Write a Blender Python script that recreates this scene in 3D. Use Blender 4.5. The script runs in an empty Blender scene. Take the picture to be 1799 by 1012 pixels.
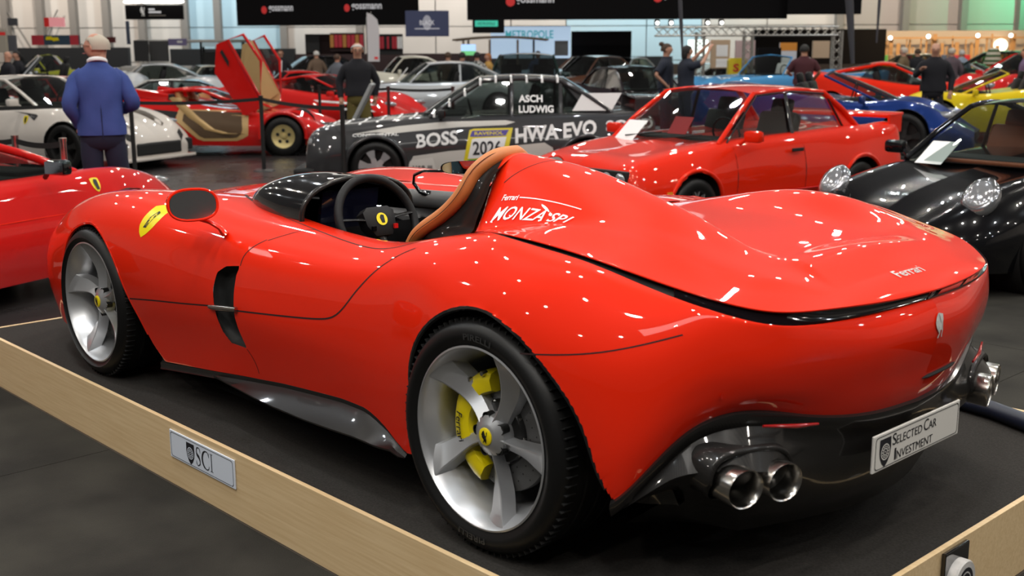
import bpy, bmesh, math, random
import numpy as np
from mathutils import Vector, Matrix
from mathutils.bvhtree import BVHTree

random.seed(7)
sc = bpy.context.scene
COL = sc.collection
PI = math.pi

# ---------------------------------------------------------------- camera
YAW, PITCH, ROLL = -0.7544, 0.2039, -0.0042
CAM = Vector((-2.4431, 3.1205, 1.4921))
FPX = 2020.26
Fd = Vector((math.cos(PITCH) * math.cos(YAW), math.cos(PITCH) * math.sin(YAW), -math.sin(PITCH)))
Rd = Fd.cross(Vector((0, 0, 1))).normalized()
Ud = Rd.cross(Fd)
R2 = Rd * math.cos(ROLL) + Ud * math.sin(ROLL)
U2 = -Rd * math.sin(ROLL) + Ud * math.cos(ROLL)
cam_data = bpy.data.cameras.new('camera')
cam = bpy.data.objects.new('camera', cam_data)
COL.objects.link(cam)
m3 = Matrix((R2, U2, -Fd)).transposed()
cam.matrix_world = Matrix.Translation(CAM) @ m3.to_4x4()
cam_data.sensor_width = 36.0
cam_data.lens = FPX * 36.0 / 1799.0
cam_data.clip_end = 300
cam_data.dof.use_dof = True
cam_data.dof.focus_distance = 4.4
cam_data.dof.aperture_fstop = 4.0
sc.camera = cam

# ---------------------------------------------------------------- world, exposure, lamps of the hall
FLOOR = -0.2715
w = bpy.data.worlds.new('world')
sc.world = w
w.use_nodes = True
w.node_tree.nodes['Background'].inputs[0].default_value = (0.95, 0.90, 0.84, 1)
w.node_tree.nodes['Background'].inputs[1].default_value = 0.06
sc.view_settings.view_transform = 'Standard'
sc.view_settings.look = 'None'
sc.view_settings.gamma = 1.0
sc.view_settings.use_curve_mapping = False
sc.view_settings.exposure = 0.0
try:
    sc.cycles.max_bounces = 8
    sc.cycles.transparent_max_bounces = 12
    sc.cycles.use_denoising = True
    sc.cycles.sample_clamp_indirect = 6.0
    sc.cycles.caustics_reflective = False
    sc.cycles.caustics_refractive = False
except Exception:
    pass

FH = Vector((math.cos(YAW), math.sin(YAW), 0))      # horizontal viewing direction
RH = Vector((math.sin(YAW), -math.cos(YAW), 0))     # to the right of it


def W(r, d, z=0.0):
    """world point d metres ahead of the photographer, r metres to the right, z above the hall floor"""
    return Vector((CAM.x, CAM.y, 0)) + FH * d + RH * r + Vector((0, 0, FLOOR + z))


def lamp(p, power, size, col=(1, 0.93, 0.84), shape='DISK', rot=(0, 0, 0), sy=None, spread=None):
    l = bpy.data.lights.new('hall_light', 'AREA')
    l.shape = shape
    l.size = size
    if sy: l.size_y = sy
    l.energy = power
    l.color = col
    if spread: l.spread = spread
    o = bpy.data.objects.new('hall_light', l)
    o.location = p
    o.rotation_euler = rot
    COL.objects.link(o)
    return o


# rows of small high-bay lamps under the roof
for i in range(-3, 5):
    for j in range(-1, 8):
        p = W(i * 4.6 + (j % 2) * 2.3 - 1.0, j * 4.6 + 0.6, 8.3)
        lamp(p, 93, 0.26, col=(1, 0.93, 0.83) if (i + j) % 3 else (0.9, 0.96, 1.0))
# stand lamps over the platform
for (r, d, e) in ((-2.2, 1.2, 45), (-0.4, 0.2, 45), (1.6, 1.0, 45), (-1.6, 3.6, 40), (1.2, 3.4, 40), (3.2, 3.0, 40), (-3.2, 5.8, 40), (0.4, 6.0, 40), (3.6, 6.4, 40)):
    lamp(W(r, d, 5.2), e * .8, 0.16, col=(1, 0.95, 0.88))
# long light boxes over the stand
lamp(W(-1.5, -1.5, 6.0), 60, 5.0, shape='RECTANGLE', sy=1.0, rot=(math.radians(25), 0, YAW + PI / 2 + PI), col=(1, 0.96, 0.9))

# ---------------------------------------------------------------- helpers
MATS = {}


def mat(name, col, rough=0.5, metal=0.0, coat=0.0, coat_rough=0.03, emit=None, estr=0.0, spec=None, alpha=None, sheen=0):
    if name in MATS: return MATS[name]
    m = bpy.data.materials.new(name)
    m.use_nodes = True
    b = m.node_tree.nodes['Principled BSDF']
    b.inputs['Base Color'].default_value = (*col, 1)
    b.inputs['Roughness'].default_value = rough
    b.inputs['Metallic'].default_value = metal
    b.inputs['Coat Weight'].default_value = coat
    b.inputs['Coat Roughness'].default_value = coat_rough
    if spec is not None: b.inputs['Specular IOR Level'].default_value = spec
    if emit:
        b.inputs['Emission Color'].default_value = (*emit, 1)
        b.inputs['Emission Strength'].default_value = estr
    MATS[name] = m
    return m


def nt(m):
    return m.node_tree.nodes, m.node_tree.links, m.node_tree.nodes['Principled BSDF']


def noisy(m, c1, c2, scale=5.0, detail=4.0, bump=0.0, bscale=None, coord='Object', stretch=None):
    N, L, b = nt(m)
    tc = N.new('ShaderNodeTexCoord')
    src = tc.outputs[coord]
    if stretch:
        mp = N.new('ShaderNodeMapping'); mp.inputs['Scale'].default_value = stretch
        L.new(src, mp.inputs[0]); src = mp.outputs[0]
    n = N.new('ShaderNodeTexNoise')
    n.inputs['Scale'].default_value = scale; n.inputs['Detail'].default_value = detail
    L.new(src, n.inputs['Vector'])
    r = N.new('ShaderNodeValToRGB')
    r.color_ramp.elements[0].position = 0.3; r.color_ramp.elements[1].position = 0.7
    r.color_ramp.elements[0].color = (*c1, 1); r.color_ramp.elements[1].color = (*c2, 1)
    L.new(n.outputs['Fac'], r.inputs[0]); L.new(r.outputs[0], b.inputs['Base Color'])
    if bump:
        n2 = N.new('ShaderNodeTexNoise'); n2.inputs['Scale'].default_value = bscale or scale * 8; n2.inputs['Detail'].default_value = 3
        L.new(src, n2.inputs['Vector'])
        bp = N.new('ShaderNodeBump'); bp.inputs['Strength'].default_value = bump; bp.inputs['Distance'].default_value = 0.01
        L.new(n2.outputs['Fac'], bp.inputs['Height']); L.new(bp.outputs[0], b.inputs['Normal'])
    return m


def glass_mat(name, tint=(0.38, 0.42, 0.40), refl=0.05):
    if name in MATS: return MATS[name]
    m = bpy.data.materials.new(name); m.use_nodes = True
    N, L = m.node_tree.nodes, m.node_tree.links
    N.clear()
    out = N.new('ShaderNodeOutputMaterial'); mx = N.new('ShaderNodeMixShader')
    t = N.new('ShaderNodeBsdfTransparent'); t.inputs[0].default_value = (*tint, 1)
    g = N.new('ShaderNodeBsdfGlossy'); g.inputs['Roughness'].default_value = 0.02; g.inputs[0].default_value = (0.95, 0.97, 1, 1)
    lw = N.new('ShaderNodeFresnel'); lw.inputs['IOR'].default_value = 1.5
    ge = N.new('ShaderNodeNewGeometry'); mi = N.new('ShaderNodeMath'); mi.operation = 'MULTIPLY_ADD'; mi.inputs[1].default_value = 1 / 1.5 - 1.5; mi.inputs[2].default_value = 1.5
    L.new(ge.outputs['Backfacing'], mi.inputs[0]); L.new(mi.outputs[0], lw.inputs['IOR'])
    ad = N.new('ShaderNodeMath'); ad.operation = 'MULTIPLY_ADD'; ad.inputs[1].default_value = 1.0; ad.inputs[2].default_value = refl
    ad.use_clamp = True
    L.new(lw.outputs[0], ad.inputs[0]); L.new(ad.outputs[0], mx.inputs[0]); L.new(t.outputs[0], mx.inputs[1]); L.new(g.outputs[0], mx.inputs[2]); L.new(mx.outputs[0], out.inputs[0])
    MATS[name] = m
    return m


def paint(name, col, flake=0.0, rough=0.38):
    m = mat(name, col, rough=rough, coat=1.0, coat_rough=0.02, spec=0.06, metal=flake)
    return m


RED = paint('red_paint', (0.78, 0.020, 0.003), rough=0.42)
RED2 = paint('scarlet_paint', (0.58, 0.010, 0.008), rough=0.4)
WHITE_P = paint('white_paint', (0.62, 0.57, 0.52), rough=0.35)
BLACK_P = paint('black_paint', (0.004, 0.004, 0.005), rough=0.2)
BLUE_P = paint('deep_blue_paint', (0.008, 0.03, 0.16), rough=0.35, flake=0.3)
SKY_P = paint('sky_blue_paint', (0.06, 0.26, 0.52), rough=0.4)
YEL_P = paint('yellow_paint', (0.75, 0.55, 0.01), rough=0.35)
SILV_P = paint('silver_paint', (0.42, 0.44, 0.46), rough=0.35, flake=0.5)
GREY_P = paint('charcoal_paint', (0.045, 0.045, 0.048), rough=0.38, flake=0.4)
PLUM_P = paint('plum_black_paint', (0.012, 0.004, 0.008), rough=0.25)
CREAM_P = paint('cream_paint', (0.65, 0.62, 0.52), rough=0.35)
GRN_P = paint('dark_green_paint', (0.006, 0.02, 0.016), rough=0.3)
LIME_P = paint('lime_paint', (0.42, 0.45, 0.05), rough=0.4)
TYRE = mat('tyre_rubber', (0.006, 0.006, 0.006), rough=0.42, spec=0.3)
BADGE = mat('bright_badge', (0.75, 0.74, 0.72), rough=0.25, metal=0.3, coat=0.5)
TYREB = mat('tyre_marking', (0.002, 0.002, 0.002), rough=0.7, spec=0.2)
RIM = mat('satin_silver_alloy', (0.55, 0.56, 0.58), rough=0.34, metal=0.75, coat=0.3)
RIMD = mat('dark_alloy', (0.035, 0.035, 0.035), rough=0.35, metal=0.7)
GOLD = mat('gold_alloy', (0.62, 0.5, 0.22), rough=0.35, metal=0.5)
CHROME = mat('chrome', (0.8, 0.8, 0.8), rough=0.08, metal=1.0)
STEEL = mat('brushed_steel', (0.5, 0.48, 0.45), rough=0.22, metal=1.0)
DISC = mat('brake_disc_ceramic', (0.12, 0.12, 0.12), rough=0.4, metal=0.4)
YELLOW = mat('yellow_enamel', (0.85, 0.68, 0.0), rough=0.3, coat=0.7)
BLK = mat('matt_black', (0.004, 0.004, 0.004), rough=0.7)
BLKG = mat('gloss_black', (0.004, 0.004, 0.005), rough=0.08, coat=1.0)
CARBON = mat('carbon_fibre', (0.012, 0.011, 0.011), rough=0.35, coat=0.55, coat_rough=0.06, spec=0.2)
INK = mat('black_print', (0.01, 0.01, 0.015), rough=0.5)
WHITE = mat('white_print', (0.85, 0.85, 0.85), rough=0.5)
TAN = mat('tan_leather', (0.50, 0.17, 0.045), rough=0.5)
TAN_S = mat('tan_stitching', (0.12, 0.035, 0.012), rough=0.6)
BEIGE = mat('beige_leather', (0.55, 0.36, 0.15), rough=0.55)
LEATH = mat('black_leather', (0.008, 0.008, 0.009), rough=0.5, spec=0.22)
GREYL = mat('grey_leather', (0.07, 0.07, 0.072), rough=0.5)
GLASS = glass_mat('tinted_glass')
GLASSL = glass_mat('clear_glass', (0.66, 0.72, 0.70), 0.03)
AMBER = mat('amber_lens', (0.8, 0.3, 0.03), rough=0.1, coat=1.0)
REDL = mat('red_lens', (0.35, 0.01, 0.01), rough=0.1, coat=1.0)
HEADL = mat('headlight_lens', (0.34, 0.35, 0.37), rough=0.12, metal=0.5, coat=1.0)
# carbon weave
_N, _L, _b = nt(CARBON)
_tc = _N.new('ShaderNodeTexCoord'); _ck = _N.new('ShaderNodeTexChecker'); _ck.inputs['Scale'].default_value = 420
_ck.inputs['Color1'].default_value = (0.02, 0.018, 0.017, 1); _ck.inputs['Color2'].default_value = (0.006, 0.006, 0.006, 1)
_L.new(_tc.outputs['Object'], _ck.inputs['Vector']); _L.new(_ck.outputs['Color'], _b.inputs['Base Color'])


def link(name, me, m, parent=None, smooth=True):
    if m is not None and len(me.materials) == 0: me.materials.append(m)
    if smooth:
        me.polygons.foreach_set('use_smooth', [True] * len(me.polygons))
    o = bpy.data.objects.new(name, me)
    COL.objects.link(o)
    if parent is not None: o.parent = parent
    return o


def mesh(name, V, F, m, parent=None, smooth=True, sharp=None):
    me = bpy.data.meshes.new(name)
    me.from_pydata([tuple(map(float, v)) for v in V], [], [tuple(int(i) for i in f) for f in F])
    me.update()
    o = link(name, me, m, parent, smooth)
    if sharp and smooth:
        bm = bmesh.new(); bm.from_mesh(me)
        bmesh.ops.recalc_face_normals(bm, faces=bm.faces)
        bm.normal_update()
        for e in bm.edges:
            if len(e.link_faces) == 2 and e.calc_face_angle(0) > sharp: e.smooth = False
        bm.to_mesh(me); bm.free()
    return o


def bm_obj(name, bm, m, parent=None, smooth=False, sharp=0.6):
    me = bpy.data.meshes.new(name)
    bmesh.ops.recalc_face_normals(bm, faces=bm.faces)
    if smooth:
        for e in bm.edges:
            if len(e.link_faces) == 2 and e.calc_face_angle(0) > sharp: e.smooth = False
    bm.to_mesh(me); bm.free()
    return link(name, me, m, parent, smooth)


def thing(name, label, cat, loc=(0, 0, 0), rz=0.0, group=None):
    o = bpy.data.objects.new(name, None)
    COL.objects.link(o)
    o.location = loc; o.rotation_euler = (0, 0, rz)
    o.empty_display_size = 0.1
    tag(o, label, cat, group)
    return o


def tag(o, label=None, cat=None, group=None, kind=None):
    if label: o['label'] = label
    if cat: o['category'] = cat
    if group: o['group'] = group
    if kind: o['kind'] = kind
    return o


def bm_box(bm, c, s, rot=None, bevel=0.0):
    """box centred at c with size s"""
    r = bmesh.ops.create_cube(bm, size=1.0)
    M = Matrix.Translation(Vector(c)) @ (rot.to_4x4() if rot is not None else Matrix.Identity(4)) @ Matrix.Diagonal((*s, 1))
    bmesh.ops.transform(bm, matrix=M, verts=r['verts'])
    if bevel:
        es = list({e for v in r['verts'] for e in v.link_edges})
        bmesh.ops.bevel(bm, geom=es, offset=bevel, segments=2, affect='EDGES', profile=0.5)
    return r['verts']


def box(name, c, s, m, parent=None, rot=None, bevel=0.0, smooth=False):
    bm = bmesh.new(); bm_box(bm, c, s, rot, bevel)
    return bm_obj(name, bm, m, parent, smooth)


def tube_data(path, rad, n=8, closed=False, flat=None):
    P = [Vector(p) for p in path]
    K = len(P); V = []; F = []
    up = Vector((0, 0, 1)); prev = None
    for i, p in enumerate(P):
        a = P[(i - 1) % K] if (closed or i > 0) else p
        b = P[(i + 1) % K] if (closed or i < K - 1) else p
        t = (b - a).normalized()
        if prev is None:
            x = t.cross(up)
            if x.length < 1e-3: x = t.cross(Vector((1, 0, 0)))
            x.normalize()
        else:
            x = prev - t * prev.dot(t); x.normalize()
        prev = x; y = t.cross(x)
        r = rad[i] if hasattr(rad, '__len__') else rad
        for k in range(n):
            th = 2 * PI * k / n
            V.append(p + x * math.cos(th) * r + y * math.sin(th) * r * (flat or 1))
    for i in range(K if closed else K - 1):
        j = (i + 1) % K
        for k in range(n):
            F.append((i * n + k, i * n + (k + 1) % n, j * n + (k + 1) % n, j * n + k))
    if not closed:
        F.append(tuple(range(n))[::-1]); F.append(tuple((K - 1) * n + k for k in range(n)))
    return V, F


def tube(name, path, rad, m, parent=None, n=8, closed=False, flat=None):
    V, F = tube_data(path, rad, n, closed, flat)
    return mesh(name, V, F, m, parent, True, 0.9)


def lathe_data(prof, n=32, axis='y', c=(0, 0, 0), closed=False):
    """prof: list of (radius, along)"""
    V = []; F = []
    K = len(prof)
    for r, a in prof:
        for k in range(n):
            th = 2 * PI * k / n
            u, v = r * math.cos(th), r * math.sin(th)
            p = {'y': (u, a, v), 'x': (a, u, v), 'z': (u, v, a)}[axis]
            V.append((p[0] + c[0], p[1] + c[1], p[2] + c[2]))
    for i in range(K if closed else K - 1):
        j = (i + 1) % K
        for k in range(n):
            F.append((i * n + k, i * n + (k + 1) % n, j * n + (k + 1) % n, j * n + k))
    return V, F


def lathe(name, prof, m, parent=None, n=32, axis='y', c=(0, 0, 0), closed=False, sharp=0.7):
    V, F = lathe_data(prof, n, axis, c, closed)
    return mesh(name, V, F, m, parent, True, sharp)


def spline(P, n, closed=False):
    """C2 cubic spline through the points, sampled n times"""
    P = np.array(P, float); K = len(P)
    d = np.sqrt(((P[1:] - P[:-1]) ** 2).sum(1)); t = np.concatenate([[0], np.cumsum(np.maximum(d, 1e-6))])
    return spl_eval(t, P, np.linspace(0, t[-1], n))


def spl_eval(t, P, s):
    P = np.asarray(P, float); K = len(t)
    sh = P.shape; P = P.reshape(K, -1)
    if K == 2:
        f = ((s - t[0]) / (t[1] - t[0]))[:, None]
        return (P[0] * (1 - f) + P[1] * f).reshape((len(s),) + sh[1:])
    h = np.diff(t)
    A = np.zeros((K, K)); B = np.zeros_like(P)
    A[0, 0] = 1; A[-1, -1] = 1
    for i in range(1, K - 1):
        A[i, i - 1] = h[i - 1]; A[i, i] = 2 * (h[i - 1] + h[i]); A[i, i + 1] = h[i]
        B[i] = 6 * ((P[i + 1] - P[i]) / h[i] - (P[i] - P[i - 1]) / h[i - 1])
    M = np.linalg.solve(A, B)
    i = np.clip(np.searchsorted(t, s, side='right') - 1, 0, K - 2)
    a = (t[i + 1] - s)[:, None]; b = (s - t[i])[:, None]; hh = h[i][:, None]
    o = (M[i] * a ** 3 + M[i + 1] * b ** 3) / (6 * hh) + (P[i] / hh - M[i] * hh / 6) * a + (P[i + 1] / hh - M[i + 1] * hh / 6) * b
    return o.reshape((len(s),) + sh[1:])


def tensor(ctrl, nu, nv, us=None, vs=None):
    """ctrl[K stations][R rails][3] -> grid [nu][nv][3]"""
    C = np.array(ctrl, float); K, R = C.shape[:2]
    du = np.sqrt(((C[1:] - C[:-1]) ** 2).sum(2)).mean(1); tu = np.concatenate([[0], np.cumsum(du)])
    dv = np.sqrt(((C[:, 1:] - C[:, :-1]) ** 2).sum(2)).mean(0); tv = np.concatenate([[0], np.cumsum(dv)])
    G = spl_eval(tu, C, np.linspace(0, tu[-1], nu) if us is None else us)
    G = np.transpose(spl_eval(tv, np.transpose(G, (1, 0, 2)), np.linspace(0, tv[-1], nv) if vs is None else vs), (1, 0, 2))
    return G


def grid_faces(nu, nv, off=0, flip=False):
    F = []
    for i in range(nu - 1):
        for j in range(nv - 1):
            a = off + i * nv + j
            f = (a, a + 1, a + nv + 1, a + nv)
            F.append(f[::-1] if flip else f)
    return F


def in_poly(x, z, poly):
    c = False; n = len(poly)
    for i in range(n):
        x1, z1 = poly[i]; x2, z2 = poly[i - 1]
        if (z1 > z) != (z2 > z) and x < (x2 - x1) * (z - z1) / (z2 - z1) + x1: c = not c
    return c


def cut_faces(V, F, poly, test=lambda v: True, snap=True, fix_y=False):
    """remove the faces inside poly (x,z); pull the rim of the hole onto the outline"""
    V = np.array(V, float); keep = []; gone = []
    px = np.array(poly)
    lo = px.min(0) - .01; hi = px.max(0) + .01
    for f in F:
        c = V[list(f)].mean(0)
        if lo[0] < c[0] < hi[0] and lo[1] < c[2] < hi[1] and test(c) and in_poly(c[0], c[2], poly): gone.append(f)
        else: keep.append(f)
    if snap:
        gv = {i for f in gone for i in f}; kv = {i for f in keep for i in f}
        A = px; Bq = np.roll(px, -1, axis=0); AB = Bq - A
        for i in gv & kv:
            q = V[i, [0, 2]]
            t = np.clip(((q - A) * AB).sum(1) / np.maximum((AB ** 2).sum(1), 1e-12), 0, 1)
            pr = A + AB * t[:, None]; k = ((pr - q) ** 2).sum(1).argmin()
            V[i, 0], V[i, 2] = pr[k]
    return V, keep


def bvh_of(V, F):
    return BVHTree.FromPolygons([Vector(v) for v in V], [tuple(f) for f in F])


def cast_y(bvh, x, z, side=1, y0=3.0):
    for ex, ez in ((0, 0), (1e-4, 2e-4), (-2e-4, 1e-4), (3e-4, -4e-4)):
        h = bvh.ray_cast(Vector((x + ex, side * y0, z + ez)), Vector((0, -side, 0)))
        if h[0] is not None: break
    if h[0] is None:
        h = bvh.find_nearest(Vector((x, side * 0.95, z)))
    return h[0], h[1] if h[1].y * side > 0 else -h[1]


def cast_z(bvh, x, y):
    for ex, ey in ((0, 0), (1e-4, 2e-4), (-2e-4, 1e-4), (3e-4, -4e-4)):
        h = bvh.ray_cast(Vector((x + ex, y + ey, 4)), Vector((0, 0, -1)))
        if h[0] is not None: break
    if h[0] is None: h = bvh.find_nearest(Vector((x, y, 0.9)))
    return h[0], h[1] if h[1].z > 0 else -h[1]


def ribbon(name, caster, pts, width, m, parent, off=0.0008, closed=False, n=60, wfun=None):
    P = spline(list(pts) + ([pts[0]] if closed else []), n)
    S = [caster(*p) for p in P]
    V = []; F = []
    for i, (p, nn) in enumerate(S):
        a = S[max(i - 1, 0)][0]; b = S[min(i + 1, len(S) - 1)][0]
        t = (b - a).normalized(); s = t.cross(nn).normalized()
        wd = width * (wfun(i / (n - 1)) if wfun else 1)
        V += [p + s * wd / 2 + nn * off, p - s * wd / 2 + nn * off]
    for i in range(len(S) - 1): F.append((2 * i, 2 * i + 1, 2 * i + 3, 2 * i + 2))
    return mesh(name, V, F, m, parent)


def patch(name, caster, poly, m, parent, off=0.001, rings=5, wall=0.0, nb=None, smooth=True, centre=None):
    """sheet that follows the surface inside a (star shaped) outline"""
    P = np.array(poly, float)
    if nb: P = resample(P, nb)
    c = np.array(centre) if centre is not None else P.mean(0); V = []; F = []; n = len(P)
    p, nn = caster(*c); V.append(p + nn * off)
    for k in range(1, rings + 1):
        t = k / rings
        for q in P:
            p, nn = caster(*(c + (q - c) * t)); V.append(p + nn * off)
    for i in range(n):
        F.append((0, 1 + i, 1 + (i + 1) % n))
        for k in range(rings - 1):
            a = 1 + k * n; b = a + n
            F.append((a + i, b + i, b + (i + 1) % n, a + (i + 1) % n))
    if wall:
        s = len(V); a = 1 + (rings - 1) * n
        for i in range(n):
            p, nn = caster(*P[i]); V.append(p + nn * (off + wall))
        for i in range(n): F.append((a + i, s + i, s + (i + 1) % n, a + (i + 1) % n))
    return mesh(name, V, F, m, parent, smooth)


def resample(P, n):
    P = np.array(P, float); Q = np.vstack([P, P[:1]])
    d = np.concatenate([[0], np.cumsum(np.sqrt(((Q[1:] - Q[:-1]) ** 2).sum(1)))])
    s = np.linspace(0, d[-1], n, endpoint=False)
    return np.stack([np.interp(s, d, Q[:, i]) for i in range(Q.shape[1])], 1)


_tcache = {}


def text_polys(s, bold=0.0, shear=0.0, spacing=1.0):
    key = (s, bold, shear, spacing)
    if key in _tcache: return _tcache[key]
    cu = bpy.data.curves.new('t', 'FONT'); cu.body = s; cu.size = 1.0; cu.offset = bold; cu.shear = shear; cu.space_character = spacing
    cu.resolution_u = 3
    o = bpy.data.objects.new('t', cu); COL.objects.link(o)
    dg = bpy.context.evaluated_depsgraph_get()
    me = bpy.data.meshes.new_from_object(o.evaluated_get(dg))
    V = np.array([v.co[:2] for v in me.vertices]); F = [tuple(p.vertices) for p in me.polygons]
    bpy.data.objects.remove(o); bpy.data.curves.remove(cu); bpy.data.meshes.remove(me)
    lo, hi = V.min(0), V.max(0)
    V = (V - lo) / (hi - lo)          # unit box
    _tcache[key] = (V, F)
    return V, F


def text(name, s, fn, m, parent, bold=0.0, shear=0.0, spacing=1.0):
    """fn maps (u,v) in the unit box to a surface point"""
    V, F = text_polys(s, bold, shear, spacing)
    return mesh(name, [fn(u, v) for u, v in V], F, m, parent, False)


def flat_fn(o, ux, uy, w, h, n=0.0):
    o = Vector(o); ux = Vector(ux).normalized(); uy = Vector(uy).normalized(); nn = ux.cross(uy)
    return lambda u, v: o + ux * u * w + uy * v * h + nn * n


# rearing horse, traced coarsely as one closed outline in a unit box (facing left)
HORSE = [(.38, .98), (.30, .93), (.22, .88), (.24, .83), (.33, .84), (.36, .76), (.27, .70), (.14, .72), (.08, .66), (.12, .60), (.22, .64), (.33, .62), (.24, .55), (.13, .50), (.17, .45), (.30, .50), (.42, .52), (.50, .44), (.42, .34), (.44, .22), (.34, .12), (.30, .04), (.42, .05), (.52, .20), (.54, .33), (.62, .36), (.74, .30), (.70, .16), (.74, .04), (.86, .05), (.80, .16), (.84, .30), (.78, .44), (.74, .52), (.82, .58), (.90, .74), (.84, .86), (.92, .92), (.80, .94), (.76, .82), (.80, .68), (.70, .60), (.62, .66), (.56, .78), (.50, .90), (.46, 1.0)]


def horse(name, fn, m, parent):
    bm = bmesh.new()
    vs = [bm.verts.new(fn(u, v)) for u, v in HORSE]
    f = bm.faces.new(vs)
    bmesh.ops.triangulate(bm, faces=[f], ngon_method='EAR_CLIP')
    me = bpy.data.meshes.new(name); bm.to_mesh(me); bm.free()
    return link(name, me, m, parent, False)
# ================================================================ the red open single seater on the platform
HERO = thing('sports_car', 'bright red open single-seat sports car with headrest hump, on the black platform', 'car', (0, 0, 0))
# half body, stations from the middle of the tail round the left side to the nose; rails from the sill up
ST = [
 [(-.872,0,.472),(-.890,0,.52),(-.905,0,.58),(-.922,0,.64),(-.930,0,.70),(-.922,0,.748),(-.910,0,.772),(-.899,0,.781)],
 [(-.850,.24,.478),(-.868,.24,.525),(-.884,.24,.58),(-.900,.24,.64),(-.906,.24,.695),(-.897,.24,.74),(-.883,.24,.764),(-.871,.237,.773)],
 [(-.785,.48,.512),(-.803,.483,.55),(-.819,.486,.59),(-.832,.488,.64),(-.838,.488,.69),(-.836,.485,.735),(-.831,.480,.762),(-.825,.477,.772)],
 [(-.722,.655,.545),(-.742,.660,.575),(-.757,.664,.61),(-.767,.667,.655),(-.770,.667,.70),(-.769,.660,.745),(-.768,.652,.777),(-.767,.644,.791)],
 [(-.640,.785,.50),(-.658,.790,.55),(-.672,.790,.61),(-.680,.787,.665),(-.680,.780,.72),(-.678,.768,.768),(-.674,.753,.805),(-.669,.737,.825)],
 [(-.50,.925,.30),(-.515,.930,.40),(-.525,.925,.50),(-.525,.915,.60),(-.517,.90,.69),(-.505,.865,.775),(-.495,.82,.835),(-.487,.774,.864)],
 [(-.30,.955,.25),(-.30,.965,.37),(-.30,.975,.50),(-.30,.975,.61),(-.30,.958,.71),(-.30,.915,.805),(-.30,.862,.875),(-.299,.797,.907)],
 [(-.10,.96,.25),(-.10,.972,.37),(-.10,.985,.50),(-.10,.99,.63),(-.10,.975,.735),(-.10,.93,.83),(-.10,.872,.895),(-.105,.799,.929)],
 [(.09,.955,.25),(.09,.97,.37),(.09,.985,.50),(.09,.985,.63),(.09,.968,.735),(.09,.92,.83),(.09,.86,.905),(.09,.784,.942)],
 [(.28,.91,.22),(.28,.935,.34),(.28,.96,.48),(.28,.96,.62),(.28,.942,.73),(.28,.895,.83),(.275,.82,.90),(.26,.715,.926)],
 [(.46,.885,.18),(.46,.905,.31),(.46,.925,.46),(.46,.925,.60),(.46,.91,.71),(.46,.87,.805),(.46,.79,.872),(.46,.675,.882)],
 [(.70,.865,.22),(.70,.885,.33),(.70,.905,.47),(.70,.905,.60),(.70,.89,.695),(.70,.85,.775),(.70,.765,.826),(.70,.675,.838)],
 [(1.03,.86,.245),(1.03,.882,.35),(1.03,.905,.48),(1.03,.902,.59),(1.03,.885,.685),(1.03,.838,.765),(1.03,.745,.815),(1.05,.640,.823)],
 [(1.38,.868,.235),(1.38,.893,.34),(1.38,.922,.48),(1.38,.918,.59),(1.38,.898,.69),(1.38,.845,.77),(1.38,.735,.823),(1.38,.595,.829)],
 [(1.70,.88,.205),(1.70,.905,.33),(1.70,.937,.47),(1.70,.937,.60),(1.70,.915,.70),(1.70,.862,.785),(1.71,.735,.840),(1.714,.51,.837)],
 [(2.00,.885,.175),(2.00,.915,.31),(2.00,.952,.46),(2.00,.957,.60),(2.00,.936,.71),(2.00,.88,.80),(2.00,.745,.862),(2.02,.43,.855)],
 [(2.35,.90,.15),(2.35,.93,.30),(2.35,.965,.45),(2.35,.975,.60),(2.35,.956,.712),(2.35,.90,.81),(2.35,.775,.874),(2.35,.44,.845)],
 [(2.72,.91,.15),(2.72,.94,.30),(2.72,.968,.45),(2.72,.978,.60),(2.72,.962,.70),(2.72,.90,.79),(2.72,.78,.855),(2.72,.45,.80)],
 [(3.08,.90,.15),(3.08,.93,.28),(3.08,.955,.40),(3.08,.963,.52),(3.08,.945,.63),(3.08,.89,.72),(3.08,.78,.785),(3.08,.45,.735)],
 [(3.38,.84,.15),(3.38,.87,.25),(3.38,.89,.34),(3.38,.895,.43),(3.38,.875,.52),(3.38,.82,.60),(3.38,.73,.65),(3.36,.44,.64)],
 [(3.58,.64,.14),(3.61,.66,.21),(3.62,.67,.29),(3.61,.67,.36),(3.59,.65,.43),(3.56,.61,.49),(3.52,.56,.535),(3.47,.40,.57)],
 [(3.68,.36,.14),(3.72,.37,.20),(3.73,.37,.27),(3.72,.36,.33),(3.70,.35,.39),(3.67,.33,.44),(3.62,.31,.48),(3.55,.26,.53)],
 [(3.71,0,.14),(3.75,0,.20),(3.76,0,.27),(3.75,0,.33),(3.73,0,.39),(3.70,0,.44),(3.65,0,.48),(3.57,0,.535)],
]
ARCH_R = [(.32,.10),(.335,.22),(.36,.38),(.352,.50),(.308,.60),(.215,.69),(.12,.739),(.0,.762),(-.05,.758),(-.13,.735),(-.21,.698),(-.28,.648),(-.345,.592),(-.391,.539),(-.429,.471),(-.457,.395),(-.485,.333),(-.53,.25),(-.55,.10)]
ARCH_F = [(3.02,.05),(3.02,.25),(3.015,.38),(3.005,.47),(2.97,.567),(2.90,.658),(2.795,.71),(2.674,.728),(2.564,.705),(2.463,.649),(2.389,.572),(2.348,.50),(2.316,.44),(2.276,.36),(2.246,.287),(2.214,.225),(2.16,.17),(2.1,.05)]
VENT = [(1.44,.684),(1.534,.672),(1.588,.642),(1.607,.58),(1.606,.515),(1.597,.459),(1.579,.404),(1.536,.362),(1.428,.358),(1.452,.427),(1.464,.489),(1.463,.586),(1.456,.65)]


def dense_curve(P, n): return [tuple(p) for p in spline(P, n)]


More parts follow.
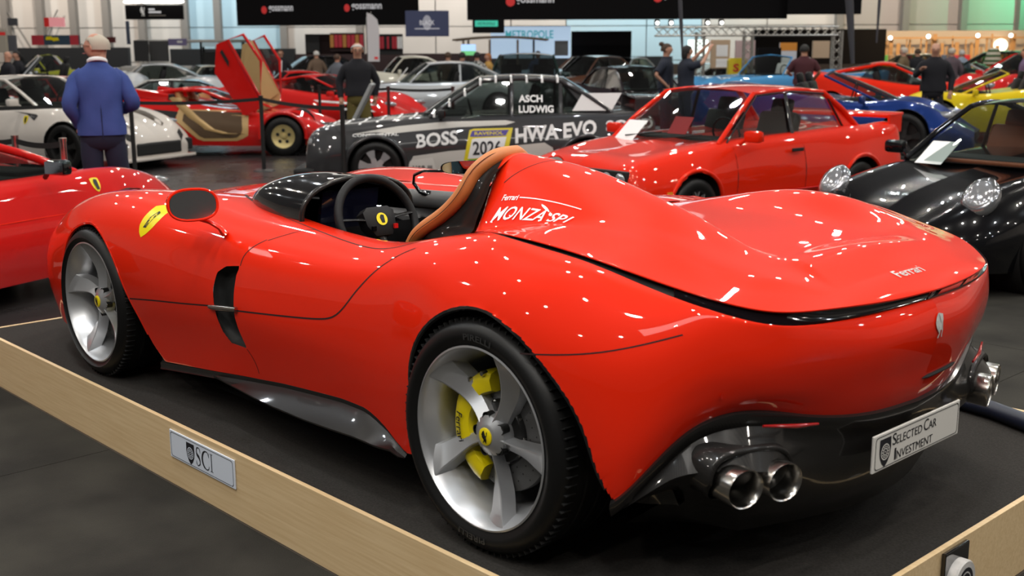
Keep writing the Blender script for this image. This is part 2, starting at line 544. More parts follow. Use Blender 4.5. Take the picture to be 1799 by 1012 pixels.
ARCH_Rd = dense_curve(ARCH_R, 90); ARCH_Fd = dense_curve(ARCH_F, 90)
G = tensor(ST, 420, 74)
NU, NV = G.shape[:2]
Vl = G.reshape(-1, 3); Fl = grid_faces(NU, NV, 0, True)
# mirror: share the two centre columns
Vr = Vl * np.array([1, -1, 1]); Fr = grid_faces(NU, NV, len(Vl), False)
BV = np.vstack([Vl, Vr]); BF = Fl + Fr
hero_bvh = bvh_of(BV, BF)          # whole skin, before the openings are cut
side = lambda x, z: cast_y(hero_bvh, x, z, 1)
for poly in (ARCH_Rd, ARCH_Fd): BV, BF = cut_faces(BV, BF, poly, test=lambda c: abs(c[1]) > .5)
BV, BF = cut_faces(BV, BF, [tuple(p) for p in resample(VENT, 90)], test=lambda c: abs(c[1]) > .5)
# turned-in flange along the fender's upper edge so the skin has thickness
body = mesh('body_shell', BV, BF, RED, HERO)
EDGE = Vl.reshape(NU, NV, 3)[:, -1]          # upper edge of the left half, tail -> nose

# ---- rear deck with headrest fairing
DE = [(-.917,0,.812),(-.893,.228,.81),(-.846,.455,.815),(-.767,.60,.817),(-.65,.702,.846),(-.474,.749,.882),(-.293,.779,.918),(-.105,.786,.940),(.088,.772,.946),(.25,.715,.930),(.36,.645,.908),(.42,.60,.896)]
DEs = spline(DE, 160)


def it(x, xs, ys): return float(np.interp(x, xs, ys))


def smooth_table(xs, ys):
    xs = np.array(xs, float); ys = np.array(ys, float)[:, None]
    return lambda x: float(spl_eval(xs, ys, np.array([min(max(x, xs[0]), xs[-1])]))[0, 0])


ZC = smooth_table([-.92,-.89,-.83,-.75,-.6,-.4,-.2,0,.2,.45], [.812,.824,.848,.868,.892,.912,.922,.922,.918,.918])
AMPH = smooth_table([-.92,-.8,-.68,-.55,-.42,-.3,-.15,0,.15,.3,.45], [0,.0,.006,.018,.038,.05,.054,.044,.022,.004,0])
FZ = smooth_table([-.80,-.72,-.6,-.495,-.284,-.126,.067,.30,.45], [.84,.856,.885,.925,1.008,1.052,1.101,1.134,1.146])
FWL = smooth_table([-.80,-.72,-.55,-.3,0,.25,.45], [.03,.05,.12,.19,.24,.26,.25])
FWR = smooth_table([-.80,-.72,-.55,-.3,0,.25,.45], [.02,.03,.07,.125,.18,.215,.235])


def deck_z(x, y, ye, ze):
    ye = max(ye, 1e-3); s = min(abs(y) / ye, 1.0)
    zc = ZC(x)
    b = ze + (zc - ze) * (1 - s * s) ** 1.0
    b += AMPH(x) * math.exp(-((s - .74) / .20) ** 2) * (1 - s ** 8)
    yc = .37
    d = (y - yc) / (FWL(x) if y > yc else FWR(x))
    pr = 1 - abs(d) ** 2.1 if abs(d) < 1.6 else -2
    f = b + (FZ(x) - b) * pr
    fade = min(max((x + .80) / .12, 0), 1)
    k = .022
    h = max(k - abs(f - b), 0) / k
    mx = max(f, b) + h * h * k * .25
    out = b + (mx - b) * fade * (1 - s ** 14)
    return out


def deck_front(y):
    """how far forward the deck reaches at y"""
    return .405 + .055 * math.exp(-((y - .38) / .13) ** 2) if y > -.1 else .41


NS = 150
DV = []; DF = []
rows = [p for p in DEs if p[0] < .40]
rows = [np.array(p) for p in rows] + [np.array([.405, .612, .899])]
for (xe, ye, ze) in rows:
    for j in range(NS):
        s = -1 + 2 * j / (NS - 1)
        s = math.sin(s * PI / 2) * .5 + s * .5
        y = s * ye
        x = xe
        if x > .30: x = x + (deck_front(y) - .405) * (x - .30) / .105
        DV.append((x, y, deck_z(min(x, .45), y, ye, ze)))
DF = grid_faces(len(rows), NS, 0, False)
# downturned lip round the deck
nrow = len(rows)
lip = [i * NS + NS - 1 for i in range(nrow)][::-1] + [i * NS for i in range(nrow)]
deck_v = list(DV)
ls = len(deck_v)
for k, i in enumerate(lip):
    x, y, z = DV[i]; r = math.hypot(.12, 0)
    n = Vector((x - .1, y, 0)); n.normalize()
    deck_v.append((x - n.x * .002 + 0, y - n.y * .002, z - .0045))
for k, i in enumerate(lip):
    x, y, z = DV[i]; n = Vector((x - .1, y, 0)); n.normalize()
    deck_v.append((x - n.x * .035, y - n.y * .035, z - .007))
nl = len(lip)
fr = [(nrow - 1) * NS + j for j in range(NS)]
for k in range(nl - 1):
    DF.append((lip[k], lip[k + 1], ls + k + 1, ls + k)); DF.append((ls + k, ls + k + 1, ls + nl + k + 1, ls + nl + k))
s0 = len(deck_v)
for i in fr: x, y, z = DV[i]; deck_v.append((x + .002, y, z - .012 if .12 < y < .62 else max(z - .05, .84)))
for k in range(NS - 1): DF.append((fr[k], fr[k + 1], s0 + k + 1, s0 + k))
deck_bvh = bvh_of(DV, grid_faces(len(rows), NS))
deck = mesh('rear_deck', deck_v, DF, RED, HERO)
deck_c = lambda x, y: cast_z(deck_bvh, x, y)

# dark channel between the deck and the fenders, and the lamp band across the tail
V = []; F = []
# part of the lower edge from the tail middle to the cockpit, both sides
low = [tuple(p) for p in EDGE if p[0] < .36]
hi = [tuple(p) for p in DEs if p[0] < .36]
lo_s = spline(low[::4], 120); hi_s = spline(hi[::3], 120)


def channel(name, t0, t1, m, inset_lo, inset_hi, only=0):
    V = []; F = []
    idx = range(int(t0 * 119), int(t1 * 119) + 1)
    seq = [(i, -1) for i in reversed(idx)] + [(i, 1) for i in idx]
    if t0 > 0: runs = [[(i, only) for i in idx]]
    else: runs = [seq]
    for run in runs:
        s0 = len(V)
        for i, sg in run:
            a = lo_s[i]; b = hi_s[i]
            n = Vector((a[0] - .15, a[1], 0)).normalized()
            V.append((a[0] - n.x * .001, sg * (a[1] - n.y * .001), a[2] + .0005))
            V.append((a[0] - n.x * inset_lo, sg * (a[1] - n.y * inset_lo), a[2] - .004))
            V.append((b[0] - n.x * inset_hi, sg * (b[1] - n.y * inset_hi), b[2] - .006))
        for k in range(len(run) - 1):
            q = s0 + 3 * k
            F.append((q, q + 3, q + 4, q + 1)); F.append((q + 1, q + 4, q + 5, q + 2))
    return mesh(name, V, F, m, HERO)


channel('dark_channel', .50, .97, BLK, .022, .03, 1); channel('dark_channel', .50, .97, BLK, .022, .03, -1)
tb = channel('tail_lamp_band', 0, .50, BLKG, .010, .012)
# amber and red reflections in the lamp band, modelled as coloured strips, right side only
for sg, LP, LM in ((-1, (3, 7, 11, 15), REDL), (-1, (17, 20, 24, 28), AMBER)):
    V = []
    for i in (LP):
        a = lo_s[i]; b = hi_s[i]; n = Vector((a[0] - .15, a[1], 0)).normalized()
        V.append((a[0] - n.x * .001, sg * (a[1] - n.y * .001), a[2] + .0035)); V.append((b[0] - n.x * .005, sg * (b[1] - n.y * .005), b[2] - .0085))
    mesh('tail_lamp_or_glint', V, [(0, 2, 3, 1), (2, 4, 5, 3), (4, 6, 7, 5)], LM, HERO, False)

# ---- bonnet and the cover over the passenger side
TL = {}
edge_x = EDGE[::-1]                             # nose -> tail


def edge_at(x):
    xs = EDGE[:, 0]; i0 = np.argmin(xs); seg = EDGE[i0:]
    order = np.argsort(seg[:, 0]); seg = seg[order]
    return np.interp(x, seg[:, 0], seg[:, 1]), np.interp(x, seg[:, 0], seg[:, 2])


BZ = smooth_table([2.0,2.1,2.4,2.7,3.0,3.3,3.5], [.893,.886,.862,.832,.780,.695,.60])
V = []; rowsx = np.linspace(2.06, 3.50, 60); NB = 41
for x in rowsx:
    y0, z0 = edge_at(x)
    for j in range(NB):
        s = -1 + 2 * j / (NB - 1)
        V.append((x, s * y0, z0 + (BZ(x) - z0) * (1 - abs(s) ** 2.2) ** 1.2))
# last rows run to the nose edge
for x in (3.54,):
    for j in range(NB):
        s = -1 + 2 * j / (NB - 1); V.append((x + .03 * (1 - s * s), s * .26, .54))
mesh('bonnet', V, grid_faces(len(rowsx) + 1, NB), RED, HERO)

# opening outline (x,y,z): left side from the fairing forward, front tip, right side back
OPEN_R = [(2.06,.30,.866),(1.97,.13,.868),(1.86,-.02,.866),(1.75,-.12,.864),(1.60,-.19,.866),(1.40,-.215,.872),(1.15,-.215,.880),(.90,-.20,.888),(.65,-.15,.898),(.50,-.05,.908),(.43,.06,.915),(.34,.16,.905)]
orr = spline(OPEN_R, 90)
V = []; NC = 34
xs_r = orr[:, 0]
for p in orr:
    x = p[0]; y1, z1 = edge_at(max(min(x, 2.06), .43)); y1 = -y1
    if x < .5: y1 = -(.645 + .03 * (x - .40) / .1); z1 = .90
    crown = .022
    for j in range(NC):
        s = j / (NC - 1); y = p[1] + (y1 - p[1]) * s
        z = p[2] + (z1 - p[2]) * s ** 1.5 + crown * math.sin(PI * min(s * 1.05, 1)) 
        V.append((x, y, z))
cover = mesh('passenger_cover', V, grid_faces(len(orr), NC), RED, HERO)
# front cowl piece closing between cover, bonnet and the left edge
x = 2.06; y0, z0 = edge_at(x)

# ---- cockpit tub
lft = [tuple(p) for p in EDGE if .41 < p[0] < 2.06]
lft = spline(lft[::4], 60)
loop = [tuple(p) for p in lft] + [(2.075, .36, .865)] + [tuple(p) for p in orr[::2]] + [(.43,.2,.91),(.43,.4,.90)]
loop = resample(loop, 140)
cxy = np.array([1.2, .25])
V = []; levels = [(1.0, 0, .0), (1.0, .012, -.004), (.965, .02, -.03), (.94, .02, -.12), (.90, .02, -.30), (.86, .02, -.52)]
for sc_, _, dz in levels:
    for p in loop:
        q = cxy + (p[:2] - cxy) * sc_
        V.append((q[0], q[1], p[2] + dz if dz > -.25 else .87 + dz))
n = len(loop); F = []
for k in range(len(levels) - 1):
    for i in range(n): F.append((k * n + i, k * n + (i + 1) % n, (k + 1) * n + (i + 1) % n, (k + 1) * n + i))
F.append(tuple((len(levels) - 1) * n + i for i in range(n)))
mesh('cockpit_tub', V, F, LEATH, HERO)
# padded inner ledge on the passenger side
tube('ledge_pad', [(1.78,-.055,.835),(1.6,-.125,.835),(1.4,-.15,.838),(1.1,-.15,.84),(.8,-.13,.85),(.6,-.08,.86)], .045, GREYL, HERO, 10)
# dashboard
V = []
for x in np.linspace(1.36, 2.04, 14):
    t = (x - 1.36) / .68
    for y in np.linspace(-.17 + .46 * t, .60 - .22 * t, 14): V.append((x, y, .795 + .05 * t))
mesh('dashboard', V, grid_faces(14, 14), BLKG, HERO)

# binnacle hood: glossy dark blister in front of the wheel
V = []; nx, ny = 26, 30
for i in range(nx):
    x = 1.40 + (2.03 - 1.40) * i / (nx - 1)
    u = (x - 1.56) / .47 if x > 1.56 else (1.56 - x) / .60
    hh = .165 * math.sqrt(max(1 - u * u, 0)) ** 1.1
    wy = .275 * math.sqrt(max(1 - max((x - 1.45), 0) ** 2 / .60 ** 2, 0)) ** .8
    for j in range(ny):
        a = PI * j / (ny - 1)
        V.append((x, .37 + wy * math.cos(a), .825 + .02 * max(u, 0) + hh * math.sin(a) ** .75))
hood = mesh('binnacle_hood', V, grid_faces(nx, ny), BLKG, HERO)
tube('binnacle_rim', [V[j] for j in range(ny)], .011, CARBON, HERO, 8)
# small carbon intake ahead of the hood
tube('cowl_trim', [(2.0,.38,.85),(1.90,.47,.845),(1.75,.52,.842),(1.6,.56,.838)], [.006,.02,.02,.008], CARBON, HERO, 8)
# display
box('instrument_display', (1.47, .37, .87), (.02, .28, .13), mat('dark_screen', (.006,.007,.02), rough=.08, coat=1), HERO, Matrix.Rotation(math.radians(-12), 3, 'Y'))

# ---- steering wheel
SWC = Vector((1.25, .385, .824)); tilt = math.radians(24)
sx = Vector((0, 1, 0)); sy = Vector((math.sin(tilt) * 1, 0, math.cos(tilt))); sn = Vector((-math.cos(tilt), 0, math.sin(tilt)))
path = []
for k in range(48):
    a = 2 * PI * k / 48; r = .182
    yy = math.sin(a) * r
    if math.sin(a) < -.80: yy = -.80 * r - (abs(math.sin(a)) - .80) * r * .25
    path.append(SWC + sx * math.cos(a) * r + sy * yy)
tube('steering_wheel_rim', path, .0175, LEATH, HERO, 12, True)
bm = bmesh.new()
pad = [(-.075,.035),(-.05,.055),(.05,.055),(.075,.035),(.07,-.02),(.04,-.065),(-.04,-.065),(-.07,-.02)]
hub = []
for dz, s in ((.028, .8), (.02, 1.0), (-.03, 1.0)):
    hub.append([bm.verts.new(SWC + sx * a * s + sy * b * s + sn * dz) for a, b in pad])
for r0, r1 in zip(hub, hub[1:]):
    for i in range(8): bm.faces.new((r0[i], r0[(i + 1) % 8], r1[(i + 1) % 8], r1[i]))
bm.faces.new(hub[0])
bm_obj('steering_wheel_hub', bm, LEATH, HERO, True, .9)
for a0, b0, a1, b1, wd in ((-.06, .01, -.17, .02, .03), (.06, .01, .17, .02, .03), (0, -.05, 0, -.15, .03)):
    p = SWC + sx * a0 + sy * b0; q = SWC + sx * a1 + sy * b1
    tube('steering_wheel_spoke', [p, (p + q) / 2 + sn * .004, q], [wd * .8, wd * .45, wd * .6], CARBON, HERO, 8, flat=.35)
cap_c = SWC + sn * .031
V = [cap_c + (sx * math.cos(2 * PI * k / 24) + sy * math.sin(2 * PI * k / 24)) * .026 for k in range(24)]
capo = mesh('wheel_emblem', V, [tuple(range(24))], YELLOW, HERO, False)
horse('horse_mark', flat_fn(cap_c - sx * .012 * -1 - sy * .018, -sx, sy, .026, .036, .001), INK, capo)
for q in (-.052, .045):
    box('thumb_button', SWC + sx * q * 1.1 + sy * -.035 + sn * .03, (.01, .018, .018), mat('red_button', (.5, .01, .01), rough=.3) if q < 0 else BLKG, HERO)

# ---- seat shell with its tan bolster
TB = [(.762,.60,.79),(.732,.60,.834),(.697,.60,.866),(.619,.58,.920),(.552,.56,.978),(.518,.54,1.031),(.505,.52,1.072),(.485,.49,1.108),(.470,.44,1.134),(.462,.38,1.140)]
FE = [(.46,.675,.80),(.43,.640,.885),(.42,.612,.898),(.41,.603,.93),(.40,.585,.98),(.392,.565,1.03),(.392,.545,1.07),(.40,.50,1.105),(.42,.44,1.128),(.43,.38,1.138)]
TBs = spline(TB, 40); FEs = spline(FE, 40)
V = []
for a, b in zip(TBs, FEs):
    for t in np.linspace(0, 1, 8):
        q = a * (1 - t) + b * t; V.append(q + np.array([0, -.03 * math.sin(PI * t), 0]))
V += [v * np.array([1, -1, 1]) + np.array([0, .74, -.045]) for v in V]
mesh('seat_shell', V, grid_faces(40, 8) + grid_faces(40, 8, 320, True), CARBON, HERO)
full = list(TBs) + [v * np.array([1, -1, 1]) + np.array([.012, .74 + .0, -.045 * min(k / 6, 1)]) for k, v in enumerate(TBs[::-1][1:])]
full = [Vector(v) for v in full]
for p in full: p.x += .012
bol = tube('seat_bolster', full, [.025 + .003 * math.sin(PI * k / (len(full) - 1)) for k in range(len(full))], TAN, HERO, 14)
for dy in (.030,):
    pts = []
    for k, p in enumerate(full[:44]):
        pts.append(p + Vector((-.012, .030, .004)) if k < 28 else p + Vector((-.014, .022, .014)))
    tube('stitch_line', pts, .0016, TAN_S, bol, 5)
# seat back and cushion seen inside
V = []
for a in TBs:
    for t in np.linspace(0, 1, 10):
        y0_ = a[1] - .035; y = y0_ + (.74 - 2 * y0_) * t
        V.append((a[0] + -.06 * math.sin(PI * t) - .035, y, a[2] - .035 - .04 * t))
mesh('seat_back', V, grid_faces(40, 10), TAN, HERO)
box('seat_cushion', (.86, .37, .60), (.5, .46, .12), TAN, HERO, bevel=.03)
# dark lining in the mouth of the fairing
# ---- door mirrors and inner mirror
def mirror(x, y, z, sg, size=1.0):
    V, F = [], []
    prof = [(0, .0), (.045, .012), (.075, .035), (.088, .065), (.09, .085)]
    n = 28
    for r, a in prof:
        for k in range(n):
            th = 2 * PI * k / n
            c_, s_ = math.cos(th), math.sin(th)
            rr = r / .09
            yy = .098 * rr * (abs(c_) ** .75) * (1 if c_ > 0 else -1); zz = .062 * rr * (abs(s_) ** .8) * (1 if s_ > 0 else -1)
            V.append((x + .06 - a * 1.1 + .2 * yy + .10 * zz, y + yy * sg - .2 * sg * (.06 - a * 1.1), z + zz))
    K = len(prof)
    for i in range(K - 1):
        for k in range(n): F.append((i * n + k, i * n + (k + 1) % n, (i + 1) * n + (k + 1) % n, (i + 1) * n + k))
    h = mesh('mirror_housing', V, F, RED, HERO)
    gl = [Vector(V[(K - 1) * n + k]) for k in range(n)]
    c_ = sum(gl, Vector()) / n
    Vg = [c_ + (p - c_) * .90 + Vector((-.002, 0, 0)) for p in gl]
    mesh('mirror_glass', Vg, [tuple(range(n))], CHROME, h, False)
    rim_ = [c_ + (p - c_) * .96 for p in gl]
    tube('mirror_rim', rim_, .006, RED, h, 6, True)
    return h


mirror(1.655, .985, .912, 1)
tube('mirror_arm', [(1.67,.955,.855),(1.64,.915,.835),(1.62,.885,.812),(1.61,.865,.785)], [.020,.014,.016,.028], RED, HERO, 10, flat=.6)
mirror(1.655, -.985, .912, -1)
tube('mirror_arm', [(1.67,-.955,.855),(1.64,-.915,.835),(1.62,-.885,.812),(1.61,-.865,.785)], [.020,.014,.016,.028], RED, HERO, 10, flat=.6)
# inner mirror on a thin black stalk
MC = Vector((1.28, -.12, 1.002))
V = []; n = 32
for dx, s in ((.03, .5), (.022, .85), (.004, 1.0), (-.004, 1.0)):
    for k in range(n):
        th = 2 * PI * k / n; c_, s_ = math.cos(th), math.sin(th)
        V.append((MC.x + dx, MC.y + .118 * s * (abs(c_) ** .6) * (1 if c_ > 0 else -1), MC.z + .028 * s * (abs(s_) ** .8) * (1 if s_ > 0 else -1)))
rot = Matrix.Rotation(math.radians(-28), 4, 'Z')
V = [MC + rot @ (Vector(v) - MC) for v in V]
F = [(i * n + k, i * n + (k + 1) % n, (i + 1) * n + (k + 1) % n, (i + 1) * n + k) for i in range(3) for k in range(n)]
F.append(tuple(range(n)))
h = mesh('inner_mirror', V, F, BLKG, HERO)
c_ = sum((Vector(v) for v in V[3 * n:]), Vector()) / n
mesh('mirror_glass', [c_ + (Vector(v) - c_) * .95 + rot.to_3x3() @ Vector((-.001, 0, 0)) for v in V[3 * n:]], [tuple(range(n))], mat('mirror_glass', (.35, .62, .75), rough=.02, metal=1), h, False)  # blue tint stands in for the reflection of a lit blue panel
tube('mirror_stalk', [(1.34,-.06,.985),(1.47,-.03,.978),(1.545,-.04,.955),(1.585,-.065,.915),(1.565,-.085,.875),(1.53,-.115,.862)], [.006,.006,.007,.008,.010,.018], BLKG, HERO, 8)

# ---- vent recess, chrome blade
vp = resample(VENT, 60)
for sg in (1, -1):
    cs = lambda x, z, sg=sg: cast_y(hero_bvh, x, z, sg)
    patch('side_vent', cs, vp, BLK, HERO, off=-.045, rings=3, wall=.0445, centre=(1.525, .52))
P = [side(1.632, .499)[0], side(1.58, .503)[0], side(1.50, .511)[0], side(1.437, .517)[0]]
tube('vent_blade', [p + Vector((0, .006, 0)) for p in P], [.008, .0115, .0115, .010], STEEL, HERO, 10, flat=1)

# ---- shut lines
BLINE = mat('shut_line', (.02, .001, .001), rough=.8)
DOOR = [(1.455,.510),(1.244,.528),(1.037,.548),(.906,.565),(.83,.585),(.775,.620),(.715,.68),(.66,.735),(.606,.786),(.538,.833),(.482,.858)]
ribbon('shut_line', side, DOOR, .006, BLINE, HERO, n=90)
ribbon('shut_line', side, [(2.36,.424),(2.093,.455),(1.838,.480),(1.635,.502)], .006, BLINE, HERO)
top = lambda x, y: cast_z(hero_bvh, x, y)
OUT = [(2.11,.475),(2.05,.505),(1.90,.56),(1.71,.605),(1.42,.665),(1.225,.70),(1.033,.73),(.864,.752),(.747,.765),(.66,.768),(.58,.76),(.50,.735)]
ribbon('collar_gap', top, OUT, .010, BLINE, HERO, n=100, wfun=lambda t: .55 + .9 * math.exp(-((t - .05) / .12) ** 2))
ribbon('shut_line', side, [(1.44,.684),(1.435,.72),(1.41,.755),(1.37,.785)], .005, BLINE, HERO)
ribbon('shut_line', top, [(1.36,.825),(1.31,.78),(1.25,.72),(1.22,.70)], .005, BLINE, HERO)
ribbon('shut_line', side, [(-.20,.665),(-.33,.682),(-.45,.705),(-.55,.735),(-.63,.765)], .004, BLINE, HERO)
ribbon('shut_line', side, [(1.43,.355),(1.41,.33),(1.395,.300),(1.39,.26)], .004, BLINE, HERO)
# seams on the deck: round the fairing head and the collar
ribbon('shut_line', deck_c, [(.36,.52),(.30,.45),(.27,.38),(.29,.30),(.36,.24)], .004, BLINE, HERO)

# ---- wheels
LOGO_FONT = dict(bold=.02, shear=.25)


def road_wheel(x, y, rt, wt, sg, ang0, r_rim=.283, depth=.0):
    """wheel assembly; y is the plane of the outer rim flange"""
    wh = bpy.data.objects.new('wheel', None); COL.objects.link(wh); wh.parent = HERO
    wh.location = (x, y * sg, rt); wh.scale = (1, sg, 1)
    n = 96
    w2 = wt
    prof = [(r_rim - .004, .000), (r_rim + .006, .004), (r_rim + .02, .012), (rt - .045, .016), (rt - .022, .006), (rt - .008, -.012), (rt - .001, -.035),
            (rt, -.06), (rt, -w2 + .05), (rt - .004, -w2 + .03), (rt - .03, -w2), (r_rim, -w2 + .005)]
    lathe('tyre', prof, TYRE, wh, n, 'y', sharp=1.2)
    # tread blocks cut as shoulder slots
    bm = bmesh.new()
    for k in range(80):
        a = 2 * PI * k / 80
        R = Matrix.Rotation(a, 3, 'Y')
        c = R @ Vector((rt - .004, -.030, 0))
        bm_box(bm, c, (.014, .038, .0035), R)
    so = bm_obj('tread_slot', bm, BLK, wh); so['kind'] = 'stuff'
    for yy in (-.085, -.15, -.21):
        if yy > -w2 + .04:
            lathe('tread_groove', [(rt + .0006, yy), (rt + .0006, yy - .012)], BLK, wh, n, 'y')
    # rim: flange, lip, barrel
    bar = [(r_rim - .004, -.002), (r_rim, .004), (r_rim - .006, .006), (r_rim - .010, .001), (r_rim - .016, -.012), (r_rim - .030, -.045), (r_rim - .045, -.085), (r_rim - .052, -w2 + .02)]
    lathe('rim_barrel', bar, RIM, wh, n, 'y', sharp=.9)
    lathe('rim_well', [(r_rim - .052, -w2 + .02), (.0, -w2 + .02)], BLK, wh, n, 'y')
    # star of five twisted spokes
    for s in range(5):
        a0 = math.radians(ang0 + 72 * s)
        V = []; m = 14
        for i in range(m):
            t = i / (m - 1); r = .035 + (r_rim - .012 - .035) * t
            a = a0 - math.radians(9) * (1 - t) ** 1.3 + math.radians(4)*t
            hw = .028 - .007 * math.sin(PI * min(t * 1.6, 1)) + .022 * t ** 1.5 + .05 * max(t - .85, 0)
            face = -.036 + .034 * t ** 1.4 - .022 * math.sin(PI * t)
            da = hw / max(r, .03)
            dl = min(da, .62); dr = min(da * (1.15 + .35 * t), .62)
            pts = [(a - dr, face - .050 - .02 * t), (a - dr * .86, face - .026), (a + dl * .30, face), (a + dl * .42, face - .001), (a + dl * .62, face - .05)]
            for aa, yy in pts: V.append((-r * math.cos(aa), yy, r * math.sin(aa)))
        F = grid_faces(m, 5)
        mesh('spoke', V, F, RIM, wh, True, .35)
    lathe('hub', [(.0, -.030), (.032, -.030), (.040, -.034), (.062, -.046), (.066, -.075), (.066, -.11)], RIM, wh, 40, 'y', sharp=.6)
    for s in range(5):
        a = math.radians(ang0 + 36 + 72 * s)
        c = (-.056 * math.cos(a), 0, .056 * math.sin(a))
        lathe('lug_nut', [(0, -.046), (.008, -.046), (.010, -.049), (.011, -.06)], STEEL, wh, 6, 'y', c=c)
        lathe('nut_well', [(.0135, -.044), (.0165, -.043), (.0165, -.07)], RIMD, wh, 16, 'y', c=c)
    cp = lathe('centre_cap', [(0, -.0245), (.024, -.0245), (.0275, -.027), (.0285, -.034)], YELLOW, wh, 36, 'y')
    horse('horse_mark', lambda u, v: Vector(((.5 - u) * .030, -.0235, (v - .5) * .040)), INK, cp)
    # brake
    dm = [(.10, -.105), (.185, -.105), (.187, -.108), (.187, -.130), (.10, -.130)]
    dsk = lathe('brake_disc', dm, DISC, wh, 64, 'y')
    bm = bmesh.new()
    for k in range(60):
        a = 2 * PI * k / 60; r = .115 + .055 * ((k * 3) % 5) / 4
        bmesh.ops.create_circle(bm, cap_ends=True, radius=.0028, segments=6, matrix=Matrix.Translation((r * math.cos(a), -.1045, r * math.sin(a))) @ Matrix.Rotation(PI / 2, 4, 'X'))
    q = bm_obj('disc_holes', bm, BLK, dsk); q['kind'] = 'stuff'
    lathe('disc_bell', [(.066, -.085), (.092, -.09), (.10, -.100), (.102, -.118)], RIMD, wh, 48, 'y')
    for k in range(10):
        a = 2 * PI * k / 10
        lathe('disc_bolt', [(0, -.094), (.006, -.094), (.007, -.104)], STEEL, wh, 8, 'y', c=(.094 * math.cos(a), 0, .094 * math.sin(a)))
    return wh


def caliper(wh, a_mid, span, r0=.128, r1=.222):
    """yellow caliper on the wheel; angles in degrees, 0 = forwards, 90 = up"""
    V = []; m = 15
    for i in range(m):
        t = i / (m - 1); a = math.radians(a_mid + span * (t - .5))
        e = math.sin(PI * t) ** .35 if 0 < t < 1 else .25
        rm = (r0 + r1) / 2; h = (r1 - r0) / 2 * (.62 + .38 * e) * (1 + .05 * math.cos(t * 6 * PI))
        for rr, yy in ((rm - h, -.14), (rm - h, -.085), (rm - h * .8, -.070), (rm + h * .2, -.064), (rm + h * .8, -.074), (rm + h, -.095), (rm + h, -.14)):
            V.append((rr * math.cos(a), yy, rr * math.sin(a)))
    F = grid_faces(m, 7) + [tuple(range(7)), tuple((m - 1) * 7 + k for k in range(7))[::-1]]
    c = mesh('brake_caliper', V, F, YELLOW, wh, True, .7)
    for da in (.30, .44):
        a = math.radians(a_mid + span * da)
        lathe('caliper_bolt', [(0, -.060), (.007, -.060), (.009, -.066), (.009, -.08)], STEEL, c, 10, 'y', c=(.185 * math.cos(a), 0, .185 * math.sin(a)))

    def fn(u, v):
        a = math.radians(a_mid + span * (.25 - .55 * u)); r = .158 + .022 * v
        return (r * math.cos(a), -.060, r * math.sin(a))
    return c, fn


wr = road_wheel(0, .965, .361, .30, 1, 67)
cal_r, _ = caliper(wr, 8, 150, .115, .20)


def cal_text(a_top, a_bot, r_in, r_out, yv=-.060):
    def fn(u, v):
        a = math.radians(a_top + (a_bot - a_top) * u); r = r_in + (r_out - r_in) * v
        return (r * math.cos(a), yv, r * math.sin(a))
    return fn


wf = road_wheel(2.72, .960, .349, .26, 1, 98)
caliper(wf, 185, 70, .118, .205)
wr2 = road_wheel(0, .965, .361, .30, -1, 67)
wf2 = road_wheel(2.72, .960, .349, .26, -1, 98)
# wheel arch liners
for sg in (1, -1):
    for (cx_, cz_, rr, y0, y1, ar) in ((-.06, .36, .43, .60, .93, ARCH_Rd), (2.66, .33, .41, .58, .93, ARCH_Fd)):
        V = []; pts = resample([p for p in ar if p[1] > .16], 50)
        pts = [p for p in ar if p[1] > (.31 if p[0] < -.3 else .24 if p[0] < 2.5 and p[0] > 1 else .16)][::2]
        for p in pts:
            q, nn = cast_y(hero_bvh, p[0], p[1], sg)
            V.append((p[0], q.y, p[1])); V.append((p[0] , q.y - sg * .028, p[1])); V.append((cx_ + (p[0] - cx_) * 1.06, sg * .60, cz_ + (p[1] - cz_) * 1.06)); V.append((cx_, sg * .59, cz_))
        mesh('wheel_arch_liner', V, grid_faces(len(pts), 4), BLK, HERO)
        pth = []
        for p in pts:
            q, nn = cast_y(hero_bvh, p[0], p[1], sg); pth.append(Vector((p[0] - (p[0] - cx_) * .012, q.y - sg * .006, p[1] - (p[1] - cz_) * .012)))
        tube('arch_lip', pth, .0085, BLKG if rr > .42 else RED, HERO, 6)

# ---- sills in carbon with the outward fin
for sg in (1, -1):
    xs = np.linspace(.45, 2.2, 50); V = []
    for x in xs:
        zt = it(x, [.45,.57,.685,.84,1.245,1.71,2.2], [.192,.251,.282,.280,.251,.203,.149])
        q = cast_y(hero_bvh, x, zt + .01, sg)[0]; yb = abs(q.y)
        fo = it(x, [.45,.55,.8,1.2,1.64,1.75,2.2], [.925,.945,.945,.935,.905,.88,.86])
        fz = it(x, [.45,.67,.98,1.33,1.64,1.8,2.2], [.185,.190,.176,.173,.180,.165,.13])
        fz = min(fz, zt - .02); k = max(fo - yb, .0)
        V += [(x, sg * (yb - .02), zt + .012), (x, sg * (yb - .002), zt - .002), (x, sg * (yb - .004), zt - .018), (x, sg * (yb + k * .25), zt - .03 - .01 * k), (x, sg * fo, fz + .008), (x, sg * (fo - .004), fz), (x, sg * (fo - .06), fz - .012), (x, sg * .72, .075)]
    mesh('side_skirt', V, grid_faces(len(xs), 8), CARBON, HERO, True, .5)
# floor pan
mesh('floor_pan', [(3.6,.6,.10),(3.6,-.6,.10),(-.40,-.58,.10),(-.40,.58,.10),(2.2,.80,.085),(.4,.80,.085),(.4,-.80,.085),(2.2,-.80,.085)], [(0,4,5,3,2,6,7,1)], BLK, HERO, False)

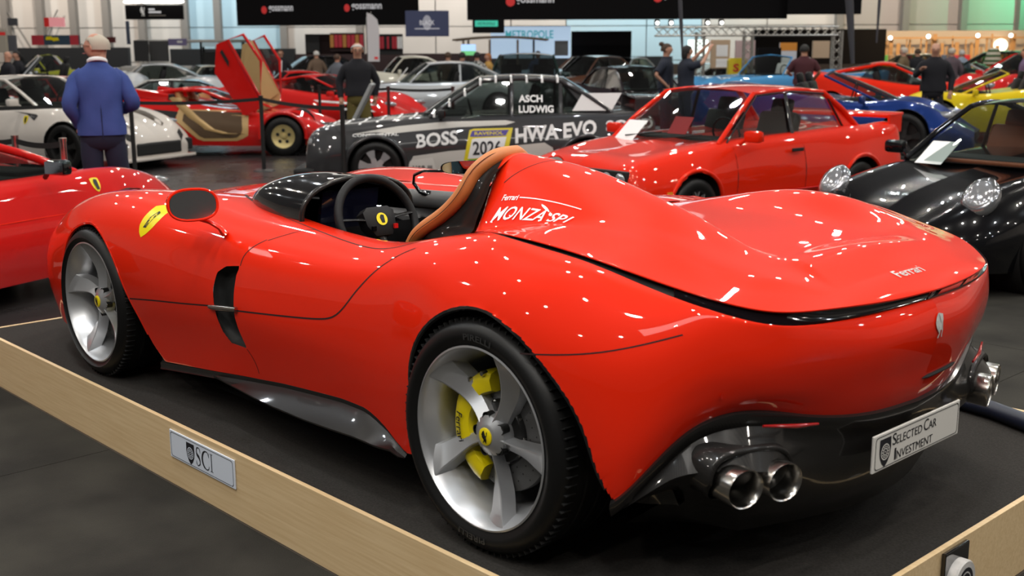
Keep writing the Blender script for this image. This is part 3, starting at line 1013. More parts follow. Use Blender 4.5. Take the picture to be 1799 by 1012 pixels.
# ---- carbon diffuser round the tail
base = Vl.reshape(NU, NV, 3)[:, 0]
di = [p for p in base if p[0] < -.49]
di = spline(di[::3], 60)
V = []
for sg in (1,):
    pass
rowsd = []
full = [p * np.array([1, -1, 1]) for p in di[::-1]] + [p for p in di[1:]]
for p in full:
    t = abs(p[1]); n = Vector((p[0] + .15, p[1] * .6, 0)).normalized()
    lipo = .012
    lo = it(t, [0, .60, .72, .82, .93], [.14, .15, .21, .27, .275]); z2 = p[2]
    ex_ = math.exp(-((t - .66) / .17) ** 2)          # bulge round the exhausts
    gr = math.exp(-(t / .42) ** 4)                    # flat middle behind the plate
    zz = z2 - .045
    q = lambda o_, f: (p[0] + n.x * o_, p[1] + n.y * o_, zz + (lo - zz) * f)
    V += [(p[0] - n.x * .006, p[1] - n.y * .006, z2 + .004), (p[0] + n.x * lipo, p[1] + n.y * lipo, z2 - .003), (p[0] + n.x * lipo, p[1] + n.y * lipo, z2 - .018),
          q(-.012 + .01 * ex_, 0), q(-.018 + .055 * ex_ + .005 * gr, .14), q(-.02 + .10 * ex_ + .0 * gr, .30), q(-.03 + .06 * ex_, .50), q(-.06, .72),
          (p[0] + (.10 if t < .8 else .03), p[1] * .93, lo), (p[0] + (.30 if t < .8 else .05), p[1] * .84, .11 if t < .8 else lo)]
mesh('rear_diffuser', V, grid_faces(len(full), 10), CARBON, HERO, True, 1.0)

# exhaust housings: carbon cowl over each pair, and the chrome tips
for sg in (1, -1):
    dirv = Vector((-.95, .12 * sg, -.06)).normalized()
    c1 = Vector((-.79, .735 * sg, .365)) - dirv * .05; c2 = Vector((-.825, .605 * sg, .360)) - dirv * .05
    ex = (c2 - c1).normalized(); up = Vector((0, 0, 1))
    V = []; n = 48; secs = ((-.12, 1.25, .03), (-.05, 1.32, .022), (.0, 1.27, .014), (.012, 1.20, .008), (.0, 1.10, .002), (-.08, 1.04, 0))
    mid = (c1 + c2) / 2; hl = (c2 - c1).length / 2
    for dd, s, up_ in secs:
        for k in range(n):
            th = 2 * PI * k / n
            a, b = math.cos(th), math.sin(th)
            V.append(mid + ex * (hl * math.tanh(a * 3) + a * .060 * s) + up * (b * .062 * s + up_) + dirv * (dd - (.05 if b < 0 else 0) * abs(b)))
    F = [(i * n + k, i * n + (k + 1) % n, (i + 1) * n + (k + 1) % n, (i + 1) * n + k) for i in range(len(secs) - 1) for k in range(n)]
    mesh('exhaust_cowl', V, F, CARBON, HERO)
    for c in (c1, c2):
        z = dirv; x = ex; y = z.cross(x)
        prof = [(.052, -.10), (.055, .0), (.056, .05), (.0545, .056), (.051, .052), (.048, .02), (.045, -.08), (0, -.085)]
        V = []
        for r, a in prof:
            for k in range(32):
                th = 2 * PI * k / 32; V.append(c + z * a + x * r * math.cos(th) * 1.04 + y * r * math.sin(th))
        F = [(i * 32 + k, i * 32 + (k + 1) % 32, (i + 1) * 32 + (k + 1) % 32, (i + 1) * 32 + k) for i in range(len(prof) - 1) for k in range(32)]
        mesh('exhaust_tip', V, F, STEEL, HERO, True, .6)
    tube('reflector', [(-.775,.64 * sg,.512),(-.812,.54 * sg,.498),(-.830,.46 * sg,.49)], [.004,.007,.004], REDL, HERO, 8)

# number plate
PC = Vector((-.886, 0, .362))
pl = box('number_plate', PC, (.008, .52, .112), mat('plate_white', (.72, .70, .66), rough=.35), HERO, bevel=.003)
pf = lambda y, z, w_, h_, n=0.0055: flat_fn(PC + Vector((-n, -y, z)), (0, -1, 0), (0, 0, 1), w_, h_)


def frame(name, o, ux, uy, w_, h_, t, m, parent, r=.012):
    o = Vector(o); ux = Vector(ux); uy = Vector(uy); P = []
    for cx_, cy_, a0 in ((w_ / 2 - r, h_ / 2 - r, 0), (-w_ / 2 + r, h_ / 2 - r, 90), (-w_ / 2 + r, -h_ / 2 + r, 180), (w_ / 2 - r, -h_ / 2 + r, 270)):
        for k in range(6):
            a = math.radians(a0 + 18 * k); P.append((cx_ + r * math.cos(a), cy_ + r * math.sin(a)))
    V = [o + ux * a + uy * b for a, b in P]; q = []
    for a, b in P:
        L = math.hypot(a, b); q.append(o + ux * (a - t * np.sign(a)) + uy * (b - t * np.sign(b)))
    n = len(P)
    return mesh(name, V + q, [(i, (i + 1) % n, n + (i + 1) % n, n + i) for i in range(n)], m, parent, False)


frame('plate_border', PC + Vector((-.0050, 0, 0)), (0, -1, 0), (0, 0, 1), .50, .098, .0022, INK, pl)


def smallcaps(parts, fnmaker, m, parent, h, hs):
    """parts: list of (string, big, x, width)"""
    for s, big, x, wd in parts:
        text('lettering', s, fnmaker(x, h if big else hs, wd), m, parent)


def crest(o, ux, uy, h, m, parent, bgm=None):
    """shield with a steering-wheel rosette"""
    o = Vector(o); ux = Vector(ux); uy = Vector(uy); n = ux.cross(uy)
    sh = [(-.36, .5), (.36, .5), (.38, .1), (.33, -.15), (.18, -.38), (0, -.52), (-.18, -.38), (-.33, -.15), (-.38, .1)]
    s = mesh('crest', [o + ux * a * h + uy * b * h for a, b in sh], [tuple(range(9))], m, parent, False)
    bg = bgm or WHITE
    bm = bmesh.new()

    def ring(c, r0, r1, k0=28, nn=.0006):
        for k in range(k0):
            a, b = 2 * PI * k / k0, 2 * PI * (k + 1) / k0
            q = [o + ux * (c[0] + r * math.cos(t)) * h + uy * (c[1] + r * math.sin(t)) * h + n * nn for r, t in ((r0, a), (r1, a), (r1, b), (r0, b))]
            bm.faces.new([bm.verts.new(v) for v in q])
    ring((0, .02), .25, .29); ring((0, .02), .10, .135); ring((0, .02), .0, .03)
    for k in range(12):
        a = 2 * PI * k / 12
        ring((.19 * math.cos(a), .02 + .19 * math.sin(a)), .0, .032, 8)
    bmesh.ops.remove_doubles(bm, verts=bm.verts, dist=1e-6)
    bm_obj('rosette', bm, bg, s)
    return s


crest(PC + Vector((-.0050, .195, -.004)), (0, -1, 0), (0, 0, 1), .085, INK, pl, mat('plate_white', (0, 0, 0)))
for s, x, z, wd, hh in (('S', -.155, .006, .022, .036), ('ELECTED', -.131, .006, .150, .026), ('C', .030, .006, .028, .036), ('AR', .060, .006, .048, .026),
                        ('I', -.140, -.041, .009, .036), ('NVESTMENT', -.127, -.041, .215, .026)):
    text('lettering', s, flat_fn(PC + Vector((-.0052, -x, z)), (0, -1, 0), (0, 0, 1), wd, hh), INK, pl)

# chrome horse on the tail, script on the deck, lettering on the fairing, shields on the fenders
def tailfn(y0, z0, w_, h_):
    def fn(u, v):
        y = y0 - (u - .5) * w_; z = z0 + (v - .5) * h_
        h = hero_bvh.ray_cast(Vector((-3, y, z)), Vector((1, 0, 0)))
        return (h[0].x - .004, y, z)
    return fn


horse('horse_emblem', tailfn(0, .705, .055, .078), BADGE, HERO)


def deckfn(cx_, cy_, w_, h_, slant=0, rot=0):
    def fn(u, v):
        # text reads from the left to the right seen from behind
        y = cy_ - (u - .5) * w_; x = cx_ + (v - .5) * h_
        p, nn = deck_c(x, y); return p + nn * .0022
    return fn


def outline_word(name, s, fn, m, parent, **k): return text(name, s, fn, m, parent, **k)


text('script_badge', 'Ferrari', deckfn(-.822, 0, .15, .036), BADGE, HERO, bold=.01)


def fairfn(x0, z0, dx, dz, h_):
    """on the left flank of the fairing: from (x0,z0) running back by dx"""
    def fn(u, v):
        x = x0 + dx * u; z = z0 + dz * u + h_ * v
        h = deck_bvh.ray_cast(Vector((x, 2, z)), Vector((0, -1, 0)))
        p = h[0] if h[0] is not None else Vector((x, .5, z))
        return p + Vector((0, .0022, .001))
    return fn


def flankfn(x0, y0, dx, dy, hx_, hy_):
    def fn(u, v):
        p, nn = deck_c(x0 + dx * u + hx_ * v, y0 + dy * u + hy_ * v); return p + nn * .0025
    return fn


text('lettering', 'MONZA SP1', flankfn(.330, .610, -.365, .012, .0, -.030), WHITE, HERO, bold=.010, shear=.35)
text('lettering', 'Ferrari', flankfn(.322, .566, -.075, .002, 0, -.014), WHITE, HERO, bold=.02)
_ff = flankfn(.240, .562, -.275, .002, 0, -.0025)
mesh('lettering', [_ff(k / 12, v) for k in range(13) for v in (0, 1)], [(2 * k, 2 * k + 1, 2 * k + 3, 2 * k + 2) for k in range(12)], WHITE, HERO, False)

SH = [(-.5,.5),(-.2,.56),(.2,.56),(.5,.5),(.5,.1),(.42,-.2),(.22,-.45),(0,-.6),(-.22,-.45),(-.42,-.2),(-.5,.1)]
for sg in (1, -1):
    cs = lambda x, z, sg=sg: cast_y(hero_bvh, x, z, sg)
    sx0, sz0 = 2.165, .782
    shp = [(sx0 - (a * .125 + b * .035), sz0 + b * .112) for a, b in SH]
    bd = patch('shield_badge', cs, shp, YELLOW, HERO, off=.0012, rings=3, nb=40)

    def bfn(u, v, cs=cs):
        p, nn = cs(sx0 - (u - .5) * .040 - (v - .5) * .04, sz0 + .006 + (v - .5) * .070); return p + nn * .002
    horse('horse_mark', bfn, INK, bd)
# sensor dot on the bumper
cs = lambda y, z: None
h = hero_bvh.ray_cast(Vector((-3, .735, .60)), Vector((1, 0, 0)))
mesh('parking_sensor', [h[0] + Vector((-.001, 0, 0)) + Vector((-.2, 1, 0)).normalized() * .009 * math.cos(2 * PI * k / 16) + Vector((0, 0, .009 * math.sin(2 * PI * k / 16))) for k in range(16)], [tuple(range(16))], paint('sensor_red', (.6, .015, .005)), HERO, False)
# slot in the bumper right of the horse
V = []
for y in np.linspace(.02, -.22, 9):
    h = hero_bvh.ray_cast(Vector((-3, y, .545)), Vector((1, 0, 0)))[0]
    V.append(h + Vector((-.003, 0, 0)))
tube('tail_slot', V, [.001] + [.006] * 7 + [.001], BLK, HERO, 6)

# tyre brand
def tyrefn(rt, a0, a1, r0, r1):
    def fn(u, v):
        a = math.radians(a0 + (a1 - a0) * u); r = r0 + (r1 - r0) * v
        return (-r * math.cos(a), .0172, r * math.sin(a))
    return fn


text('tyre_lettering', 'PIRELLI', tyrefn(.361, 98, 76, .302, .321), mat('tyre_letter', (.03, .03, .03), rough=.35), wr, bold=.02)
text('tyre_lettering', 'PIRELLI', tyrefn(.361, -82, -104, .302, .321), mat('tyre_letter', (.03, .03, .03)), wr, bold=.02)
text('caliper_lettering', 'Ferrari', lambda u, v: ((.172 - .026 * v) * math.cos(math.radians(12 - 34 * u)), -.0605, (.172 - .026 * v) * math.sin(math.radians(12 - 34 * u))), INK, cal_r, bold=.01)
# ================================================================ platform
PX0, PX1, PY0, PY1 = -.9623, 4.03, -1.62, 1.0473
WOOD = mat('light_birch', (.55, .38, .19), rough=.5)
noisy(WOOD, (.66, .47, .25), (.76, .57, .33), scale=3.0, detail=6, bump=.05, stretch=(1.2, 30, 30))
WOODE = mat('birch_edge', (.75, .55, .32), rough=.5)
CARPET = mat('black_carpet', (.020, .019, .018), rough=.95, spec=.15)
noisy(CARPET, (.022, .020, .018), (.036, .033, .030), scale=120, detail=3, bump=.35, bscale=400)
plat = thing('display_platform', 'low black-carpeted display platform with pale wooden edge boards under the open red car', 'platform', (0, 0, FLOOR))
h = -FLOOR
box('carpet_top', ((PX0 + PX1) / 2, (PY0 + PY1) / 2, h - .02), (PX1 - PX0 - .036, PY1 - PY0 - .036, .04 - .006), CARPET, plat)
T = .019
def board(name, c, s):
    b = box(name, c, s, WOOD, plat, bevel=.0012)
    return b
board('edge_board', ((PX0 + PX1) / 2, PY1 - T / 2, h / 2), (PX1 - PX0, T, h))
board('edge_board', ((PX0 + PX1) / 2, PY0 + T / 2, h / 2), (PX1 - PX0, T, h))
board('edge_board', (PX0 + T / 2, (PY0 + PY1) / 2, h / 2), (T, PY1 - PY0 - 2 * T, h))
board('edge_board', (PX1 - T / 2, (PY0 + PY1) / 2, h / 2), (T, PY1 - PY0 - 2 * T, h))
# SCI plate on the left board
SP = Vector((1.562, PY1 + .004, -.088))
sp = box('name_plate', SP, (.52, .006, .118), mat('plate_blue_white', (.70, .76, .86), rough=.4), plat, bevel=.002)
sp.location = (0, 0, h)
sp = tag(sp)
for o_ in (sp,):
    pass
frame('plate_border', SP + Vector((0, .0036, 0)), (-1, 0, 0), (0, 0, 1), .50, .104, .0024, INK, sp)
crest(SP + Vector((.085, .0037, -.004)), (-1, 0, 0), (0, 0, 1), .088, INK, sp, mat('plate_blue_white', (0, 0, 0)))


def serif(name, polys, o, ux, uy, w_, h_, m, parent):
    o = Vector(o); ux = Vector(ux); uy = Vector(uy); bm = bmesh.new()
    for P in polys:
        bm.faces.new([bm.verts.new(o + ux * a * w_ + uy * b * h_) for a, b in P])
    return bm_obj(name, bm, m, parent)


def strokes(path, wd):
    """outline quads for a calligraphic path of (x,y,thickness)"""
    Q = []
    for (x0, y0, t0), (x1, y1, t1) in zip(path, path[1:]):
        dx, dy = x1 - x0, y1 - y0; L = math.hypot(dx, dy) or 1; nx, ny = -dy / L, dx / L
        Q.append([(x0 + nx * t0, y0 + ny * t0), (x0 - nx * t0, y0 - ny * t0), (x1 - nx * t1, y1 - ny * t1), (x1 + nx * t1, y1 + ny * t1)])
    return Q


S_ = spline([(.92, .80, .02), (.80, .96, .03), (.5, 1.0, .03), (.16, .90, .06), (.10, .72, .09), (.40, .54, .10), (.78, .38, .10), (.88, .20, .08), (.60, .02, .03), (.25, .0, .03), (.06, .18, .02)], 40)
C_ = spline([(.95, .76, .02), (.85, .94, .03), (.6, 1.0, .03), (.25, .86, .07), (.08, .5, .09), (.25, .14, .07), (.6, 0, .03), (.88, .06, .03), (.98, .24, .02)], 40)
o_ = SP + Vector((.038, .0040, -.036))
serif('letter', strokes([tuple(p) for p in S_], 0) + [[(.88, .74), (.96, .74), (.96, 1.0), (.92, 1.0)], [(.02, 0), (.06, 0), (.09, .24), (.02, .24)]], o_, (-1, 0, 0), (0, 0, 1), .036, .074, INK, sp)
serif('letter', strokes([tuple(p) for p in C_], 0) + [[(.93, .72), (.98, .72), (.98, 1.0), (.95, 1.0)]], o_ + Vector((-.045, 0, 0)), (-1, 0, 0), (0, 0, 1), .060, .074, INK, sp)
serif('letter', [[(.38, 0), (.62, 0), (.62, 1), (.38, 1)], [(.0, 0), (1, 0), (1, .03), (0, .03)], [(0, .97), (1, .97), (1, 1), (0, 1)]], o_ + Vector((-.112, 0, 0)), (-1, 0, 0), (0, 0, 1), .022, .074, INK, sp)
# round badge on a black tile, rear board
bt = box('badge_tile', (PX0 - .008, -.135, -.105), (.014, .155, .19), BLKG, plat, bevel=.002)
bt.location = (0, 0, h)
STONE = mat('pale_marble', (.62, .6, .58), rough=.35)
noisy(STONE, (.45, .44, .43), (.72, .70, .68), scale=25, detail=5)
rb = lathe('round_badge', [(0, -.03), (.066, -.03), (.070, -.026), (.070, 0)], STONE, bt, 48, 'x', c=(PX0 - .015, -.135, -.115))
bm = bmesh.new()
for r0, r1, a0, a1 in ((.036, .048, 0, 360), (.012, .030, 20, 200), (.0, .016, 0, 360)):
    kk = 40
    for k in range(kk):
        a, b = math.radians(a0 + (a1 - a0) * k / kk), math.radians(a0 + (a1 - a0) * (k + 1) / kk)
        bm.faces.new([bm.verts.new((PX0 - .0462, -.135 - r * math.cos(t), -.115 + r * math.sin(t))) for r, t in ((r0, a), (r1, a), (r1, b), (r0, b))])
bm_obj('badge_mark', bm, INK, rb)
for q in (sp, bt):
    pass
# padded dark blue roll lying along the far side of the platform
ROLL_M = mat('dark_blue_vinyl', (.008, .012, .028), rough=.4)
rl = tube('rolled_mat', [(-.80,-1.30,.035),(-.5,-1.42,.035),(-.1,-1.50,.035),(.5,-1.54,.035),(1.2,-1.555,.035)], .036, ROLL_M, None, 14)
tag(rl, 'dark blue padded roll lying on the platform beyond the rear bumper', 'mat')

# ================================================================ hall shell
FLM = mat('hall_floor', (.03, .028, .028), rough=.28)
noisy(FLM, (.018, .017, .018), (.040, .034, .034), scale=.9, detail=8, bump=.02, bscale=30)
_N, _L, _b = nt(FLM)
_tc = _N.new('ShaderNodeTexCoord'); _n = _N.new('ShaderNodeTexNoise'); _n.inputs['Scale'].default_value = 1.7; _n.inputs['Detail'].default_value = 6
_mr = _N.new('ShaderNodeMapRange'); _mr.inputs[3].default_value = .14; _mr.inputs[4].default_value = .42
_L.new(_tc.outputs['Object'], _n.inputs['Vector']); _L.new(_n.outputs['Fac'], _mr.inputs[0]); _L.new(_mr.outputs[0], _b.inputs['Roughness'])


def quad(name, P, m, parent=None): return mesh(name, P, [(0, 1, 2, 3)], m, parent, False)


fl = quad('floor', [W(-45, -12), W(45, -12), W(45, 52), W(-45, 52)], FLM); tag(fl, kind='structure')
# asphalt-like carpet tiles in the aisle left of the platform
AIS = mat('aisle_carpet', (.035, .033, .028), rough=.95, spec=.1)
noisy(AIS, (.022, .021, .019), (.042, .040, .034), scale=2.2, detail=10, bump=.3, bscale=160)
rng = random.Random(3)
ais = thing('aisle_carpet', 'dark grey carpet tiles laid on the hall floor around the pale wooden platform edge', 'carpet', (0, 0, FLOOR))
for i in range(4):
    for j in range(3):
        box('carpet_tile', (-2.6 + i * 2.0, 1.06 + 1.0 + j * 2.0 - 4.2 * (0), .003), (1.996, 1.996, .005), AIS, ais)
for i in range(5):
    for j in range(4):
        box('carpet_tile', (-2.9 + i * 2.0, -2.62 - j * 2.0, .003), (1.996, 1.996, .005), AIS, ais)
for i in range(1):
    for j in range(2):
        box('carpet_tile', (-1.97 - i * 2, .22 - j * 1.66, .003), (1.99, 1.655, .005), AIS, ais)
# ================================================================ generic car builder (x forward, y left, z up from the ground)
def rz_of(hr, hd):
    """heading given as (right, ahead) components seen by the photographer -> z rotation"""
    v = RH * hr + FH * hd
    return math.atan2(v.y, v.x)


def copy_tree(o, parent=None):
    c = o.copy(); COL.objects.link(c)
    if parent is not None: c.parent = parent
    for ch in list(o.children): copy_tree(ch, c)
    return c


def wheel_at(par, x, y, r, sg, rr, style, m, width=.22, cal=None):
    wh = bpy.data.objects.new('wheel', None); COL.objects.link(wh); wh.parent = par
    wh.location = (x, y * sg, r); wh.scale = (1, sg, 1)
    lathe('tyre', [(rr, 0), (rr + .015, .006), (r - .02, .004), (r - .002, -.02), (r, -.05), (r, -width + .03), (r - .03, -width), (rr, -width)], TYRE, wh, 32, 'y', sharp=1.2)
    lathe('rim', [(rr - .002, .0), (rr, .005), (rr - .012, .002), (rr - .03, -.05), (rr - .035, -.12), (0, -.13)], RIMD if style != 'disc' else m, wh, 32, 'y', sharp=.5)
    if style == 'disc':      # solid dish with five round holes
        lathe('wheel_disc', [(0, -.005), (.05, -.008), (.06, -.03), (.12, -.02), (rr * .86, -.012), (rr - .006, .0)], m, wh, 40, 'y')
        for k in range(5):
            a = 2 * PI * k / 5 + .3; q = rr * .52
            lathe('wheel_hole', [(0, -.0135), (rr * .15, -.0135)], BLK, wh, 16, 'y', c=(q * math.cos(a), 0, q * math.sin(a)))
        lathe('wheel_nut', [(0, .02), (.03, .018), (.035, -.005)], m, wh, 12, 'y')
        return wh
    n = {'star6': 6, 'star5': 5, 'mesh': 16, 'wire': 28}[style]
    wd = {'star6': .040, 'star5': .034, 'mesh': .007, 'wire': .0035}[style]
    bm = bmesh.new()
    for k in range(n):
        a = 2 * PI * k / n + .2
        V = []
        for t, ww, yy in ((.05, wd * 1.2, -.012), (.5, wd * .75, -.016), (.96, wd * (1.5 if n < 10 else .8), -.002)):
            rad = rr * t
            d = Vector((math.cos(a), 0, math.sin(a))); e = Vector((-math.sin(a), 0, math.cos(a)))
            tw = (.10 if n > 10 and k % 2 else 0) * (1 - t)
            V.append([bm.verts.new(d * rad + e * (ww + tw) + Vector((0, yy, 0))), bm.verts.new(d * rad + e * (-ww + tw) + Vector((0, yy, 0))),
                      bm.verts.new(d * rad + e * (-ww + tw) * .9 + Vector((0, yy - .035, 0))), bm.verts.new(d * rad + e * (ww + tw) * .9 + Vector((0, yy - .035, 0)))])
        for q0, q1 in zip(V, V[1:]):
            for i in range(4): bm.faces.new((q0[i], q0[(i + 1) % 4], q1[(i + 1) % 4], q1[i]))
    bm_obj('spokes', bm, m, wh)
    lathe('hub_cap', [(0, -.008), (.03, -.01), (.04, -.03), (.04, -.06)], m, wh, 16, 'y')
    if cal:
        box('brake_caliper', (-rr * .55, -.05, rr * .1), (.05, .03, .16), cal, wh, bevel=.01)
    return wh


def build_car(name, label, pm, st, gh, wheels, loc, rz, group=None, scale=1.0, zs=1.0, nu=110, nv=26, seats=LEATH, glass=None, trim=True, arch=.045, open_top=False, dark_low=None):
    """st rows: x, z bottom, half width, z widest, shoulder y, shoulder z, centre z"""
    t = thing(name, label, 'car', loc, rz, group)
    t.scale = (scale, scale, scale * zs)
    C = []
    for (x, zb, ym, zm, ys, zsd, zc) in st:
        C.append([(x, ym * .93, zb), (x, ym * .985, zb + (zm - zb) * .5), (x, ym, zm), (x, ym * .55 + ys * .45, zm + (zsd - zm) * .62), (x, ys, zsd), (x, ys * .62, zsd + (zc - zsd) * .72), (x, 0, zc)])
    Gd = tensor(C, nu, nv)
    Vl = Gd.reshape(-1, 3); Fl = grid_faces(nu, nv, 0, True)
    Vr = Vl * np.array([1, -1, 1]); V = np.vstack([Vl, Vr]); F = Fl + grid_faces(nu, nv, len(Vl), False)
    # close nose and tail
    for i, fl in ((0, False), (nu - 1, True)):
        ring = [i * nv + j for j in range(nv)] + [len(Vl) + i * nv + j for j in range(nv - 2, -1, -1)]
        F.append(tuple(ring if fl else ring[::-1]))
    bv = bvh_of(V, F)
    (xr, xf, r, rr, yw, style, wm) = wheels[:7]
    for xw in (xr, xf):
        ra = r + arch
        poly = [(xw + ra * math.cos(a), r + ra * math.sin(a)) for a in np.linspace(-.9, PI + .9, 48)]
        V, F = cut_faces(V, F, poly, test=lambda c: abs(c[1]) > .35)
    body = mesh('body', V, F, pm, t, True, .75)
    body.data.materials.append(BLK)
    # underside and arch interiors
    xs = [s[0] for s in st]
    bm = bmesh.new()
    hw = min(s[2] for s in st[1:-1]) * .80
    zb = max(s[1] for s in st) + .02
    bm_box(bm, ((xs[0] + xs[-1]) / 2, 0, zb), (xs[-1] - xs[0] - .25, hw * 1.2, .05))
    bm_obj('underbody', bm, BLK, t)
    for xw in (xr, xf):
        for sg in (1, -1):
            Vv, Ff = lathe_data([(0, 0), (r + arch + .01, 0), (r + arch + .01, .26)], 28, 'y')
            mesh('wheel_arch', [(v[0] + xw, sg * (yw - .27 + v[1]), v[2] + r) for v in Vv], Ff, BLK, t)
            wheel_at(t, xw, yw, r, sg, rr, style, wm, cal=wheels[7] if len(wheels) > 7 else None)
    if gh:
        (xa, ya, za), (xt, yt, zt), (xr2, yr, zr), (xb, yb, zb2) = gh['pts']
        gl = glass or GLASS
        cr = gh.get('crown', .05); bulge = gh.get('bulge', .16)

        def sheet(a, b, bow0, bow1, crn0, crn1, n=9, m=6):
            Vv = []
            for i in range(m):
                q = i / (m - 1)
                y = a[1] + (b[1] - a[1]) * q; x = a[0] + (b[0] - a[0]) * q; z = a[2] + (b[2] - a[2]) * q
                bow = bow0 + (bow1 - bow0) * q; crn = crn0 + (crn1 - crn0) * q + gh.get('puff', .02) * math.sin(PI * q)
                for j in range(n):
                    s = -1 + 2 * j / (n - 1); Vv.append((x + bow * (1 - s * s), s * y, z + crn * (1 - s * s)))
            return Vv, grid_faces(m, n)
        if not open_top:
            # roof
            Vv = []
            for i in range(9):
                q = i / 8; x = xt + (xr2 - xt) * q; y = yt + (yr - yt) * q; z = zt + (zr - zt) * q + gh.get('arc', .03) * math.sin(PI * q)
                bow = .06 * (1 - 2 * q)
                for j in range(11):
                    s = -1 + 2 * j / 10; Vv.append((x + bow * (1 - s * s), s * y, z + cr * (1 - abs(s) ** 2.5)))
            mesh('roof', Vv, grid_faces(9, 11), gh.get('roof', pm), t)
            Vv, Ff = sheet((xb, yb, zb2), (xr2, yr, zr), -.08, -.06, .01, cr); mesh('rear_window', Vv, Ff, gl, t)
            pil = gh.get('pillar', .022); pmt = gh.get('pm', pm)
            for sg in (1, -1):
                A0, A1, C1, C0 = [Vector((p[0], p[1] * sg, p[2])) for p in ((xa, ya, za), (xt, yt, zt), (xr2, yr, zr), (xb, yb, zb2))]
                mid = (A1 + C1) / 2 + Vector((0, sg * .01, gh.get('arc', .03)))
                tube('pillar', [A0, A0.lerp(A1, .5) + Vector((.01, sg * .008, .012)), A1], pil, pmt, t, 8)
                tube('roof_rail', [A1, A1.lerp(mid, .5) + Vector((0, 0, .008)), mid, mid.lerp(C1, .5) + Vector((0, 0, .008)), C1], pil, pmt, t, 8)
                c0w = gh.get('cw', 0)
                tube('pillar', [C1, C1.lerp(C0, .5) + Vector((-.01, sg * .01, .012)), C0], pil * 1.3, pmt, t, 8)
                e1 = C1 + Vector((gh.get('qx1', .0), 0, 0)); e0 = Vector((gh.get('qx0', xb + c0w), yb * sg + (ya - yb) * sg * .3, za + gh.get('dz', 0)))
                ws = [A0 + Vector((-.10, 0, .0)), A1 + Vector((-.03, 0, -.015)), mid + Vector((0, 0, -.012)), e1 + Vector((0, 0, -.015)), e0]
                # waist height of the window
                mesh('side_window', [v + Vector((0, -sg * .006, 0)) for v in ws], [(0, 1, 2, 3, 4)], gl, t, False)
                if gh.get('trim'):
                    tube('window_trim', [v + Vector((0, sg * .012, 0)) for v in ws], .014, gh['trim'], t, 6, True)
                if gh.get('c_panel'):
                    mesh('quarter_panel', [e1, C1, C0, e0 + Vector((0, 0, -.03))], [(0, 1, 2, 3)], pmt, t, False)
                for bx in gh.get('bp', ()):
                    q = (bx - C1.x) / (A1.x - C1.x); tp = C1.lerp(A1, q) + Vector((0, 0, .01)); bt = Vector((bx - gh.get('bl', 0), ya * sg, za))
                    tube('door_pillar', [bt, tp], .026, gh.get('bm', BLK), t, 6, flat=.5)
        else:
            for sg in (1, -1):
                tube('pillar', [(xa, ya * sg, za), (xt, yt * sg, zt)], .018, gh.get('pm', pm), t, 8)
            tube('header', [(xt, -yt, zt), (xt + .05, 0, zt + cr), (xt, yt, zt)], .018, gh.get('pm', pm), t, 8)
        Vv, Ff = sheet((xa, ya, za), (xt, yt, zt), bulge, .06, .015, cr); mesh('windscreen', Vv, Ff, gl, t)
        # cabin: dark floor, seats, dash and wheel
        xm = gh.get('seat_x', (xt + xr2) / 2 - .05)
        Vv = []
        for i in range(5):
            x = xb + .1 + (xa - xb - .15) * i / 4
            for j in range(5): Vv.append((x, (-1 + j / 2) * ya * .92, za + .006 + (.0 if abs(-1 + j / 2) == 1 else .003)))
        mesh('cabin_floor', Vv, grid_faces(5, 5), BLK, t, False)
        for sg in (1, -1):
            bm = bmesh.new()
            R = Matrix.Rotation(math.radians(-18), 3, 'Y')
            bm_box(bm, (xm - .05, sg * .36, za + .04), (.14, .46, .42), R, .04)
            bm_box(bm, (xm - .13, sg * .36, za + .30), (.09, .24, .16), R, .03)
            bm_obj('seat', bm, seats, t, True)
        box('dashboard', (xa - .28, 0, za - .01), (.35, ya * 1.7, .10), BLK, t, bevel=.03)
        pth = [(xa - .52 + .04 * math.sin(a), .36 + .17 * math.cos(a), za + .06 + .16 * math.sin(a)) for a in np.linspace(0, 2 * PI, 20, endpoint=False)]
        tube('steering_wheel', pth, .012, LEATH, t, 6, True)
    return t, bv, body


def lens(par, x, y, z, rx, ry, rz_, m, name='headlight', n=14):
    V = []; F = []
    for i in range(7):
        th = PI * i / 6
        for k in range(n):
            a = 2 * PI * k / n
            V.append((x + rx * math.cos(th), y + ry * math.sin(th) * math.cos(a), z + rz_ * math.sin(th) * math.sin(a)))
    for i in range(6):
        for k in range(n): F.append((i * n + k, i * n + (k + 1) % n, (i + 1) * n + (k + 1) % n, (i + 1) * n + k))
    return mesh(name, V, F, m, par)


def on_side(bv, sg, x0, z0, w_, h_, slope=0.0, off=.004):
    """text box on the flank: on the car's left side (sg=1) the words read from the nose to the tail when x falls"""
    def fn(u, v):
        x = x0 - sg * u * w_; z = z0 + v * h_ + slope * u * w_
        p, n = cast_y(bv, x, z, sg); return p + n * off
    return fn


def side_patch(name, bv, sg, poly, m, par, off=.003, nb=28, rings=3):
    return patch(name, lambda x, z: cast_y(bv, x, z, sg), poly, m, par, off=off, rings=rings, nb=nb)


def top_patch(name, bv, poly, m, par, off=.003, nb=24, rings=3):
    return patch(name, lambda x, y: cast_z(bv, x, y), poly, m, par, off=off, rings=rings, nb=nb)


def car_mirror(par, x, y, z, m, sg):
    bm = bmesh.new(); bm_box(bm, (x, y * sg, z), (.09, .19, .11), None, .03)
    h = bm_obj('door_mirror', bm, m, par, True)
    box('mirror_glass', (x - .046, y * sg, z), (.003, .16, .085), mat('dim_mirror', (.22, .23, .25), rough=.05, metal=1), h)
    tube('mirror_foot', [(x, (y - .09) * sg, z - .03), (x + .02, (y - .15) * sg, z - .08)], .018, m, h, 6)
    return h


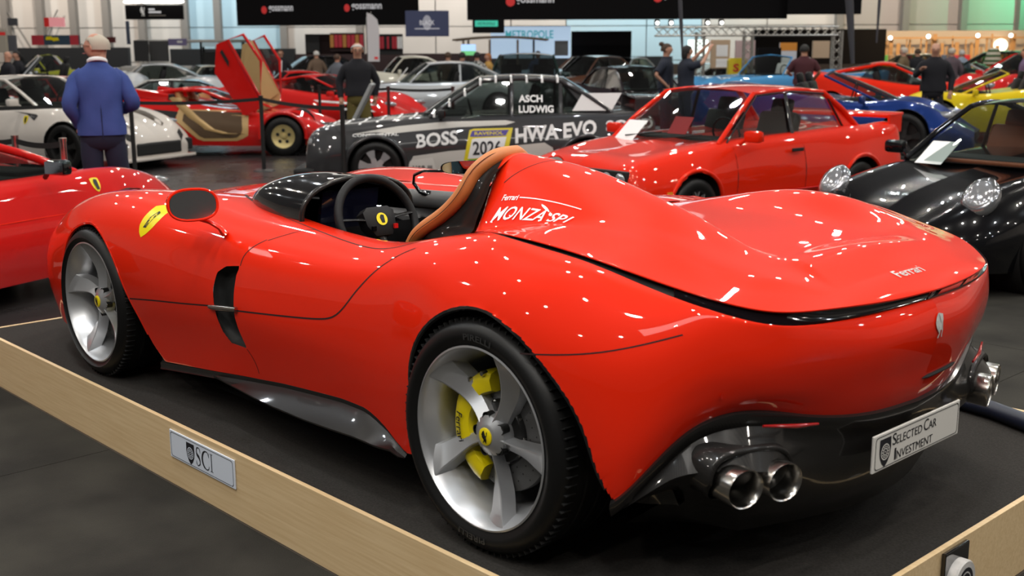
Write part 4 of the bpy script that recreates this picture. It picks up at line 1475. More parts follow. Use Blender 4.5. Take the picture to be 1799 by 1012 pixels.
def card(par, o, ux, uy, w_, h_, m=WHITE, name='info_sheet'):
    o, ux, uy = Vector(o), Vector(ux).normalized(), Vector(uy).normalized(); n = ux.cross(uy) * .003
    V = [o - ux * w_ / 2 - uy * h_ / 2, o + ux * w_ / 2 - uy * h_ / 2, o + ux * w_ / 2 + uy * h_ / 2, o - ux * w_ / 2 + uy * h_ / 2]
    V += [v + n for v in V]
    return mesh(name, V, [(3, 2, 1, 0), (4, 5, 6, 7), (0, 1, 5, 4), (1, 2, 6, 5), (2, 3, 7, 6), (3, 0, 4, 7)], m, par, False)


def axle_frame(fr, fd, hr, hd, xf, yw):
    """centre of a car whose NEAR front wheel stands at (fr, fd); near side given by sign of yw"""
    L = math.hypot(hr, hd); hr, hd = hr / L, hd / L
    lr, ld = -hd, hr                       # left of the heading
    return (fr - hr * xf - lr * yw, fd - hd * xf - ld * yw)


# ---------------- red boxy two-door coupe (right of centre)
h_ = (-.775, -.632)
cr_, cd_ = axle_frame(1.69, 10.5, *h_, 1.28, .82)
ST_B = [(-2.12,.38,.70,.55,.66,.80,.84),(-2.06,.28,.80,.55,.74,.90,.93),(-1.75,.22,.855,.56,.76,.93,.955),(-1.30,.20,.875,.58,.76,.93,.955),(-.80,.19,.845,.60,.755,.92,.95),(-.2,.19,.825,.60,.755,.90,.94),(.45,.19,.825,.60,.75,.885,.925),(.85,.19,.84,.60,.745,.87,.91),(1.28,.20,.865,.58,.74,.83,.875),(1.62,.20,.84,.54,.72,.78,.83),(1.92,.22,.80,.50,.70,.72,.77),(2.00,.26,.78,.46,.68,.68,.70),(2.03,.30,.74,.45,.66,.60,.62)]
M3, m3b, _ = build_car('coupe', 'bright red boxy two-door coupe with boot wing and cross-spoke wheels, facing left', RED, ST_B,
    dict(pts=((.86,.70,.885),(.22,.575,1.335),(-.92,.56,1.325),(-1.42,.66,.945)), bp=(-.28,), bm=GREY_P, cw=.14, qx0=-1.20, qx1=-.03, pillar=.024, bulge=.14, c_panel=True, trim=GREY_P),
    (-1.285, 1.28, .305, .20, .835, 'mesh', RIM), W(cr_, cd_), rz_of(*h_), arch=.05, seats=LEATH, glass=GLASSL)
for sg in (1, -1):
    for y in (.60, .43): lens(M3, 2.03, y * sg, .625, .03, .075, .075, HEADL)
    car_mirror(M3, .62, .93, .96, RED, sg)
    box('door_handle', (-.18, .838 * sg, .79), (.17, .02, .035), BLK, M3, bevel=.005)
    for xw in (-1.285, 1.28):
        pts = []
        for a in np.linspace(-.1, PI + .1, 22):
            x = xw + .375 * math.cos(a); z = .305 + .375 * math.sin(a); p, n = cast_y(m3b, x, min(max(z, .25), .78), sg); pts.append(Vector((x, p.y - sg*.004, z)))
        tube('arch_flare', pts, .02, RED, M3, 8)
    tube('rubbing_strip', [(-1.8, .868 * sg, .40), (-.8, .852 * sg, .40), (.6, .845 * sg, .40), (.85, .85 * sg, .40)], .012, RED2, M3, 6)
    box('side_marker', (1.66, .852 * sg, .50), (.06, .012, .03), AMBER, M3)
box('grille', (2.02, 0, .625), (.05, 1.36, .165), BLK, M3, bevel=.01)
for sg in (1, -1):
    bm = bmesh.new()
    V = [(2.055, sg * .015, .56), (2.055, sg * .10, .56), (2.055, sg * .10, .69), (2.055, sg * .02, .69)]
    tube('kidney_grille', V, .008, CHROME, M3, 6, True)
box('front_bumper', (2.05, 0, .40), (.14, 1.62, .20), RED, M3, bevel=.04)
box('bumper_slot', (2.122, 0, .40), (.006, 1.1, .035), BLK, M3)
box('front_splitter', (2.05, 0, .27), (.20, 1.58, .03), BLK, M3, bevel=.01)
bm = bmesh.new(); bm_box(bm, (-2.02, 0, 1.055), (.26, 1.50, .035), Matrix.Rotation(math.radians(6), 3, 'Y'), .012)
wg = bm_obj('boot_wing', bm, RED, M3, True)
for sg in (1, -1): box('wing_end', (-2.00, .735 * sg, .97), (.24, .03, .20), RED, wg, bevel=.01)
box('rear_bumper', (-2.12, 0, .45), (.16, 1.62, .22), RED, M3, bevel=.04)
side_patch('door_gap', m3b, 1, [(.70,.30),(.71,.30),(.71,.86),(.70,.86)], BLK, M3, nb=12, rings=1)
side_patch('door_gap', m3b, 1, [(-.36,.30),(-.35,.30),(-.33,.89),(-.34,.89)], BLK, M3, nb=12, rings=1)
box('rain_trim', (0, 0, 0), (.001, .001, .001), BLK, M3) if False else None
card(M3, (.93, -.40, .955), (0, 1, 0), (-.6, 0, .5), .26, .34)
card(M3, (.70, .08, 1.03), (0, 1, 0), (-.45, 0, .6), .24, .20, mat('red_card', (.55,.02,.03)), 'red_pennant')
for y0 in (.12, -.40): tube('wiper', [(.99, y0, .925), (.86, y0 + .38, .965)], .007, BLK, M3, 5)

# ---------------- race saloon in white and charcoal
h_ = (-1.0, -.02)
ST_S = [(-2.20,.36,.74,.55,.68,.84,.88),(-2.12,.24,.83,.55,.74,.92,.955),(-1.75,.20,.875,.56,.77,.95,.98),(-1.33,.18,.90,.56,.78,.95,.98),(-.8,.17,.875,.58,.775,.94,.97),(0,.17,.865,.58,.77,.92,.96),(.7,.17,.87,.58,.76,.90,.95),(1.0,.17,.88,.57,.755,.88,.935),(1.33,.17,.90,.55,.75,.85,.905),(1.75,.17,.875,.52,.72,.81,.865),(2.05,.17,.84,.45,.69,.77,.81),(2.17,.17,.80,.40,.66,.70,.72),(2.22,.20,.78,.36,.62,.62,.64)]
cr_, cd_ = axle_frame(-1.70, 14.45, *h_, 1.33, .87)
SA, sab, _ = build_car('race_saloon', 'charcoal and white race saloon with number 2026 on the door, behind the open red car', GREY_P, ST_S,
    dict(pts=((.66,.70,.935),(-.02,.585,1.385),(-1.02,.58,1.375),(-1.66,.66,.975)), bp=(-.38, -1.0), bm=GREY_P, cw=.22, qx0=-1.42, qx1=-.02, pillar=.028, bulge=.14, c_panel=True, pm=GREY_P),
    (-1.33, 1.33, .325, .235, .875, 'star6', RIM), W(cr_, cd_), rz_of(*h_), arch=.04)
WL = mat('white_vinyl', (.62, .60, .56), rough=.35, coat=.6)
YV = mat('yellow_vinyl', (.75, .62, .02), rough=.4); GV = mat('green_vinyl', (.02, .30, .06), rough=.4); BV_ = mat('violet_vinyl', (.06, .03, .30), rough=.4)
sp_ = lambda n_, poly, m, off=.003: side_patch(n_, sab, 1, poly, m, SA, off=off)
sp_('white_stripe', [(1.62,.74),(1.1,.83),(.5,.885),(-.42,.905),(-.42,.85),(.3,.82),(.95,.765),(1.35,.72)], WL)
sp_('white_sill', [(.90,.22),(.92,.46),(.4,.53),(-.3,.58),(-.86,.635),(-.93,.46),(-.86,.24),(-.2,.20),(.4,.20)], WL)
sp_('brand_panel', [(.97,.20),(.90,.42),(.62,.45),(.55,.20)], mat('white_vinyl2', (.72,.70,.66), rough=.35), .006)
text('lettering', 'H&R III', on_side(sab, 1, .87, .30, .24, .05, off=.009), INK, SA, bold=.02)
text('lettering', 'BOSS', on_side(sab, 1, .82, .565, .52, .17, .10), WHITE, SA, bold=.028)
sp_('number_board', [(-.30,.40),(.24,.36),(.15,.80),(-.39,.81)][::-1], YV, .006)
sp_('number_field', [(-.25,.46),(.18,.43),(.12,.68),(-.31,.70)][::-1], WHITE, .009)
sp_('sponsor_band', [(-.30,.715),(.15,.70),(.12,.775),(-.34,.785)][::-1], BV_, .009)
sp_('green_band', [(-.265,.385),(.20,.365),(.185,.42),(-.28,.44)][::-1], GV, .009)
text('lettering', '2026', on_side(sab, 1, .115, .475, .36, .17, .03, off=.013), INK, SA, bold=.02)
text('lettering', 'RAVENOL', on_side(sab, 1, .09, .72, .36, .04, .02, off=.013), YV, SA, bold=.02)
text('lettering', 'HWA EVO', on_side(sab, 1, -.42, .615, 1.02, .19, .10, off=.007), WHITE, SA, bold=.035)
text('lettering', 'SOLID', on_side(sab, 1, -1.56, .76, .60, .13, .05), WHITE, SA, bold=.028)
text('lettering', 'ASCH', lambda u, v: (-.47 - u * .30, .68 - .05 * v, 1.12 + v * .09), WHITE, SA, bold=.03)
text('lettering', 'LUDWIG', lambda u, v: (-.47 - u * .44, .70 - .05 * v, .99 + v * .09), WHITE, SA, bold=.03)
text('lettering', 'CONTINENTAL', on_side(sab, 1, 1.62, .705, .58, .035, .03), WHITE, SA, bold=.02)
# grid lines on the bonnet and roof edge
for i, x in enumerate((.90, 1.10, 1.32, 1.54, 1.76, 1.95, 2.08)):
    ribbon('grid_line', lambda a, b: cast_z(sab, a, b), [(x, -.66), (x - .03, 0), (x, .70)], .034, WHITE, SA, off=.004, n=20)
    p, n = cast_y(sab, x, .80, 1)
for y in (.30, -.30, .62):
    ribbon('grid_line', lambda a, b: cast_z(sab, a, b), [(1.0, y), (2.1, y * .92)], .034, WHITE, SA, off=.005, n=20)
for k in range(9):
    q = k / 8; x = .60 - 1.56 * q
    if x > -.02: y, z = .70 - .115 * (.66 - x) / .68, .935 + .45 * (.66 - x) / .68
    else: y, z = .585, 1.395
    tube('grid_line', [(x, y + .040, z - .035), (x, y + .028, z + .022), (x, y - .12, z + .050)], .016, WHITE, SA, 5)
for sg in (1, -1):
    car_mirror(SA, .50, .90, .99, BLK, sg)
    lens(SA, 2.15, .60 * sg, .62, .06, .14, .09, HEADL)
    lens(SA, 2.21, .62 * sg, .30, .04, .08, .08, AMBER, 'fog_lamp')
    for xw in (-1.33, 1.33):
        pts = []
        for a in np.linspace(-.1, PI + .1, 22):
            x = xw + .385 * math.cos(a); z = .325 + .385 * math.sin(a); p, n = cast_y(sab, x, min(max(z, .25), .8), sg); pts.append(Vector((x, p.y, z)))
        tube('arch_flare', pts, .028, GREY_P, SA, 8)
box('front_spoiler', (2.24, 0, .26), (.28, 1.66, .12), BLK, SA, bevel=.04)
box('grille', (2.20, 0, .56), (.05, .80, .17), BLK, SA, bevel=.01)
bm = bmesh.new(); bm_box(bm, (-2.10, 0, 1.17), (.32, 1.56, .035), None, .012); wg = bm_obj('boot_wing', bm, GREY_P, SA, True)
for sg in (1, -1): box('wing_end', (-2.08, .77 * sg, 1.06), (.30, .03, .22), GREY_P, wg, bevel=.01)
card(SA, (-1.46, .66, 1.12), (-1, -.05, 0), (-.45, -.2, .75), .50, .26)
tube('wiper_arm', [(.80,.2,.965),(.66,.62,.985)], .012, BLK, SA, 6)

# ---------------- black rear-engined coupe at the right edge
h_ = (-.80, -.60)
ST_P = [(-2.15,.35,.62,.50,.55,.62,.66),(-2.05,.28,.78,.50,.68,.74,.80),(-1.75,.22,.86,.52,.76,.84,.90),(-1.20,.18,.885,.55,.78,.88,.96),(-.6,.17,.86,.56,.76,.86,.95),(0,.17,.845,.56,.74,.84,.92),(.55,.17,.845,.55,.73,.82,.86),(.95,.17,.86,.55,.72,.81,.815),(1.20,.17,.875,.55,.70,.79,.78),(1.50,.18,.865,.52,.68,.75,.73),(1.80,.20,.82,.47,.64,.68,.655),(2.02,.22,.72,.42,.55,.58,.55),(2.14,.24,.58,.38,.42,.49,.47),(2.17,.26,.50,.36,.36,.43,.42)]
# middle of the two headlights stands at (3.03, 8.98)
cr_, cd_ = 2.93 + .80 * 1.78, 8.6 + .60 * 1.78
PO, pob, _ = build_car('rear_engined_coupe', 'gloss black coupe with big oval headlights at the right edge', BLACK_P, ST_P,
    dict(pts=((.78,.66,.855),(.05,.55,1.27),(-.55,.54,1.27),(-1.75,.50,.93)), bp=(-.35,), cw=.55, qx0=-.95, qx1=-.03, pillar=.024, bulge=.20, pm=BLACK_P, crown=.05),
    (-1.15, 1.20, .335, .245, .865, 'star5', RIM), W(cr_, cd_), rz_of(*h_), arch=.035, glass=GLASSL, seats=mat('rust_leather', (.30, .07, .02), rough=.5))
for sg in (1, -1):
    for k, (rad, dep, mt, nm) in enumerate(((.142, .0, mat('headlight_ring', (.35,.36,.38), rough=.15, metal=.8, coat=1), 'headlight_ring'), (.118, .014, HEADL, 'headlight'), (.05, .03, mat('lamp_core', (.75,.76,.8), rough=.12, metal=.3, coat=1), 'projector_lens'))):
        c_ = Vector((1.775, .635 * sg, .735)); nrm = Vector((.80, .10 * sg, .60)).normalized(); e1 = Vector((0, 1, 0)) - nrm * nrm.y; e1.normalize(); e2 = nrm.cross(e1)
        Vv = []; 
        for rr_, hh_ in ((1.0, -.03), (1.0, .0), (.8, .022), (.45, .036), (.0, .042)):
            for q in range(24):
                a = 2 * PI * q / 24; Vv.append(c_ + nrm * (dep + hh_ * (rad / .125)) + (e1 * math.cos(a) * .93 + e2 * math.sin(a) * 1.12) * rad * rr_)
        mesh(nm, Vv, [(i * 24 + q, i * 24 + (q + 1) % 24, (i + 1) * 24 + (q + 1) % 24, (i + 1) * 24 + q) for i in range(4) for q in range(24)], mt, PO)
    car_mirror(PO, .55, .93, .93, BLACK_P, sg)
    box('front_lamp_bar', (2.08, .48 * sg, .40), (.06, .42, .075), mat('smoked_lens', (.10,.09,.075), rough=.12, coat=1), PO, Matrix.Rotation(-sg * math.radians(18), 3, 'Z'), bevel=.02)
tube('bonnet_seam', [(1.86,.40,.66),(2.02,.30,.575),(2.07,0,.54),(2.02,-.30,.575),(1.86,-.40,.66)], .004, CHROME, PO, 5)
card(PO, (.80, -.36, .925), (0, 1, 0), (-.6, 0, .40), .24, .30)
box('parcel', (.60, 0, .865), (.3, 1.1, .03), mat('rust_leather', (0, 0, 0)), PO, bevel=.01)

# ---------------- red sports car at the left edge, in front of the stanchions
h_ = (.38, .92)
ST_F = [(-2.25,.35,.70,.55,.62,.80,.84),(-2.10,.28,.86,.55,.74,.90,.95),(-1.6,.20,.95,.55,.80,.93,.98),(-1.1,.18,.96,.55,.80,.92,.99),(-.5,.18,.91,.52,.78,.87,.92),(.1,.18,.89,.50,.77,.85,.90),(.6,.18,.91,.50,.78,.86,.88),(1.0,.18,.94,.52,.78,.88,.84),(1.35,.18,.955,.54,.76,.875,.79),(1.7,.19,.93,.50,.72,.81,.70),(2.05,.20,.86,.42,.62,.67,.58),(2.3,.20,.66,.34,.44,.50,.46),(2.38,.22,.50,.30,.34,.42,.40)]
cr_, cd_ = axle_frame(-2.95, 8.85, *h_, 1.30, -.90)
FR, frb, _ = build_car('sports_car', 'deep red sports car cut off by the left edge, yellow shield on its fender', RED2, ST_F,
    dict(pts=((.95,.70,.885),(.10,.53,1.20),(-.45,.52,1.20),(-1.5,.60,.95)), cw=.5, qx0=-.85, qx1=-.03, pillar=.03, bulge=.25, pm=RED2, crown=.04),
    (-1.30, 1.30, .345, .26, .93, 'star5', RIM), W(cr_, cd_), rz_of(*h_), arch=.035)
car_mirror(FR, .50, .98, .97, BLKG, -1); car_mirror(FR, .50, .98, .97, BLKG, 1)
for sg in (1, -1):
    lens(FR, 1.86, .64 * sg, .71, .22, .07, .05, HEADL, 'headlight', 16)
    pl_ = [(1.0 + a * .085, .79 + b * .09) for a, b in SH]
    bd = side_patch('shield_badge', frb, sg, pl_, YELLOW, FR, off=.004, nb=24)
    horse('horse_mark', lambda u, v, sg=sg: (lambda p, n: p + n * .008)(*cast_y(frb, 1.0 - sg*(u - .5) * .05, .79 + (v - .5) * .08, sg)), INK, bd)
    tube('side_crease', [(x, sg * (cast_y(frb, x, .62, sg)[0].y * sg - .002), .62) for x in (-1.2, -.6, 0, .5, .9)], .004, RED, FR, 5)

# ---------------- white grand tourer on the left
h_ = (.91, -.41)
ST_G = [(-2.30,.35,.66,.55,.58,.82,.86),(-2.15,.28,.84,.55,.72,.92,.97),(-1.7,.20,.93,.56,.80,.95,1.0),(-1.35,.18,.95,.56,.82,.95,1.0),(-.6,.17,.91,.55,.79,.90,.98),(.2,.17,.90,.54,.77,.88,.95),(.8,.17,.92,.54,.77,.88,.92),(1.35,.17,.955,.56,.76,.87,.86),(1.75,.18,.93,.52,.72,.80,.77),(2.10,.18,.88,.46,.64,.68,.64),(2.26,.17,.80,.40,.54,.56,.53),(2.34,.16,.68,.34,.46,.44,.43),(2.36,.17,.62,.32,.42,.40,.39)]
cr_, cd_ = axle_frame(-6.72, 17.3, *h_, 1.38, -.93)
GT, gtb, _ = build_car('grand_tourer', 'white front-engined coupe with a dark bonnet stripe, behind the man in blue', WHITE_P, ST_G,
    dict(pts=((.72,.72,.93),(-.05,.57,1.31),(-.75,.56,1.30),(-1.75,.60,.99)), bp=(-.62,), cw=.5, qx0=-1.15, qx1=-.03, pillar=.026, bulge=.18, crown=.05, roof=WHITE_P),
    (-1.37, 1.38, .345, .25, .925, 'star5', RIMD), W(cr_, cd_), rz_of(*h_), arch=.04, scale=1.02)
for sg in (1, -1):
    top_patch('bonnet_stripe', gtb, [(.90, sg * .36), (.90, sg * .54), (1.7, sg * .53), (2.16, sg * .40), (2.14, sg * .30), (1.65, sg * .38)], mat('bronze_stripe', (.05,.035,.02), rough=.3), GT)
    lens(GT, 1.95, .66 * sg, .68, .22, .06, .05, HEADL, 'headlight', 16)
    car_mirror(GT, .50, .98, 1.0, WHITE_P, sg)
    bd = side_patch('shield_badge', gtb, sg, [(.60 + a * .09, .74 + b * .11) for a, b in SH], YELLOW, GT, off=.004, nb=20)
    horse('horse_mark', lambda u, v, sg=sg: (lambda p, n: p + n * .008)(*cast_y(gtb, .60 - sg*(u - .5) * .05, .74 + (v - .5) * .09, sg)), INK, bd)
    side_patch('air_slot', gtb, sg, [(.30,.86),(.85,.82),(.76,.70),(.80,.80)], GREY_P, GT, nb=16)
    top_patch('air_intake', gtb, [(2.24, sg * .60), (2.30, sg * .62), (2.36, sg * .50), (2.30, sg * .48)], BLK, GT)
    box('front_intake', (2.27, .66 * sg, .33), (.14, .24, .18), BLK, GT, Matrix.Rotation(-sg * math.radians(28), 3, 'Z'), bevel=.02)
box('grille', (2.345, 0, .31), (.07, .98, .19), BLK, GT, bevel=.03)
bm = bmesh.new(); bm_box(bm, (2.27, 0, .165), (.28, 1.56, .05), None, .02); bm_obj('front_lip', bm, WHITE_P, GT, True)

# ---------------- wedge with its doors up
h_ = (1.0, .0)
ST_W = [(-2.02,.45,.85,.60,.78,.90,.92),(-1.9,.32,.95,.60,.84,.96,.98),(-1.3,.22,.99,.60,.85,.97,.99),(-.7,.20,.96,.58,.84,.92,.96),(-.1,.18,.92,.52,.82,.80,.84),(.4,.17,.90,.50,.80,.74,.78),(.9,.17,.92,.50,.80,.70,.70),(1.25,.17,.97,.54,.82,.72,.62),(1.6,.18,.95,.48,.78,.62,.52),(1.9,.20,.90,.38,.72,.50,.42),(2.08,.22,.86,.30,.66,.36,.33)]
cr_, cd_ = axle_frame(-3.90, 19.8, *h_, 1.22, -.93)
LC, lcb, _ = build_car('wedge_supercar', 'red wedge-shaped supercar with both scissor doors raised and beige cabin', RED2, ST_W,
    dict(pts=((.72,.68,.74),(-.25,.50,1.10),(-.75,.50,1.10),(-1.65,.60,.97)), cw=.6, qx0=-1.0, qx1=-.1, pillar=.03, bulge=.06, crown=.02, arc=.01, roof=RED2),
    (-1.25, 1.22, .335, .20, .95, 'disc', GOLD), W(cr_, cd_), rz_of(*h_), arch=.05, seats=BEIGE, nu=90)
for o in [o for o in LC.children if o.name.startswith('side_window')]: bpy.data.objects.remove(o)
for sg in (1, -1):
    # beige doorway and bucket seats in the open side
    side_patch('doorway', lcb, sg, [(-.55,.80),(.62,.76),(.62,.36),(.45,.26),(-.22,.26),(-.62,.62)], BEIGE, LC, off=.006)
    side_patch('doorway_shade', lcb, sg, [(-.44,.78),(.50,.73),(.52,.40),(.40,.31),(-.18,.31),(-.50,.62)], mat('cabin_shadow', (.10,.06,.03), rough=.8), LC, off=.010)  # flat dark sheet, the cabin's shade put into its colour
    V = []
    for (x, z, w0) in ((-.62,.99,.10),(-.50,.86,.13),(-.30,.66,.15),(-.05,.46,.15),(.25,.38,.16),(.48,.37,.16)):
        for dx, yy in ((-.08, .93), (0, .955), (.10, .93)): V.append((x + dx, sg * yy, z + (.02 if dx == 0 else 0)))
    mesh('bucket_seat', V, grid_faces(6, 3), BEIGE, LC)
    # air boxes behind the doors
    bm = bmesh.new(); bm_box(bm, (-1.05, .72 * sg, 1.03), (.62, .22, .14), Matrix.Rotation(math.radians(9), 3, 'Y'), .02); bm_obj('air_box', bm, RED2, LC)
    bm = bmesh.new(); bm_box(bm, (-.72, .72 * sg, 1.0), (.08, .19, .10)); bm_obj('air_box_mouth', bm, BLK, LC)
    side_patch('side_duct', lcb, sg, [(-.98,.66),(-.62,.62),(-.56,.76),(-.98,.80)], BLK, LC, off=.006)
    # scissor door: outer skin, glass and beige lining
    piv = Vector((.80, sg * .90, .84)); R = Matrix.Rotation(math.radians(58), 4, 'Y')
    R = Matrix.Rotation(sg * math.radians(-5), 4, 'X') @ R

    def dp(x, y, z): return piv + R.to_3x3() @ Vector((x, sg * y, z))
    outer = [(0,.02,-.28),(-.85,.02,-.28),(-1.22,.0,.02),(-1.18,-.03,.22),(-.10,-.02,.12),(.05,0,.0)]
    inner = [(a, b - .07, c) for a, b, c in outer]
    V = [dp(*p) for p in outer] + [dp(*p) for p in inner]
    nn_ = 6
    dr_ = mesh('door', V, [tuple(range(6)), tuple(range(11, 5, -1))] + [(i, (i + 1) % 6, 6 + (i + 1) % 6, 6 + i) for i in range(6)], RED2, LC, False)
    dr_.data.materials.append(BEIGE); dr_.data.polygons[1].material_index = 1
    fr_ = [(-.10,-.02,.12),(-.60,-.16,.46),(-1.12,-.16,.46),(-1.18,-.03,.22)]
    tube('window_frame', [dp(*p) for p in fr_], .028, RED2, dr_, 8, True)
    mesh('door_glass', [dp(*p) for p in fr_], [(0, 1, 2, 3)], GLASSL, dr_, False)
    mesh('door_lining', [dp(a, b - .09, c) for a, b, c in ((-.1,.0,-.24),(-.8,0,-.24),(-1.12,0,.02),(-1.10,-.03,.18),(-.12,-.02,.10))], [(0, 1, 2, 3, 4)], BEIGE, dr_, False)
    mesh('door_slot', [dp(a, .026, c) for a, c in ((-1.10,.06),(-.88,.04),(-.80,-.02),(-1.08,.0))], [(0, 1, 2, 3)], BLK, dr_, False)
    pts = []
    for a in np.linspace(-.1, PI + .1, 22):
        x = 1.22 + .40 * math.cos(a); z = .335 + .40 * math.sin(a); pts.append(Vector((x, sg * .955, z)))
    tube('arch_flare', pts, .035, RED2, LC, 8)
    lens(LC, 2.03, .60 * sg, .34, .04, .14, .035, AMBER, 'front_lamp')
box('front_spoiler', (2.0, 0, .20), (.30, 1.8, .05), RED2, LC, bevel=.02)

# ---------------- silver classic coupe
h_ = (-.985, -.17)
ST_C = [(-2.35,.40,.50,.60,.42,.76,.80),(-2.15,.32,.70,.60,.58,.88,.93),(-1.7,.24,.79,.60,.68,.95,1.0),(-1.2,.20,.82,.60,.70,.95,.99),(-.4,.19,.81,.60,.70,.92,.96),(.4,.19,.81,.60,.70,.90,.95),(.9,.19,.82,.60,.70,.90,.95),(1.35,.20,.83,.60,.70,.88,.93),(1.8,.22,.79,.58,.66,.83,.88),(2.15,.26,.66,.54,.54,.74,.77),(2.32,.30,.44,.50,.34,.62,.64)]
cr_, cd_ = axle_frame(-2.95, 27.5, *h_, 1.32, .78)
GC, gcb, _ = build_car('classic_coupe', 'silver sixties coupe with wire wheels, behind the white-striped saloon bonnet', SILV_P, ST_C,
    dict(pts=((.72,.62,.93),(.25,.52,1.33),(-.75,.52,1.33),(-1.55,.56,.99)), bp=(-.45,), bm=SILV_P, cw=.22, qx0=-1.25, qx1=-.05, pillar=.022, bulge=.20, crown=.04),
    (-1.30, 1.32, .345, .215, .77, 'wire', STEEL), W(cr_, cd_), rz_of(*h_), scale=1.04, zs=1.04)
for sg in (1, -1):
    lens(GC, 2.12, .50 * sg, .68, .07, .085, .085, HEADL)
    tube('chrome_strip', [(-1.9, .80 * sg, .44), (0, .825 * sg, .42), (1.0, .83 * sg, .42)], .008, CHROME, GC, 5)
card(GC, (.82, -.15, 1.10), (0, 1, 0), (-.5, 0, .6), .22, .40)
tube('bumper', [(2.25,-.60,.45),(2.38,-.3,.45),(2.40,0,.45),(2.38,.3,.45),(2.25,.60,.45)], .03, CHROME, GC, 8)
# ================================================================ cars further back
def sportscar(name, label, pm, loc, rz, scale=1.0, zs=1.1, group=None, seats=LEATH, wm=RIMD, style='star5', open_top=False, roof=None, cal=None, kind='coupe', glass=None):
    """low modern or classic body in several silhouettes"""
    if kind == 'mid':
        st = [(-2.1,.38,.70,.60,.70,.88,.92),(-1.95,.28,.88,.60,.78,.98,1.0),(-1.4,.20,.95,.60,.80,.99,1.0),(-.7,.18,.93,.58,.78,.92,.94),(0,.17,.90,.54,.76,.84,.86),(.6,.17,.91,.52,.76,.80,.80),(1.25,.17,.95,.54,.74,.84,.74),(1.7,.18,.91,.48,.66,.72,.62),(2.05,.18,.82,.40,.54,.52,.50),(2.25,.18,.60,.32,.40,.42,.40)]
        gp = dict(pts=((.85,.66,.82),(.0,.50,1.16),(-.45,.50,1.16),(-1.5,.56,.99)), cw=.5, qx0=-.85, qx1=-.03, bulge=.25)
        wl = (-1.30, 1.28, .34, .25, .92, style, wm)
    elif kind == 'saloon':
        st = [(-2.2,.38,.70,.58,.64,.84,.88),(-2.1,.28,.84,.58,.74,.95,.98),(-1.5,.20,.88,.60,.78,.98,1.02),(-.6,.18,.88,.60,.78,.95,.98),(.5,.18,.88,.60,.78,.92,.96),(1.3,.18,.89,.60,.76,.88,.93),(1.8,.20,.85,.56,.70,.80,.85),(2.1,.22,.78,.48,.62,.66,.68),(2.2,.26,.65,.42,.52,.52,.54)]
        gp = dict(pts=((.85,.72,.94),(.15,.58,1.40),(-.95,.57,1.39),(-1.65,.64,1.01)), bp=(-.35,), cw=.3, qx0=-1.3, qx1=-.03, bulge=.14)
        wl = (-1.35, 1.35, .32, .23, .87, style, wm)
    elif kind == 'classic':
        st = [(-2.3,.40,.45,.60,.38,.72,.78),(-2.1,.30,.68,.62,.56,.88,.92),(-1.6,.24,.79,.62,.68,.96,1.0),(-1.1,.22,.80,.62,.68,.96,.98),(-.4,.22,.76,.60,.66,.88,.90),(.4,.22,.76,.60,.66,.88,.92),(1.2,.22,.82,.64,.68,.96,.94),(1.7,.24,.78,.62,.62,.92,.86),(2.05,.28,.66,.58,.52,.78,.74),(2.2,.34,.42,.50,.34,.58,.58)]
        gp = dict(pts=((.55,.60,.93),(.18,.52,1.28),(-.6,.50,1.27),(-1.25,.56,1.0)), cw=.2, qx0=-1.0, qx1=-.05, bulge=.15)
        wl = (-1.25, 1.30, .34, .21, .78, style, wm)
    else:   # finned convertible
        st = [(-2.9,.45,.80,.62,.86,1.02,.88),(-2.8,.32,.94,.62,.90,1.04,.90),(-2.0,.26,.97,.62,.92,1.0,.96),(-1.0,.24,.97,.62,.90,.97,.97),(0,.24,.97,.62,.88,.95,.98),(1.0,.24,.97,.62,.86,.95,1.0),(1.9,.24,.96,.62,.84,.93,.97),(2.5,.28,.92,.60,.80,.86,.88),(2.7,.34,.84,.55,.74,.72,.72)]
        gp = dict(pts=((.75,.80,.98),(.35,.70,1.36),(-.9,.64,1.35),(-1.6,.74,1.0)), cw=.3, qx0=-1.3, qx1=-.05, bulge=.2)
        wl = (-1.65, 1.65, .36, .22, .93, style, wm)
    if roof: gp['roof'] = roof
    t, bv, body = build_car(name, label, pm, st, gp, wl + ((cal,) if cal else ()), loc, rz, group, scale, zs, nu=70, nv=18, seats=seats, open_top=open_top, glass=glass)
    xf = st[-2][0]
    for sg in (1, -1):
        if kind == 'mid': lens(t, 1.82, .62 * sg, .64, .20, .07, .06, HEADL)
        elif kind == 'saloon': lens(t, 2.12, .56 * sg, .62, .05, .14, .07, HEADL); lens(t, -2.14, .60 * sg, .74, .04, .14, .06, REDL, 'tail_lamp_or_glint')
        elif kind == 'classic': lens(t, 2.06, .50 * sg, .74, .06, .085, .085, HEADL)
        else: lens(t, 2.64, .62 * sg, .70, .06, .10, .10, HEADL); lens(t, -2.9, .82 * sg, .90, .05, .05, .09, REDL, 'tail_lamp_or_glint')
        if kind != 'fin' : car_mirror(t, gp['pts'][0][0] - .2, wl[4] - .02, gp['pts'][0][2] + .03, pm, sg)
    if kind in ('saloon', 'mid'): box('grille', (st[-1][0] - .005, 0, .36), (.06, .8, .12), BLK, t, bevel=.01)
    if kind in ('classic', 'fin'):
        x = st[-1][0] + .04; yb = st[-2][2] * .9
        tube('bumper', [(x - .28, -yb, .46), (x - .05, -yb * .6, .46), (x, 0, .46), (x - .05, yb * .6, .46), (x - .28, yb, .46)], .035, CHROME, t, 8)
    return t, bv


# blue sports car with the black wheel and yellow caliper
sportscar('sports_car', 'metallic deep blue open sports car behind the boot wing of the boxy red coupe', BLUE_P, W(6.2 - .9, 19.4), rz_of(.90, -.42), 1.03, 1.12, kind='mid', open_top=True, cal=YELLOW)
